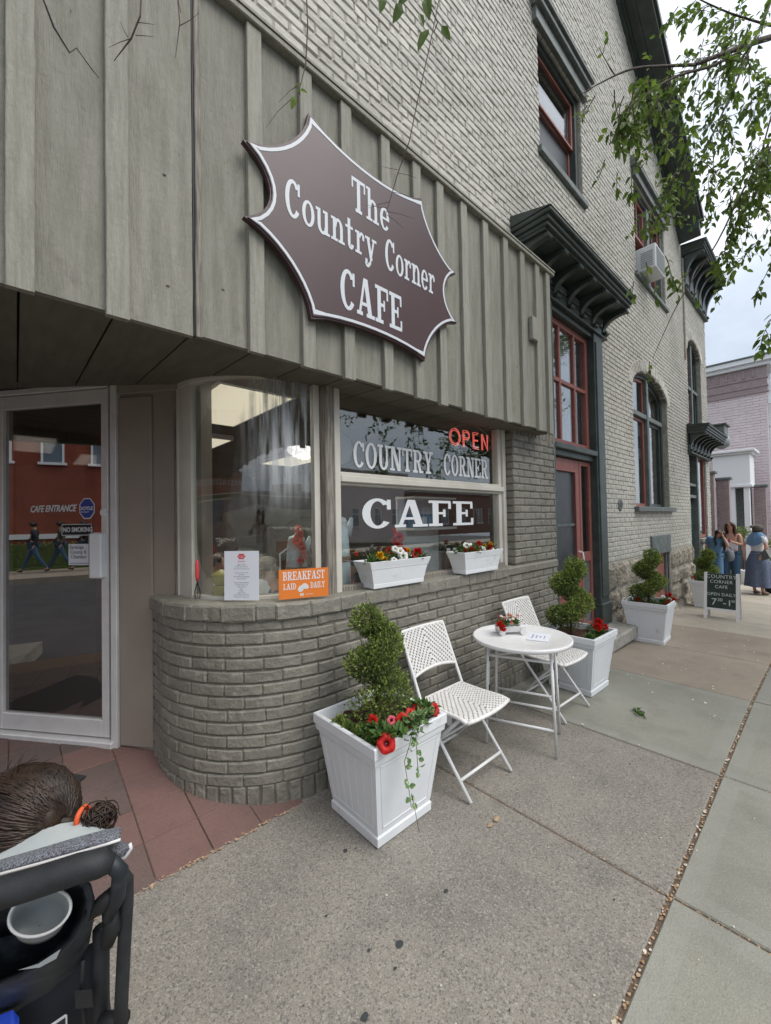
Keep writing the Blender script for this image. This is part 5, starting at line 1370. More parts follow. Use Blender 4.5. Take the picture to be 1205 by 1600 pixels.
# leaf primitives
def leaf(mb, p, d, n_, L, W, fold=.25, tip=1.0):
    """pointed leaf folded on its midrib: 2 quads"""
    d = d.normalized(); s_ = d.cross(n_)
    if s_.length < .01: s_ = d.cross(Vector((.3, .5, .8)))
    s_.normalize(); n2 = s_.cross(d)
    a = p; c = p + d * L; m1 = p + d * L * .32; m2 = p + d * L * .70 - n2 * L * .06
    v = [a, m1 + s_ * W * .5 + n2 * W * fold, m2 + s_ * W * .36 + n2 * W * fold * .7, c - n2 * L * .12, m2 - s_ * W * .36 + n2 * W * fold * .7, m1 - s_ * W * .5 + n2 * W * fold, m1, m2]
    return mb.add(v, [(0, 1, 6), (1, 2, 7, 6), (2, 3, 7), (7, 3, 4), (6, 7, 4, 5), (0, 6, 5)])
def leaf2(mb, p, d, n_, L, W):
    d = d.normalized(); s_ = d.cross(n_)
    if s_.length < .01: s_ = d.cross(Vector((.3, .5, .8)))
    s_.normalize(); n2 = s_.cross(d); q = p + d * L * .5
    return mb.add([p, q + s_ * W * .5 + n2 * W * .15, p + d * L, q - s_ * W * .5 + n2 * W * .15], [(0, 1, 2, 3)])

def topiary(name, label, loc, turns, zt, hr, r0, r1, nleaf, lsz, ph=0, group='spiral topiaries in the white planters'):
    e_ = empty(name, label, 'topiary', loc, 0, group)
    def hel(t):
        a = ph + t * turns * 2 * pi; z = .10 + (zt - .16) * t; r_ = hr * (1 - .55 * t)
        return Vector((r_ * cos(a), r_ * sin(a), z)), (r0 + (r1 - r0) * t) * (1 + .08 * sin(t * 21))
    mb = MB(); mb.tube([(.0, .0, -.03), (.004, 0, .08), (-.006, .003, .2), (.005, -.004, zt * .5), (0, 0, zt * .8)], [.014, .012, .011, .009, .006], 7); build(mb, 'trunk', 'bark', e_, True)
    mb = MB()
    for i in range(nleaf):
        t = rnd(); c, r_ = hel(t); d = rdir()
        lump = 1 + .22 * mnoise.noise(Vector((c.x + d.x * .08, c.y + d.y * .08, c.z + d.z * .08)) * 14)
        if t > .93: r_ *= .95
        k = (.35 + .65 * rnd() ** .5)
        p = c + d * r_ * k * lump; p.z = c.z + d.z * r_ * k * lump * .8
        gd = (d + rdir() * .7 + Vector((0, 0, .35))).normalized()
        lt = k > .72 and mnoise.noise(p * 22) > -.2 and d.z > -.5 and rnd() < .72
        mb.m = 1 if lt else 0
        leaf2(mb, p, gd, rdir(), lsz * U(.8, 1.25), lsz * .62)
    mb.m = 0
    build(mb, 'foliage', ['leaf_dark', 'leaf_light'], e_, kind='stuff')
    mb = MB()
    for i in range(70):
        t = rnd(); c, r_ = hel(t); d = rdir(); mb.tube([(0, 0, c.z - .02), c * .6 + Vector((0, 0, c.z * .4)), c + d * r_ * .7], [.003, .002, .001], 4, False)
    build(mb, 'twigs', 'twig', e_, kind='stuff')
    return e_
topiary('spiral_topiary', 'clipped spiral boxwood topiary in the nearest planter', (1.45, 1.69, .46), 1.95, .635, .10, .112, .088, 8500, .0185, ph=3.3)
topiary('spiral_topiary', 'clipped spiral boxwood topiary in front of the red door', (3.77, 1.64, .46), 1.9, .72, .115, .115, .09, 9500, .021, ph=.4)
topiary('spiral_topiary', 'clipped spiral boxwood topiary in front of the cellar hatch', (6.06, 1.62, gz(6.06) + .46), 1.9, .72, .12, .115, .09, 8000, .024, ph=.5)
topiary('spiral_topiary', 'pale clipped topiary behind the chalkboard', (9.86, 1.66, gz(9.9) + .46), 1.7, .66, .09, .13, .10, 5000, .03, ph=2.)

# ---- flowers
def petunia_mesh(m, R_=.034, seed=0):
    r_ = random.Random(seed); mb = MB(); n = 25; rings = []
    for k, (rr, z) in enumerate(((.003, -.03), (.006, -.008), (.35 * R_, .0), (.75 * R_, .004), (R_, .001))):
        row = []
        for i in range(n + 1):
            a = 2 * pi * (i % n) / n; lob = (1 + .055 * cos(5 * a)) if k > 2 else 1; row.append((rr * lob * cos(a), rr * lob * sin(a), z + (.0035 * cos(10 * a + 1) + .002 * sin(3 * a + seed) if k == 4 else 0) - (.0035 * (1 - cos(5 * a)) + .004 * r_.random() if k > 3 else 0)))
        rings.append(row)
    mb.grid(rings); mb.mi = [1 if q < 2 * 25 else 0 for q in range(len(mb.f))]; return mb.mesh('flower', [m, 'petal_deep' if 'white' not in m else 'petal_cream'], True)
def marigold_mesh(m, R_=.022):
    mb = MB()
    for k in range(70):
        a = U(0, 2 * pi); el_ = U(-.1, 1.5); d = Vector((cos(a) * cos(el_), sin(a) * cos(el_), sin(el_)))
        leaf2(mb, d * R_ * .35, (d + rdir() * .25), rdir(), R_ * .85, R_ * .45)
    return mb.mesh('flower', m)
FL = {'red': [petunia_mesh('petal_red', .036, s) for s in range(3)], 'pink': [petunia_mesh('petal_pink', .03, 5)], 'white': [petunia_mesh('petal_white', .034, 7), petunia_mesh('petal_white', .024, 8)],
      'yellow': [marigold_mesh('petal_yellow')], 'salmon': [marigold_mesh('petal_salmon', .02)], 'redball': [marigold_mesh('petal_red', .028)], 'smallred': [petunia_mesh('petal_red', .024, 3)], 'pinkball': [marigold_mesh('petal_pink', .018)]}
def put_flower(par, kind, p, nrm, sc=1.):
    o = bpy.data.objects.new('flower', random.choice(FL[kind])); COL.objects.link(o); o.parent = par
    if par.get('wl'): o.matrix_parent_inverse = Matrix.Translation(-Vector(par['wl']))
    o.location = p; o.rotation_mode = 'QUATERNION'; o.rotation_quaternion = Vector(nrm).to_track_quat('Z', 'Y') @ Euler((0, 0, U(0, 6))).to_quaternion(); o.scale = (sc, sc, sc * U(.8, 1.2)); return o
def greenery(par, pts, n, spread, L=.022, m='plant_leaf', up=.5, name='leaves'):
    mb = MB()
    for i in range(n):
        c = Vector(random.choice(pts)); d = rdir(); d.z = abs(d.z) * .9 + .05
        p = c + Vector((d.x * spread * rnd(), d.y * spread * rnd(), d.z * spread * up * rnd() * 1.4))
        leaf(mb, p, (d + Vector((0, 0, .2)) + rdir() * .4), Vector((0, 0, 1)) + rdir() * .5, L * U(.7, 1.3), L * .62)
    return build(mb, name, m, par, kind='stuff')
# nearest planter: petunias, grassy clump, trailing variegated vine
pe = empty('petunias', 'red and pink petunias spilling over the rim of the nearest planter', 'petunias', (1.447, 1.668, .48), world=True)
greenery(pe, [at(600, 1150, 1.88), at(625, 1150, 1.9), at(590, 1140, 1.94), at(640, 1140, 1.98)], 90, .05, .042)
greenery(pe, [(1.60, 1.50, .50), (1.52, 1.46, .50), (1.44, 1.47, .50), (1.62, 1.60, .50), (1.38, 1.48, .49), (1.30, 1.50, .48), (1.64, 1.52, .52)], 420, .075, .030)
greenery(pe, [(1.28, 1.62, .47), (1.25, 1.70, .47), (1.30, 1.55, .47), (1.27, 1.78, .47), (1.33, 1.49, .47)], 900, .06, .017, 'leaf_light', .7, 'ground_cover')
mb = MB()
for k in range(22):
    b = Vector((U(1.23, 1.3), U(1.45, 1.75), .48)); d = Vector((U(-.8, .3), U(-.6, .3), U(.4, 1))).normalized(); L = U(.05, .12); pts = [b, b + d * L * .5, b + d * L + Vector((0, 0, -.02))]; mb.tube(pts, .0015, 4, False)
    for j in range(4): leaf(mb, pts[1].lerp(pts[2], j / 3), d + rdir() * .8, Vector((0, 0, 1)), .028, .010)
build(mb, 'sprigs', 'plant_leaf', pe, kind='stuff')
vn = Vector((-.45, -.75, .5))
for kind, p, n_, s_ in (('red', at(582, 1128, 1.98), (-.8, -.2, .3), .95), ('pink', at(612, 1126, 1.98), (-.2, -.9, .3), .8), ('red', at(629, 1126, 2.02), (-.6, -.6, .3), 1.0), ('red', at(643, 1116, 2.12), (-.1, -.8, .6), .95),
                        ('red', at(652, 1108, 2.18), (-.5, -.4, .7), .9), ('red', at(681, 1108, 2.14), (.2, -.8, .3), .95), ('red', at(604, 1162, 1.84), (-.6, -.7, .5), 1.2), ('red', at(640, 1130, 2.04), (-.7, -.3, .6), .9), ('red', at(648, 1120, 2.10), (-.3, -.9, .2), .8)):
    put_flower(pe, kind, p, n_, s_)
def vine(par, pts, nl, L):
    pts = [Vector(p) for p in pts]; mb = MB(); mb.tube(pts, .0016, 4, False); build(mb, 'stem', 'twig', par, True)
    mb = MB()
    for i in range(nl):
        t = (i + .5) / nl * (len(pts) - 1); k = int(t); p = pts[k].lerp(pts[min(k + 1, len(pts) - 1)], t - k)
        for s_ in (-1, 1):
            if rnd() < .25: continue
            d = Vector((s_ * U(.1, 1), -U(.1, .6), U(-.9, .4))); leaf(mb, p + Vector((s_ * .002 + U(-.006, .006), -.003, U(-.012, .012))), d, Vector((0, -1, .3)) + rdir() * .4, L * U(.6, 1.25), L * .8, .12)
    build(mb, 'vine_leaves', 'ivy_leaf', par)
vine(pe, [at(652, 1125, 2.0), at(645, 1140, 1.92), at(640, 1165, 1.86), at(632, 1190, 1.85), at(636, 1215, 1.86), at(640, 1240, 1.87), at(643, 1262, 1.86)], 10, .032)
vine(pe, [at(660, 1122, 2.02), at(650, 1150, 1.90), at(652, 1185, 1.89), at(654, 1210, 1.90)], 8, .032)
mb = MB(); mb.tube([at(643, 1240, 1.86), at(648, 1262, 1.87), at(652, 1285, 1.86), at(655, 1300, 1.86)], .0016, 4, False); build(mb, 'stem', 'twig', pe)
greenery(pe, [at(655, 1122, 2.0), at(646, 1130, 1.96), at(670, 1118, 2.08)], 70, .035, .032, 'ivy_leaf', .6, 'vine_crown')
p2 = empty('red_flowers', 'red flowers in the planter by the second woven chair', 'flowers', (3.83, 1.61, .48), world=True)
greenery(p2, [(3.95, 1.45, .49), (4.02, 1.52, .49), (3.88, 1.43, .49), (3.7, 1.45, .48)], 380, .07, .028)
for p, s_ in (((3.84, 1.44, .56), 1.1), ((3.97, 1.42, .54), .9), ((4.04, 1.50, .56), 1.1), ((3.93, 1.44, .53), .7)): put_flower(p2, 'redball', p, (-.6, -.6, .5), s_ * 1.2)
p3 = empty('red_flowers', 'red and white flowers in the planter before the cellar hatch', 'flowers', (6.12, 1.64, .43), world=True)
z3 = gz(6.1) + .49
greenery(p3, [(6.22, 1.50, z3), (6.3, 1.46, z3), (6.12, 1.46, z3), (5.98, 1.55, z3), (5.95, 1.75, z3)], 320, .08, .035)
for p, k, s_ in (((6.28, 1.46, z3 + .09), 'redball', 1.3), ((6.32, 1.42, z3 + .02), 'redball', 1.5), ((6.18, 1.44, z3 + .02), 'redball', 1.3), ((6.10, 1.43, z3 + .0), 'redball', 1.3), ((6.25, 1.44, z3 + .04), 'white', 1), ((5.95, 1.72, z3 + .05), 'redball', 1.), ((5.92, 1.86, z3 + .03), 'white', 1.), ((6.2, 1.5, z3 + .07), 'white', .8)): put_flower(p3, k, p, (-.7, -.5, .4), s_)
p4 = empty('red_flowers', 'reddish flowers in the farthest planter', 'flowers', (9.90, 1.66, .25), world=True)
z4 = gz(9.9) + .5
greenery(p4, [(9.72, 1.56, z4), (9.75, 1.76, z4), (10.0, 1.5, z4)], 200, .09, .04)
for k in range(9): put_flower(p4, 'redball', (U(9.68, 9.88), U(1.48, 1.84), z4 + U(0, .06)), (-.8, -.3, .4), 1.2)

# ---- window boxes on the sill
def window_box():
    e_ = empty('flower_box', 'x', 'flower box', group='white flower boxes on the sill')
    mb = MB(); prof = [(0, 0), (.004, .004), (.006, .028), (.004, .031), (.006, .034), (.03, .125), (.034, .128), (.036, .135), (.05, .170), (.052, .176), (.047, .178), (.030, .15), (.02, .10)]
    a, b = .225, .062; v = []
    for o, z in prof: v += [(-a - o, -b - o * .62, z), (a + o, -b - o * .62, z), (a + o, b + o * .62, z), (-a - o, b + o * .62, z)]
    mb.add(v, [(k * 4 + i, k * 4 + (i + 1) % 4, k * 4 + 4 + (i + 1) % 4, k * 4 + 4 + i) for k in range(len(prof) - 1) for i in range(4)] + [(3, 2, 1, 0)])
    build(mb, 'trough', 'white', e_)
    mb = MB(); mb.box(-a - .02, a + .02, -b - .012, b + .012, .12, .148); build(mb, 'soil', 'mulch', e_); return e_
w0 = window_box(); w0.location = (1.925, 2.045, SZ + .003); w0.rotation_euler = (0, 0, -.03); w0['label'] = 'left white flower box on the brick sill below the letters CAF'
w1 = copy_tree(w0, (2.86, 2.025, SZ + .003), .0, 'right white flower box on the brick sill beside the pilaster')
f1 = empty('marigolds', 'yellow marigolds, white petunias and red blooms in the left flower box', 'flowers', (1.925, 2.04, SZ + .15), world=True)
greenery(f1, [(1.69 + .058 * k, 2.03 + U(-.04, .03), SZ + .165) for k in range(9)], 760, .06, .024, up=.8)
for x, y, z, k, s_ in ((1.765, 2.0, .215, 'yellow', 1.25), (2.05, 2.03, .225, 'yellow', 1.), (1.94, 1.99, .235, 'white', 1.2), (1.975, 2.0, .20, 'white', 1.1), (1.87, 1.98, .18, 'white', .9), (1.92, 2.02, .25, 'white', 1), (2.09, 1.99, .20, 'smallred', 1.1), (2.145, 1.99, .17, 'white', .6), (2.17, 2.0, .175, 'white', .5), (1.80, 1.99, .19, 'yellow', .8), (1.71, 2.0, .17, 'white', .5), (2.0, 2.02, .23, 'redball', .8), (2.12, 2.0, .215, 'redball', 1.1), (1.90, 1.99, .17, 'white', .6), (1.73, 2.02, .2, 'redball', .6)): put_flower(f1, k, (x, y, SZ + z), (-.45, -.75, .45), s_)
mb = MB(); mb.lathe([(.006, 0), (.018, .02), (.012, .05), (.02, .06)], (1.86, 2.0, SZ + .155), 8); mb.v = mb.v[:0]; mb.f = []; mb.mi = []
f2_ = empty('pansies', 'red, white and yellow small flowers in the right flower box', 'flowers', (2.86, 2.03, SZ + .15), world=True)
greenery(f2_, [(2.63 + .058 * k, 2.01 + U(-.04, .03), SZ + .165) for k in range(9)], 700, .06, .024, up=.8)
for x, y, z, k, s_ in ((2.70, 2.0, .23, 'white', 1.2), (2.75, 1.99, .215, 'white', 1.), (2.735, 1.97, .19, 'redball', 1.1), (2.84, 1.98, .235, 'redball', .9), (2.83, 1.97, .18, 'yellow', .7), (2.92, 1.99, .19, 'white', .7), (3.0, 1.98, .20, 'redball', .9), (3.02, 1.97, .185, 'white', .6), (3.05, 2.0, .225, 'yellow', .9), (2.79, 2.0, .2, 'white', .9), (2.66, 1.99, .19, 'redball', .9), (2.88, 1.98, .2, 'white', .9), (2.95, 2.0, .215, 'yellow', .8), (2.98, 1.97, .17, 'redball', .7)): put_flower(f2_, k, (x, y, SZ + z), (-.45, -.75, .4), s_)

# ================================================================== BISTRO SET
def weave(nx, ny, fn, thick=.006):
    """woven strap panel: pillow cells over a dark core, twill gaps forming a chevron"""
    core_, cells, gaps = MB(), MB(), MB()
    for sg_ in (1, -1): core_.grid([[fn(-.5 + a / 12, -.5 + b / 12, thick * sg_) for b in range(13)] for a in range(13)])
    for i in range(nx):
        for j in range(ny):
            u0, u1 = -.5 + i / nx, -.5 + (i + 1) / nx; v0, v1 = -.5 + j / ny, -.5 + (j + 1) / ny
            c_ = abs(i - (nx - 1) / 2); g = int(j + c_) % 3
            for sgn in (1, -1):
                t0 = thick * sgn + .0004 * sgn; h_ = (.0028 if g != 0 else .0004) * sgn
                mu, mv = (u1 - u0) * .12, (v1 - v0) * (.06 if g == 1 else .06)
                if g == 0:
                    w_ = (u1 - u0)
                    cells.add([fn(u0, v0 + (v1 - v0) * .78, t0), fn(u1, v0 + (v1 - v0) * .78, t0), fn(u1, v1, t0), fn(u0, v1, t0), fn(u0 + mu, v0 + (v1 - v0) * .78, t0 + .0028 * sgn), fn(u1 - mu, v0 + (v1 - v0) * .78, t0 + .0028 * sgn), fn(u1 - mu, v1, t0 + .0028 * sgn), fn(u0 + mu, v1, t0 + .0028 * sgn)], [(4, 5, 6, 7), (0, 1, 5, 4), (1, 2, 6, 5), (2, 3, 7, 6), (3, 0, 4, 7)])
                    continue
                cells.add([fn(u0, v0, t0), fn(u1, v0, t0), fn(u1, v1, t0), fn(u0, v1, t0), fn(u0 + mu, v0 + mv, t0 + h_), fn(u1 - mu, v0 + mv, t0 + h_), fn(u1 - mu, v1 - mv, t0 + h_), fn(u0 + mu, v1 - mv, t0 + h_)],
                          [(4, 5, 6, 7), (0, 1, 5, 4), (1, 2, 6, 5), (2, 3, 7, 6), (3, 0, 4, 7)])
    return core_, cells, gaps
def chair_proto():
    e_ = empty('bistro_chair', 'x', 'chair', group='white woven folding chairs at the round table')
    hw_ = .205; r_ = .0105
    for s_ in (-1, 1):
        x = s_ * hw_
        build(MB().tube([(x, .275, .82), (x, .19, .62), (x, .115, .445), (x, .06, .37), (x, -.245, .005)], r_, 8), 'back_post', 'white_metal', e_, True)
        x2 = s_ * (hw_ - .03)
        build(MB().tube([(x2, -.17, .425), (x2, -.08, .33), (x2, .225, .005)], r_, 8), 'rear_leg', 'white_metal', e_, True)
        mb = MB(); mb.prism([(-.03, .425), (.02, .425), (.0, .345), (-.025, .345)], lambda u, v, d: (x2 + d, u - .06, v), -.004 - s_ * .014, .004 - s_ * .014); build(mb, 'hinge_plate', 'white_metal', e_)
    build(MB().tube([(-hw_, -.178, .095), (hw_, -.178, .095)], .009, 8), 'front_crossbar', 'white_metal', e_, True)
    build(MB().tube([(-hw_ + .03, .135, .1), (hw_ - .03, .135, .1)], .009, 8), 'rear_crossbar', 'white_metal', e_, True)
    build(MB().tube([(-hw_ + .03, -.0, .24), (hw_ - .03, -.0, .24)], .007, 8), 'pivot_rod', 'white_metal', e_, True)
    # seat, slightly dished, front edge bowed
    def sf(u, v, d):
        wv = 1 - .06 * (v + .5); return (u * .42 * wv, -.06 + v * .35 - (.022 * (1 - (2 * u) ** 2) if v < 0 else 0) * min(1, -v * 2), .441 + d - .012 * sin((v + .5) * pi) * (1 - (2 * u) ** 2 * .5) - (.012 * (-v - .35) / .15 if v < -.35 else 0))
    c_, w_, g_ = weave(34, 29, sf, .008)
    se = build(c_, 'seat', 'weave_gap', e_)
    childof(w_, 'woven_straps', 'woven', se, kind='stuff')
    mb = MB(); rim = [sf(-.5, -.5 + k / 10, 0) for k in range(11)] + [sf(-.5 + k / 10, .5, 0) for k in range(1, 11)] + [sf(.5, .5 - k / 10, 0) for k in range(1, 11)] + [sf(.5 - k / 10, -.5, 0) for k in range(1, 11)]
    mb.tube(rim, .0115, 8); childof(mb, 'seat_edge', 'woven', se, True)
    def bf(u, v, d):
        z = .70 + v * .25; y = .19 + (z - .62) * .425; cut = 0
        zz = z + (.012 * (2 * u) ** 2 * (-1 if v < 0 else 0) * (-v * 2))
        zz += .012 * (1 - (2 * u) ** 2) * max(0, -v * 2)
        return (u * .41, y - d * .92 - .0 + .014 * (1 - (2 * u) ** 2), zz + d * .38)
    c_, w_, g_ = weave(34, 20, bf, .006)
    ba = build(c_, 'backrest', 'weave_gap', e_); childof(w_, 'woven_straps', 'woven', ba, kind='stuff')
    mb = MB(); rim = [bf(-.5, -.5 + k / 10, 0) for k in range(11)] + [bf(-.5 + k / 10, .5, 0) for k in range(1, 11)] + [bf(.5, .5 - k / 10, 0) for k in range(1, 11)] + [bf(.5 - k / 10, -.5, 0) for k in range(1, 11)]
    mb.tube(rim, .011, 8); childof(mb, 'back_edge', 'woven', ba, True)
    return e_
c0 = chair_proto(); c0.location = (2.03, 1.605, .003); c0.rotation_euler = (0, 0, .0); c0['label'] = 'white folding chair with chevron weave between the nearest planter and the round table'
copy_tree(c0, (3.25, 1.62, .003), -.02, 'white folding chair with chevron weave behind the table, beside the second planter')

tb = empty('bistro_table', 'small round white metal folding table with tape on its legs', 'table', (2.64, 1.50, 0))
mb = MB(); mb.lathe([(.0, .690), (.325, .690), (.333, .694), (.336, .712), (.333, .718), (.322, .719), (.314, .7145), (.0, .7145)], n=48); build(mb, 'tabletop', 'white_metal', tb, True)
mb = MB()
for rr in (.17, .305):
    mb.lathe([(rr - .002, .7146), (rr, .7156), (rr + .002, .7146)], n=48)
    mb.f = mb.f[:-2]; mb.mi = mb.mi[:-2]
build(mb, 'pressed_rings', 'woven', tb, True)
TA = 1.18
def tp(sx, sy, z): a = Vector((sx * .165, sy * .225)); ca, sa = cos(.37 + 0), sin(.37 + 0); return (a.x * ca + a.y * -sa * -1 * -1, a.x * sa + a.y * ca, z)
for sx in (-1, 1):
    for sy in (-1, 1):
        f_ = tp(sx, sy, .005); t_ = tp(sx * .85, sy * .9, .69)
        build(MB().tube([f_, t_], .010, 8), 'leg', 'white_metal', tb, True)
        if sx < 0 or sy < 0:
            p, q = Vector(f_), Vector(t_); o_ = Vector((.022, .006, 0))
            build(MB().tube([p.lerp(q, .42) + o_, p.lerp(q, .93) + o_], .008, 8), 'hinge_tube', 'white_metal', tb, True)
            for a, b in ((.50, .56), (.80, .86)):
                build(MB().tube([p.lerp(q, a) + o_, p.lerp(q, b) + o_], .0115, 8), 'black_tape', 'black', tb)
    for z in (.17, .26 if sx > 0 else .60): build(MB().tube([tp(sx * (1 - .15 * z / .69), -1 + .1 * z, z), tp(sx * (1 - .15 * z / .69), 1 - .1 * z, z)], .009, 8), 'crossbar', 'white_metal', tb, True)
build(MB().tube([tp(-.9, .9, .60), tp(.9, -.9, .60)], .007, 8), 'brace', 'white_metal', tb, True)

# things on the table
tr = empty('table_planter', 'little white wheeled ceramic planter on the round table', 'planter', (2.63, 1.60, .7165), -.7)
mb = MB(); prof = [(.055, .018), (.062, .03), (.07, .058), (.066, .06), (.058, .04)]; v = []
for a, z in prof: v += [(-a * 1.25, -a * .62, z), (a * 1.25, -a * .62, z), (a * 1.25, a * .62, z), (-a * 1.25, a * .62, z)]
mb.add(v, [(k * 4 + i, k * 4 + (i + 1) % 4, k * 4 + 4 + (i + 1) % 4, k * 4 + 4 + i) for k in range(4) for i in range(4)] + [(3, 2, 1, 0), (16, 17, 18, 19)]); mb.bbox(.075, .125, -.04, .04, .02, .065, .008)
build(mb, 'trough', 'petal_white', tr)
for sx in (-.055, .095):
    for sy in (-1, 1):
        build(MB().tube([(sx, sy * .042, .021), (sx, sy * .056, .021)], .021, 14), 'wheel', 'petal_white', tr)
bq = empty('posy', 'posy of salmon, red and white blooms in the little white table planter', 'flowers', (2.63, 1.60, .76), world=True)
greenery(bq, [(2.60, 1.63, .78), (2.64, 1.59, .785), (2.67, 1.57, .78), (2.58, 1.60, .78)], 260, .05, .020, up=.8)
for k in range(15): put_flower(bq, random.choice(['salmon', 'salmon', 'pinkball', 'white', 'smallred']), (2.63 + U(-.065, .065), 1.60 + U(-.06, .06), .80 + U(0, .05)), (U(-1, 0), U(-1, .2), .8), U(.5, .95) * .8)
for p in ((2.535, 1.60, .80), (2.545, 1.585, .775)): put_flower(bq, 'redball', p, (-.9, -.3, .2), .9)
for k in range(10): put_flower(bq, 'white', (2.64 + U(-.05, .06), 1.58 + U(-.05, .05), .815 + U(0, .03)), (U(-1, 0), U(-1, .2), .8), .28)
mn = empty('table_menu', 'printed paper menu lying on the round table', 'menu', (2.70, 1.40, .7165), .35)
mb = MB(); mb.prism([(-.10, -.07), (.10, -.07), (.10, .07), (-.10, .07)], lambda u, v, d: (u, v, d), 0, .0012); build(mb, 'sheet', 'paper', mn)
for i, (tx, sz) in enumerate((('OPEN DAILY', .017), ('BREAKFAST', .014), ('LUNCH', .014), ('ASK YOUR SERVER', .009))):
    build_ = bfont(tx, sz, (lambda zz: (lambda u, v, d: (u, v + zz, .0014 + d)))(.035 - .025 * i), 'denim_dark', align='CENTER', depth=.0002); link('print', build_, mn)

# ================================================================== CAFE WINDOW DISPLAY
LZ = SZ - .04
def pot(name, label, loc, s_, rusty=True):
    e_ = empty(name, label, 'coffee pot', loc)
    prof = [(.085, 0), (.09, .01), (.088, .20), (.075, .40), (.068, .44), (.072, .445), (.06, .47), (.02, .485), (.012, .50), (.012, .51)]
    build(MB().lathe([(a * s_, z * s_) for a, z in prof], n=24), 'body', 'enamel', e_, True)
    mb = MB(); mb.lathe([(.0905 * s_, .195 * s_), (.0925 * s_, .20 * s_), (.092 * s_, .225 * s_), (.0895 * s_, .23 * s_)], n=24); mb.f = mb.f[:-2]; mb.mi = mb.mi[:-2]; build(mb, 'rust_band', 'rust', e_, True)
    build(MB().tube([(.08 * s_, 0, .36 * s_), (.11 * s_, 0, .42 * s_), (.125 * s_, 0, .47 * s_)], [.035 * s_, .022 * s_, .012 * s_], 8), 'spout', 'enamel', e_, True)
    build(MB().tube([(-.08 * s_, 0, .38 * s_), (-.15 * s_, 0, .34 * s_), (-.15 * s_, 0, .2 * s_), (-.09 * s_, 0, .13 * s_)], .008 * s_, 8), 'handle', 'enamel', e_, True)
    return e_
pot('coffee_pot', 'tall pale blue enamel coffee pot at the left end of the cafe window', (1.63, 2.30, LZ), 1.08)
pot('coffee_pot', 'shorter pale enamel coffee pot behind the curved glass by the red blooms', (1.39, 2.42, LZ), .82)
e_ = empty('flower_bottle', 'red gladiolus stem in a clear glass bottle behind the curved glass', 'bottle', (1.36, 2.32, LZ))
mb = MB(); mb.lathe([(.03, 0), (.032, .01), (.032, .12), (.018, .16), (.012, .22), (.014, .225)], n=16); build(mb, 'bottle', 'bottle', e_, True)
mb = MB(); mb.tube([(0, 0, .02), (.004, 0, .22), (-.005, .005, .40), (-.01, .0, .52)], .003, 5); build(mb, 'stem', 'plant_leaf', e_)
for k in range(9): put_flower(e_, 'red', (-.005 + U(-.03, .03), U(-.03, .01), .24 + .025 * k), (U(-1, 1), -1, .4), U(.6, .95))
e_ = empty('enamel_bowl', 'pale yellow lidded bowl on a cream canister behind the menu', 'bowl', (.92, 2.50, LZ))
build(MB().lathe([(.05, 0), (.052, .005), (.052, .10), (.054, .105), (.05, .11)], n=20), 'canister', 'yellow_enamel', e_, True)
build(MB().lathe([(.03, .112), (.05, .13), (.062, .165), (.064, .17), (.055, .18), (.02, .20), (.01, .205)], n=20), 'bowl', 'yellow_enamel', e_, True)
mb = MB()
for k in range(10): leaf(mb, Vector((U(-.02, .02), -.054, .04 + U(-.01, .02))), Vector((U(-1, 1), 0, U(-.3, 1))), Vector((0, -1, 0)), .022, .012)
build(mb, 'leaf_pattern', 'plant_leaf', e_)
e_ = empty('scalloped_plate', 'white scalloped plate leaning behind the curved glass', 'plate', (1.13, 2.42, LZ))
mb = MB(); P = [(.062 * (1 + .06 * cos(8 * a)) * cos(a), .062 * (1 + .06 * cos(8 * a)) * sin(a)) for a in [2 * pi * k / 48 for k in range(48)]]
mb.prism(P, lambda u, v, d: (u, d, v + .067), 0, .006); build(mb, 'plate', 'far_white', e_)
# whisk leaning in the corner outside
e_ = empty('whisk', 'old wire whisk with a red handle leaning in the corner of the curved window', 'whisk', (.775, 2.48, SZ + .01))
mb = MB(); mb.tube([(0, .0, .105), (.0, .003, .13), (.001, .006, .2), (.002, .01, .225)], [.008, .011, .010, .006], 8); build(mb, 'handle', 'logo_red', e_, True)
for k in range(4):
    a = k * pi / 4; build(MB().tube([(0, 0, .105), (.018 * cos(a), .018 * sin(a) * .5, .04), (.014 * cos(a), .014 * sin(a) * .5, .002), (-.014 * cos(a), -.014 * sin(a) * .5, .002), (-.018 * cos(a), -.018 * sin(a) * .5, .04), (0, 0, .105)], .0012, 4), 'wire', 'black', e_)
# menu in clear holder on the sill, orange breakfast card
def card(name, label, p0, p1, h, m, cat, lean=.02):
    p0, p1 = Vector(p0), Vector(p1); u_ = (p1 - p0).normalized(); n_ = Vector((u_.y, -u_.x, 0))
    if n_.y > 0: n_ = -n_
    e_ = empty(name, label, cat, tuple((p0 + p1) / 2)); W_ = (p1 - p0).length
    fn = lambda u, v, d: tuple(-(p1 - p0) / 2 + u_ * u + n_ * d + Vector((0, 0, v)) - n_ * (v * lean))
    build(MB().prism([(0, 0), (W_, 0), (W_, h), (0, h)], fn, 0, .003), 'card', m, e_); return e_, fn, W_
e_, fn, W_ = card('menu_sheet', 'white printed specials menu with red badge standing on the curved sill', (.868, 2.315, SZ + .012), (1.003, 2.165, SZ + .012), .275, 'paper', 'menu')
P = [(.5 * W_ + .022 * (1 + .12 * cos(6 * a)) * cos(a), .245 + .016 * (1 + .12 * cos(6 * a)) * sin(a)) for a in [2 * pi * k / 36 for k in range(36)]]
build(MB().prism(P, lambda u, v, d: fn(u, v, .0032 + d), 0, .0003), 'badge', 'logo_red', e_)
link('print', bfont('COUNTRY', .0075, lambda u, v, d: fn(.5 * W_ + u, .2445 + v, .0037 + d), 'paper', align='CENTER', depth=.0002), e_)
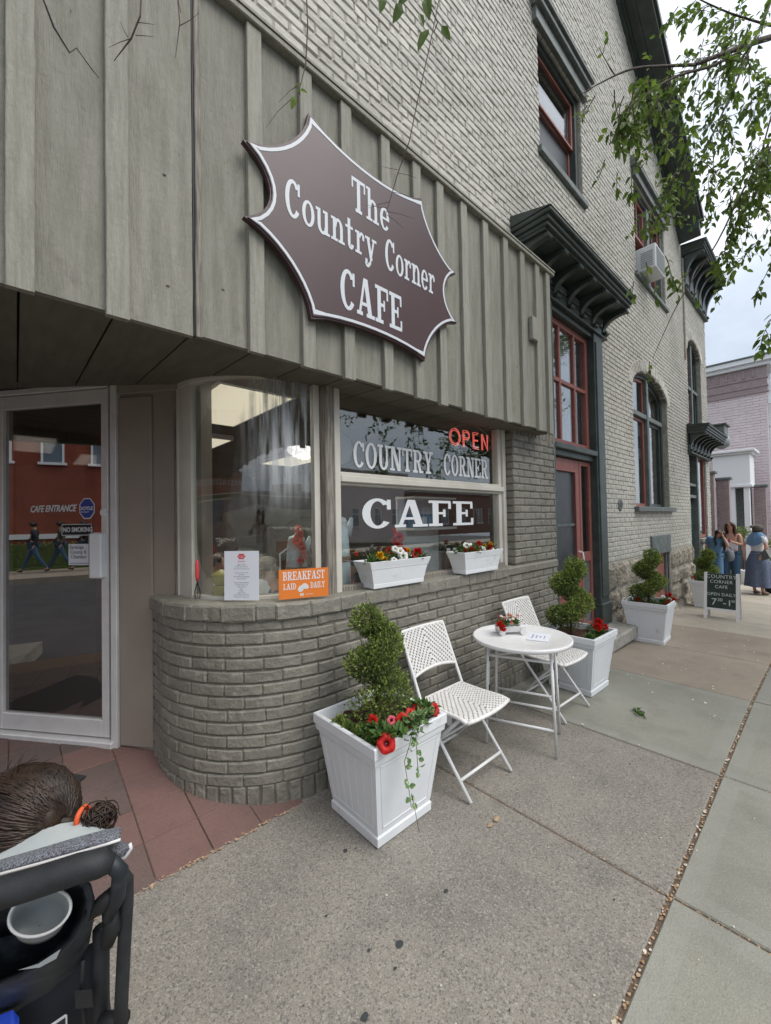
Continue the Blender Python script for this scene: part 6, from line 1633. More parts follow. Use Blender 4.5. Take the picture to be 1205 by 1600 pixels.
link('print', bfont('CORNER', .0075, lambda u, v, d: fn(.5 * W_ + u, .236 + v, .0037 + d), 'paper', align='CENTER', depth=.0002), e_)
link('print', bfont('Specials', .014, lambda u, v, d: fn(.5 * W_ + u, .213 + v, .0032 + d), 'logo_red', align='CENTER', depth=.0002), e_)
r_ = random.Random(4)
words = ['Eggs & Toast', 'served with home fries', 'Pancakes with maple syrup', 'French Toast', 'choice of bacon or ham', 'Omelettes', 'with cheese and peppers', 'Soup of the Day', 'Grilled Cheese & Tomato', 'Turkey Club Sandwich', 'on white wheat or rye', 'Coffee and Tea', 'Juice', 'Muffins']
for k in range(17):
    if k in (3, 8): continue
    link('print', bfont(words[k % 14], .0082 if k % 3 else .0095, (lambda zz: lambda u, v, d: fn(.5 * W_ + u, zz + v, .0032 + d))(.196 - .0112 * k), 'ink', align='CENTER', depth=.0002), e_)
e_, fn, W_ = card('breakfast_sign', 'orange breakfast card with two eggs leaning on the sill by the mullion', (1.085, 2.09, SZ + .012), (1.352, 1.995, SZ + .012), .165, 'orange', 'sign')
build(slab_text('BREAKFAST', .048, lambda u, v, d: fn(.022 + u, .104 + v, .0032 + d), .0004, width=W_ - .044), 'lettering', 'vinyl', e_)
build(slab_text('LAID', .034, lambda u, v, d: fn(.024 + u, .052 + v, .0032 + d), .0004, width=.072), 'lettering', 'vinyl', e_)
build(slab_text('DAILY', .034, lambda u, v, d: fn(W_ - .106 + u, .052 + v, .0032 + d), .0004, width=.084), 'lettering', 'vinyl', e_)
for (cu, cv, rot, k_) in ((.122, .052, .9, 0), (.146, .066, -.5, 1)):
    P = []
    for k in range(24):
        a = 2 * pi * k / 24; x, y = .021 * cos(a) * (1 + .12 * cos(a)), .0155 * sin(a); P.append((cu + x * cos(rot) - y * sin(rot), cv + x * sin(rot) + y * cos(rot)))
    build(MB().prism(P, lambda u, v, d: fn(u, v, .0032 + k_ * .0006 + d), 0, .0004), 'egg', 'petal_white', e_)
for k in range(3): build(MB().prism([(.118 + k * .007, .012), (.123 + k * .007, .012), (.123 + k * .007, .026 + .002 * (k == 1)), (.118 + k * .007, .026)], lambda u, v, d: fn(u, v, .0032 + d), 0, .0003), 'emblem', 'vinyl', e_)
link('print', bfont('IN THE NEST', .008, lambda u, v, d: fn(.148 + u, .016 + v, .0032 + d), 'paper', depth=.0002), e_)
# shelf goods and indoor bits seen through the flat window
e_ = empty('blue_carton', 'blue carton on the shelf behind the letter F', 'carton', (2.93, 2.72, 1.476)); mb = MB(); mb.bbox(-.12, .12, -.07, .07, 0, .13, .004); build(mb, 'box', 'denim_light', e_); mb = MB(); mb.box(-.06, .02, -.074, -.071, .04, .10); build(mb, 'label', 'vinyl', e_)
for k in range(2):
    e_ = empty('syrup_bottle', 'dark syrup bottle, %s of the pair behind the right flower box' % ('left' if k == 0 else 'right'), 'bottle', (2.84 + .09 * k, 2.30, LZ)); build(MB().lathe([(.03, 0), (.032, .12), (.014, .17), (.014, .2)], n=14), 'body', 'hair_brown', e_, True); build(MB().lathe([(.016, .2), (.016, .225)], n=12), 'cap', 'paper', e_, True)
e_ = empty('indoor_lilies', 'red artificial lilies in a vase behind the left flower box', 'flowers', (2.18, 2.34, LZ), world=False)
build(MB().lathe([(.03, 0), (.05, .06), (.03, .12), (.025, .14)], n=14), 'vase', 'far_white', e_, True)
for k in range(10): put_flower(e_, 'red', (U(-.09, .09), U(-.05, .03), .15 + U(0, .26)), (U(-1, 1), -1, .4), U(.8, 1.2))
mb = MB()
for k in range(8): mb.tube([(0, 0, .1), (U(-.05, .05), 0, .25), (U(-.1, .1), 0, .38)], .002, 4, False)
build(mb, 'stems', 'plant_leaf', e_, kind='stuff')
e_ = empty('wicker_heart', 'bent twig wreath with red blooms behind the left flower box', 'wreath', (1.86, 2.33, LZ))
mb = MB()
for k in range(5): mb.tube([(.12 * cos(a) * (1 + .05 * k), .01 * k, .13 + .13 * sin(a)) for a in [2 * pi * j / 24 for j in range(25)]], .003, 5, False)
build(mb, 'twigs', 'twig', e_)
for k in range(7): a = U(0, 6); put_flower(e_, 'red', (.12 * cos(a), -.02, .13 + .13 * sin(a)), (U(-.4, .4), -1, .3), .6)
e_ = empty('globe_lamp', 'dark round pendant lamp hanging behind the upper cafe window', 'lamp', (1.98, 2.75, 2.15))
mb = MB(); mb.lathe([(.02, -.13), (.09, -.1), (.13, 0), (.09, .1), (.03, .13)], n=20); build(mb, 'globe', 'room_ceiling', e_, True); build(MB().tube([(0, 0, .13), (0, 0, .42)], .006, 6), 'rod', 'black', e_)
for k, (x, y) in enumerate(((1.9, 4.2), (3.3, 4.6))):
    e_ = empty('cafe_table', 'dark wooden cafe table deep inside, %s one' % ('nearer' if k == 0 else 'farther'), 'table', (x, y, .15)); build(MB().bbox(-.4, .4, -.4, .4, .70, .73, .005), 'top', 'table_wood', e_); build(MB().tube([(0, 0, 0), (0, 0, .7)], .03, 8), 'pedestal', 'black', e_)
e_ = empty('cafe_table', 'dark table just inside the curved window where a diner sits', 'table', (1.45, 3.45, .15)); build(MB().bbox(-.35, .35, -.35, .35, .70, .73, .005), 'top', 'table_wood', e_); build(MB().tube([(0, 0, 0), (0, 0, .7)], .03, 8), 'pedestal', 'black', e_)

# ================================================================== PEOPLE
def skin_obj(name, joints, edges, radii, m, parent, lvl=2, root=0, **kw):
    me = bpy.data.meshes.new(name); me.from_pydata([tuple(j) for j in joints], edges, [])
    o = bpy.data.objects.new(name, me); COL.objects.link(o)
    o.modifiers.new('Skin', 'SKIN'); ss = o.modifiers.new('Sub', 'SUBSURF'); ss.levels = lvl; ss.render_levels = lvl
    if not me.skin_vertices: me.skin_vertices  # layer is made with the modifier below
    return o
def skinned(name, chain, m, parent, lvl=1, root=0, smooth=True, **kw):
    """chain: dict name -> (pos, (rx, ry)); edges list; converted to a plain mesh"""
    js, es = chain; keys = list(js)
    me = bpy.data.meshes.new(name); me.from_pydata([tuple(js[k][0]) for k in keys], [(keys.index(a), keys.index(b)) for a, b in es], [])
    o = bpy.data.objects.new(name, me); COL.objects.link(o)
    bm = None
    import bmesh
    bm = bmesh.new(); bm.from_mesh(me); lay = bm.verts.layers.skin.verify()
    bm.verts.ensure_lookup_table()
    for i, k in enumerate(keys):
        r_ = js[k][1]; r_ = r_ if isinstance(r_, tuple) else (r_, r_)
        bm.verts[i][lay].radius = r_; bm.verts[i][lay].use_root = (i == root)
    bm.to_mesh(me); bm.free()
    o.modifiers.new('Skin', 'SKIN'); s_ = o.modifiers.new('Sub', 'SUBSURF'); s_.levels = lvl; s_.render_levels = lvl
    dg = bpy.context.evaluated_depsgraph_get(); nm = bpy.data.meshes.new_from_object(o.evaluated_get(dg)); COL.objects.unlink(o); bpy.data.objects.remove(o)
    nm.materials.clear(); nm.materials.append(MT[m])
    nm.polygons.foreach_set('use_smooth', [smooth] * len(nm.polygons))
    return link(name, nm, parent, **kw)
def person(label, loc, rz, H, J, top='cloth_white', legs='denim_dark', skirt=None, hair='hair_brown', hairlen=.45, sleeve=.5, group=None, seated=False, toplen=.98, shoe='cloth_dark', lean=None, hands=True):
    k = H / 1.70
    e_ = empty('person', label, 'person', loc, rz, group)
    B = dict(pel=(0, 0, .94), wai=(0, .0, 1.08), che=(0, .01, 1.26), nek=(0, .02, 1.43), hd0=(0, .0, 1.50), hd1=(0, -.015, 1.575), hd2=(0, -.005, 1.65),
             sl=(.165, .02, 1.385), el=(.215, .04, 1.12), wl=(.23, -.05, .90), sr=(-.165, .02, 1.385), er=(-.215, .04, 1.12), wr=(-.23, -.05, .90),
             hl=(.09, 0, .90), kl=(.10, -.01, .50), al=(.10, .02, .09), tl=(.11, -.13, .03), hr=(-.09, 0, .90), kr=(-.10, -.01, .50), ar=(-.10, .02, .09), tr=(-.11, -.13, .03))
    B.update(J); B = {a: Vector(b) * k for a, b in B.items()}
    R_ = dict(pel=.125, wai=(.115, .095), che=(.135, .10), nek=.052, hd0=.062, hd1=(.078, .088), hd2=(.068, .075), sl=.056, el=.040, wl=.026, sr=.056, er=.040, wr=.026, hl=.085, kl=.056, al=.036, tl=.03, hr=.085, kr=.056, ar=.036, tr=.03)
    E_ = [('pel', 'wai'), ('wai', 'che'), ('che', 'nek'), ('nek', 'hd0'), ('hd0', 'hd1'), ('hd1', 'hd2'), ('che', 'sl'), ('sl', 'el'), ('el', 'wl'), ('che', 'sr'), ('sr', 'er'), ('er', 'wr'), ('pel', 'hl'), ('hl', 'kl'), ('kl', 'al'), ('al', 'tl'), ('pel', 'hr'), ('hr', 'kr'), ('kr', 'ar'), ('ar', 'tr')]
    js = {a: (B[a], tuple(q * k * .92 for q in (R_[a] if isinstance(R_[a], tuple) else (R_[a], R_[a])))) for a in B if a in R_}
    E2 = list(E_)
    if hands:
        for s_ in 'lr':
            w_, el_ = B['w' + s_], B['e' + s_]; d = (w_ - el_).normalized(); sd = d.cross(Vector((0, 1, 0)) if abs(d.y) < .8 else Vector((0, 0, 1))).normalized(); dn = d.cross(sd)
            js['p' + s_] = (w_ + d * .05 * k, (.030 * k, .018 * k)); E2.append(('w' + s_, 'p' + s_))
            for f in range(4):
                b_ = w_ + d * .085 * k + sd * (f - 1.5) * .018 * k; L = (.055, .068, .064, .05)[f] * k
                js['f%d0' % f + s_] = (b_, .0085 * k); js['f%d1' % f + s_] = (b_ + d * L * .6 + dn * .008 * k, .0075 * k); js['f%d2' % f + s_] = (b_ + d * L + dn * .024 * k, .006 * k)
                E2 += [('p' + s_, 'f%d0' % f + s_), ('f%d0' % f + s_, 'f%d1' % f + s_), ('f%d1' % f + s_, 'f%d2' % f + s_)]
            js['t0' + s_] = (w_ + d * .04 * k + sd * .034 * k, .010 * k); js['t1' + s_] = (w_ + d * .085 * k + sd * .045 * k + dn * .015 * k, .008 * k); E2 += [('p' + s_, 't0' + s_), ('t0' + s_, 't1' + s_)]
    skinned('body', (js, E2), 'skin', e_, 2)
    def cl(name, keys, edges, m, add=.014, ov={}):
        js2 = {a: (ov.get(a, B[a]), tuple(q * k * .95 + add * k for q in (R_[a] if isinstance(R_[a], tuple) else (R_[a], R_[a])))) for a in keys}
        return skinned(name, (js2, edges), m, e_, 2)
    if sleeve > 0: SL = {'el': B['sl'].lerp(B['el'], sleeve * 2) if sleeve < .5 else B['el'], 'er': B['sr'].lerp(B['er'], sleeve * 2) if sleeve < .5 else B['er']}
    keys = ['wai', 'che', 'nek', 'sl', 'el', 'sr', 'er', 'pel'] if sleeve > 0 else ['wai', 'che', 'pel', 'sl', 'sr']
    ed = [('pel', 'wai'), ('wai', 'che'), ('che', 'sl'), ('che', 'sr')]
    ov = {'pel': B['pel'].lerp(B['wai'], .3), 'nek': B['che'].lerp(B['nek'], .62)}
    if sleeve > 0:
        ed += [('sl', 'el'), ('sr', 'er'), ('che', 'nek')]; ov.update(SL)
        if sleeve >= .9: keys += ['wl', 'wr']; ed += [('el', 'wl'), ('er', 'wr')]
    else: ov.update({'sl': B['che'].lerp(B['sl'], .55), 'sr': B['che'].lerp(B['sr'], .55)})
    cl('top', keys, ed, top, .016, ov)
    if skirt:
        mb = MB(); n = 44; rows = []
        wz = B['wai'].z - .04 * k; c0_ = B['wai']
        for j in range(9):
            t = j / 8; z = wz + (.20 * k - wz) * t; row = []
            for i in range(n + 1):
                a = 2 * pi * (i % n) / n; r0_ = (.135 + .10 * min(1, t * 3) + .05 * t) * k; r0_ *= 1 + (.05 + .05 * t) * sin(7 * a + 1) * t + .03 * sin(13 * a) * t
                row.append((c0_.x * (1 - t) + r0_ * cos(a), c0_.y * (1 - t) + r0_ * sin(a) * .82, z))
            rows.append(row)
        mb.grid(rows); build(mb, 'skirt', skirt, e_, True)
    elif legs:
        cl('trousers', ['pel', 'hl', 'kl', 'al', 'hr', 'kr', 'ar'], [('pel', 'hl'), ('hl', 'kl'), ('kl', 'al'), ('pel', 'hr'), ('hr', 'kr'), ('kr', 'ar')], legs, .012)
    for s_ in 'lr':
        a, t = B['a' + s_], B['t' + s_]; skinned('shoe', ({'a': (a + Vector((0, .02, -.045)) * k, .038 * k), 'b': (a.lerp(t, .5) + Vector((0, 0, -.02)) * k, .040 * k), 'c': (t + Vector((0, 0, .0)), .032 * k)}, [('a', 'b'), ('b', 'c')]), shoe, e_, 1)
    # head: face features, hair
    hc = B['hd1']; fd = (Vector((0, -1, 0)) if 'face' not in J else Vector(J['face'])).normalized(); up = (B['hd2'] - B['hd0']).normalized(); fd = (fd - up * fd.dot(up)).normalized(); sd = fd.cross(up)
    mb = MB(); nz = hc + fd * .083 * k - up * .005 * k
    mb.add([nz + up * .02 * k, nz + fd * .018 * k - up * .012 * k, nz + sd * .012 * k - up * .016 * k, nz - sd * .012 * k - up * .016 * k], [(0, 1, 2), (0, 3, 1), (1, 3, 2)]); build(mb, 'nose', 'skin', e_)
    for q in (-1, 1):
        mb = MB(); mb.lathe([(.004 * k, -.004 * k), (.008 * k, 0), (.004 * k, .004 * k)], tuple(hc + fd * .079 * k + sd * q * .03 * k + up * .018 * k), 8); build(mb, 'eye', 'hair_dark', e_)
        mb = MB(); mb.tube([hc + fd * .082 * k + sd * q * .018 * k + up * .034 * k, hc + fd * .076 * k + sd * q * .044 * k + up * .033 * k], .004 * k, 5); build(mb, 'eyebrow', hair, e_)
    mb = MB(); mb.tube([hc + fd * .080 * k - sd * .02 * k - up * .038 * k, hc + fd * .087 * k - up * .036 * k, hc + fd * .080 * k + sd * .02 * k - up * .038 * k], .006 * k, 6); build(mb, 'mouth', 'petal_pink', e_)
    mb = MB(); r2 = random.Random(int(H * 1000))
    top_ = hc + up * .075 * k - fd * .005 * k
    for i in range(150):
        a = r2.uniform(.35, 2 * pi - .35) if hairlen < .2 or i % 3 == 0 else r2.uniform(1.05, 2 * pi - 1.05); d0 = fd * cos(a) + sd * sin(a); L = hairlen * k * r2.uniform(.8, 1.05) if (cos(a) < .52 or hairlen < .2) else .06 * k
        side = max(0, cos(a))
        p = [top_ + up * r2.uniform(.0, .016) * k + d0 * .015 * k, hc + up * .058 * k + d0 * .074 * k, hc + up * (.0 if cos(a) < .52 else .045) * k + d0 * r2.uniform(.086, .097) * k]
        if L > .15 * k:
            g = Vector((0, 0, -1)); p += [p[-1] + g * L * .33 + d0 * .008 * k, p[-1] + g * L * .66 + d0 * .014 * k + sd * r2.uniform(-.012, .012) * k, p[-1] + g * L + d0 * .006 * k + sd * r2.uniform(-.02, .02) * k]
        else: p += [p[-1] - up * L * .6 - d0 * .006 * k]
        mb.tube(p, [.008 * k, .013 * k, .012 * k] + [.010 * k] * (len(p) - 4) + [.003 * k], 5)
    build(mb, 'hair', hair, e_, True)
    return e_, B, k
# three women chatting beyond the chalkboard
gx = gz(12.8)
G3 = 'women chatting beyond the chalkboard'
wA, B_, k_ = person('young woman in white tank top and blue jeans with long auburn hair holding a phone', (12.76, 1.66, gz(12.76)), -1.75, 1.74,
    dict(el=(.20, -.03, 1.14), wl=(.08, -.20, 1.22), er=(-.22, .0, 1.14), wr=(-.10, -.20, 1.24), face=(.25, -1, 0)), 'cloth_white', 'denim_dark', None, 'hair_brown', .34, 0, G3)
mb = MB(); mb.bbox(-.06, .09, -.30, -.285, 1.235, 1.315, .004); build(mb, 'phone', 'petal_pink', wA)
wB, B_, k_ = person('young woman in denim blouse resting her leaning head, dark hair and patterned bag', (12.05, 1.86, gz(12.05)), -1.9, 1.66,
    dict(che=(.05, -.04, 1.24), nek=(.09, -.07, 1.38), hd0=(.13, -.10, 1.42), hd1=(.175, -.12, 1.47), hd2=(.22, -.12, 1.53), sl=(.20, -.04, 1.33), sr=(-.10, -.02, 1.37), el=(.33, -.10, 1.16), wl=(.26, -.16, 1.40), er=(-.16, -.02, 1.10), wr=(-.13, -.14, .88), face=(.3, -1, -.3)), 'denim_light', 'denim_light', None, 'hair_dark', .34, .35, G3)
e_ = empty('shoulder_bag', 'patterned grey shoulder bag hanging at the hip of the woman in denim blouse', 'bag', (12.15, 1.60, gz(12) + .92))
mb = MB(); mb.lathe([(.05, -.14), (.13, -.10), (.15, 0), (.12, .1), (.05, .13)], n=16, sy=.55); build(mb, 'pouch', 'tweed', e_, True); build(MB().tube([(0, .1, .1), (.05, .2, .5), (0, -.05, .1)], .008, 6), 'strap', 'cloth_dark', e_)
wC, B_, k_ = person('woman seen from behind in long blue patterned skirt with denim jacket round her shoulders', (12.95, 1.20, gz(12.95)), .9, 1.68,
    dict(el=(.27, .10, 1.14), wl=(.20, .16, .95), er=(-.27, .06, 1.14), wr=(-.22, .12, .98), face=(.5, -1, 0)), 'cloth_white', None, 'skirt_cloth', 'hair_grey', .14, .35, G3, shoe='table_wood')
mb = MB(); mb.lathe([(.01, -.03), (.032, -.02), (.036, .01), (.02, .035)], (0.03, .105, 1.60), 12); build(mb, 'hair_bun', 'hair_grey', wC, True)
mb = MB(); n = 30; rows = []
for j in range(7):
    t = j / 6; row = []
    for i in range(n + 1):
        a = 2 * pi * i / n; back = max(0, sin(a)); r1_, r2_ = .085 + .125 * min(1, t * 1.9) ** .8, .075 + .06 * min(1, t * 1.9)
        row.append((r1_ * cos(a) * (1 + .04 * sin(9 * a) * t), .02 + r2_ * sin(a) * (1 + .05 * sin(8 * a)), 1.47 - (.17 + .15 * back) * t - .02 * (t * (1 - t))))
    rows.append(row)
mb.grid(rows); build(mb, 'denim_jacket', 'denim_light', wC, True)
e_ = empty('handbag', 'grey green clutch held behind her back by the woman in the long skirt', 'bag', (12.62, 1.03, gz(12.9) + .96), .6)
mb = MB(); mb.prism([(-.17, -.04), (.1, -.13), (.19, .04), (-.04, .12)], lambda u, v, d: (u, d, v), -.03, .03); build(mb, 'body', 'greengrey', e_)
# diner inside and companions
person('grey haired diner in blue shirt sitting just inside the curved window', (1.55, 3.02, -.02), 3.3, 1.62,
    dict(pel=(0, 0, .62), wai=(0, 0, .76), che=(0, -.05, .96), nek=(0, -.08, 1.13), hd0=(0, -.11, 1.19), hd1=(0, -.13, 1.26), hd2=(0, -.12, 1.33), sl=(.165, -.05, 1.09), sr=(-.165, -.05, 1.09), el=(.22, -.14, .86), er=(-.22, -.14, .86), wl=(.12, -.33, .93), wr=(-.12, -.33, .93),
         hl=(.09, 0, .60), kl=(.11, -.40, .60), al=(.11, -.40, .22), tl=(.11, -.52, .18), hr=(-.09, 0, .60), kr=(-.11, -.40, .60), ar=(-.11, -.40, .22), tr=(-.11, -.52, .18)), 'denim_dark', 'cloth_dark', None, 'hair_grey', .05, .5)
person('second diner across the table in grey shirt raising a hand', (1.42, 4.05, -.02), .1, 1.62,
    dict(pel=(0, 0, .62), wai=(0, 0, .76), che=(0, -.05, .96), nek=(0, -.08, 1.13), hd0=(0, -.11, 1.19), hd1=(0, -.13, 1.26), hd2=(0, -.12, 1.33), sl=(.165, -.05, 1.09), sr=(-.165, -.05, 1.09), el=(.22, -.14, .86), er=(-.22, -.14, .86), wl=(.12, -.25, 1.1), wr=(-.12, -.33, .93),
         hl=(.09, 0, .60), kl=(.11, -.40, .60), al=(.11, -.40, .22), tl=(.11, -.52, .18), hr=(-.09, 0, .60), kr=(-.11, -.40, .60), ar=(-.11, -.40, .22), tr=(-.11, -.52, .18)), 'cloth_white', 'cloth_dark', None, 'hair_dark', .06, .9)
for i, (lb, y, c, l_) in enumerate((('walker in black coat and dark jeans mirrored at the left of the cafe door', 6.9, 'cloth_dark', 'denim_dark'), ('striding walker with curly hair in olive jacket mirrored in the middle of the cafe door', 6.2, 'hair_grey', 'denim_dark'), ('walker in dark coat mirrored behind the alarm sticker', 5.55, 'cloth_dark', 'denim_dark'))):
    person(lb, (-13.6, y, .02), pi, 1.74, dict(kl=(.10, -.16, .52), al=(.10, -.32, .12), tl=(.10, -.46, .08), kr=(-.10, .12, .52), ar=(-.10, .36, .16), tr=(-.10, .30, .05), el=(.22, -.08, 1.14), wl=(.22, -.24, .98), er=(-.22, .14, 1.12), wr=(-.22, .06, .90)), c, l_, None, 'hair_dark', .12, .9, 'walkers across the side street')

# ================================================================== CHALKBOARD
cb = empty('sandwich_board', 'white framed chalkboard A-sign standing on the pavement', 'chalkboard sign', (8.66, 1.26, gz(8.66)), 0)
th_ = .16
for sgn, nm in ((-1, 'front'), (1, 'rear')):
    def fb(u, v, d): return (sgn * (.16 * (1 - v / .75) + .012) + sgn * d, -u, v)
    for uu in (-.225, .185): build(MB().prism([(uu, .0), (uu + .04, .0), (uu + .04, .75), (uu, .75)], fb, -.012, .012), 'leg', 'white_metal', cb)
    build(MB().prism([(-.185, .15), (.185, .15), (.185, .185), (-.185, .185)], fb, -.010, .010), 'bottom_rail', 'white_metal', cb)
    build(MB().prism([(-.185, .185), (.185, .185), (.185, .74), (-.185, .74)], fb, -.006, .006), 'slate', 'chalkboard', cb)
fb = lambda u, v, d: (-(.16 * (1 - v / .75) + .012) - d, -u, v)
for tx, z, sz, sx in (('COUNTRY', .665, .082, .95), ('CORNER', .585, .075, .95), ('CAFE', .505, .072, .95), ('OPEN DAILY', .385, .068, .92)):
    link('chalk_lettering', bfont(tx, sz, (lambda zz: lambda u, v, d: fb(u, zz + v, .0068 + d))(z), 'chalk', align='CENTER', sx=sx, bold=.0003, spacing=1.06, depth=.0004), cb)
link('chalk_lettering', bfont('7', .15, lambda u, v, d: fb(u - .13, .235 + v, .0068 + d), 'chalk', bold=.0002, depth=.0004), cb)
link('chalk_lettering', bfont('30', .07, lambda u, v, d: fb(u - .05, .30 + v, .0068 + d), 'chalk', bold=.0003, depth=.0004), cb)
link('chalk_lettering', bfont('-1', .13, lambda u, v, d: fb(u * 1.15 + .02, .24 + v, .0068 + d), 'chalk', bold=.0002, depth=.0004), cb)
link('chalk_lettering', bfont('30', .05, lambda u, v, d: fb(u + .125, .30 + v, .0068 + d), 'chalk', bold=.0003, depth=.0004), cb)
# small dark board and flower pots further along
e_ = empty('dark_board', 'small dark menu board leaning behind the two young women', 'board', (13.6, 1.95, gz(13.6))); build(MB().bbox(-.03, .03, -.3, .3, .1, .8, .01), 'panel', 'chalkboard', e_); link('chalk_lettering', bfont('YOGI', .16, lambda u, v, d: (-.033 - d, -u + .2, v + .4), 'chalk', depth=.001), e_)
for i, (x, y, z, lb) in enumerate(((15.5, 1.75, 1.25, 'round green bush just right of the auburn haired woman'), (16.5, 1.05, 1.05, 'round green bush just right of the woman in the long skirt'))):
    e_ = empty('potted_bush', lb, 'bush', (x, y, gz(x)))
    build(MB().lathe([(.16, 0), (.2, .35), (.22, .4)], n=16), 'pot', 'far_white', e_, True); build(MB().tube([(0, 0, .35), (0, 0, z)], .02, 6), 'stem', 'bark', e_)
    mb = MB()
    for k in range(700):
        d = rdir(); mb.m = 1 if rnd() < .4 else 0; leaf2(mb, Vector((0, 0, z + .15)) + d * U(.1, .26), d + rdir(), rdir(), .05, .03)
    build(mb, 'foliage', ['leaf_dark', 'leaf_light'], e_, kind='stuff')
e_ = empty('flower_tub', 'dark tub of yellow and white flowers at the right edge far down the pavement', 'flower tub', (13.6, .95, gz(13.6)))
build(MB().lathe([(.2, 0), (.26, .45), (.28, .5)], n=16), 'tub', 'cloth_dark', e_, True)
greenery(e_, [(0, 0, .5), (.1, .1, .55), (-.1, 0, .55)], 260, .25, .06, up=1)
for k in range(14): put_flower(e_, random.choice(['yellow', 'white', 'white']), (U(-.25, .25), U(-.25, .25), .62 + U(0, .15)), (-1, 0, .6), 1.6)

# ================================================================== STREET TREE
tree = empty('street_tree', 'leafy street tree whose long branches hang in front of the facade', 'tree', (8.6, -1.15, -.16), world=True)
def limb(pts, r0, r1, m='bark', nm='branch', n=8):
    pts = [Vector(p) for p in pts]; P = []
    for i in range(len(pts) - 1):
        for k in range(4):
            t = k / 4; a = pts[max(i - 1, 0)]; b, c = pts[i], pts[i + 1]; d = pts[min(i + 2, len(pts) - 1)]
            P.append(.5 * ((2 * b) + (c - a) * t + (2 * a - 5 * b + 4 * c - d) * t * t + (3 * b - a - 3 * c + d) * t ** 3))
    P.append(pts[-1]); return build(MB().tube(P, [r0 + (r1 - r0) * i / (len(P) - 1) for i in range(len(P))], n), nm, m, tree, True), P
limb([(8.6, -1.15, -.2), (8.58, -1.15, .6), (8.55, -1.12, 1.8), (8.5, -1.1, 3.0)], .17, .12, nm='trunk', n=14)
FK = Vector((8.5, -1.1, 2.95))
LV, TW = MB(), MB()
nleaf = 0
def twig(p, d, L, dens=1., lsz=.062, droop=.5, r=.004, leafy=1., sub_=2, bare=False):
    """one wandering twig with alternating leaves; grows side shoots"""
    global nleaf
    pts = [Vector(p)]; d = Vector(d).normalized(); n = max(4, int(L / .055)); st = L / n
    for i in range(n):
        d = (d + rdir() * .16 + Vector((0, 0, -droop * .09))).normalized(); pts.append(pts[-1] + d * st)
    TW.tube(pts, [r * (1 - .8 * i / n) + .0006 for i in range(n + 1)], 4, False)
    if not bare:
        for i in range(1, n + 1):
            if rnd() < leafy:
                dd = (pts[i] - pts[i - 1]).normalized(); sd = dd.cross(rdir()).normalized()
                ld = (dd * .6 + sd * .9 + Vector((0, 0, -.55))).normalized(); LV.m = 1 if rnd() < .34 else 0
                leaf(LV, pts[i] + sd * .004, ld, Vector((0, 0, 1)) + rdir() * .7, lsz * U(.75, 1.35), lsz * U(.46, .62), .18); nleaf += 1
    if sub_ > 0:
        for k in range(int(n * .33 * dens)):
            i = int(U(1, n)); dd = (pts[i] - pts[i - 1]).normalized(); sd = (dd + rdir() * 1.0 + Vector((0, 0, -.2))).normalized()
            twig(pts[i], sd, L * U(.3, .55), dens, lsz, droop, r * .55, leafy, sub_ - 1, bare)
def along(P, n, L, **kw):
    for k in range(n):
        t = U(.15, 1) * (len(P) - 2); i = int(t); p = P[i].lerp(P[i + 1], t - i); dd = (P[i + 1] - P[i]).normalized()
        twig(p, dd * .7 + rdir() * .8 + Vector((0, 0, -.25)), L * U(.6, 1.2), **kw)
# limb reaching along the facade towards the cafe
_, P = limb([FK, (7.4, -.95, 3.9), at(1290, 40, 4.4), at(1205, 58, 3.9), at(1130, 84, 3.6), at(1085, 101, 3.4)], .045, .012); along(P[10:], 10, .5, lsz=.065)
_, P1 = limb([at(1085, 101, 3.4), at(1040, 103, 3.25), at(990, 107, 3.05), at(945, 126, 2.95), at(906, 148, 2.85)], .012, .003); along(P1, 5, .25, leafy=.5, sub_=1, lsz=.045)
_, P2 = limb([at(1180, 66, 3.8), at(1120, 100, 3.5), at(1060, 118, 3.3), at(1010, 146, 3.1), at(978, 172, 3.0)], .014, .004); along(P2, 12, .38, lsz=.068, droop=.9)
for (px, py, d_) in ((1010, 140, 3.1), (985, 160, 3.0), (1000, 150, 3.05), (1030, 130, 3.2), (960, 140, 2.95), (1025, 150, 3.1), (1045, 125, 3.2), (995, 120, 3.1), (1015, 125, 3.1), (1035, 140, 3.15), (1050, 150, 3.2), (975, 150, 3)): twig(at(px, py, d_), _R2 * U(-.5, .3) - _U2 * U(.6, 1.2) + _F * U(-.3, .3), U(.22, .45), lsz=.066, droop=1.2, leafy=1.0)
# a second limb higher and further off, with drooping shoots against the sky
_, P3 = limb([FK, (8.2, -.6, 4.4), at(1260, -60, 5.6), at(1190, 40, 5.0), at(1150, 130, 4.7), at(1105, 230, 4.5), at(1060, 330, 4.4)], .030, .003); along(P3[10:], 14, .7, lsz=.075, sub_=2, droop=.8)
_, P4 = limb([FK, (8.4, -.7, 3.9), at(1290, 120, 5.2), at(1215, 215, 4.7), at(1165, 290, 4.4), at(1120, 380, 4.3), at(1062, 470, 4.2), at(1020, 560, 4.15)], .020, .002); along(P4[8:20], 11, .55, lsz=.075, droop=.8)
_, P5 = limb([FK, (8.4, -.5, 4.2), at(1270, 20, 5.4), at(1225, 120, 4.9), at(1185, 260, 4.6), at(1165, 380, 4.5)], .022, .003); along(P5[8:], 13, .6, lsz=.075, droop=.8)
_, P6 = limb([at(1205, 40, 4.4), at(1140, 20, 4.1), at(1075, -10, 3.9)], .012, .004); along(P6, 8, .4, lsz=.07)
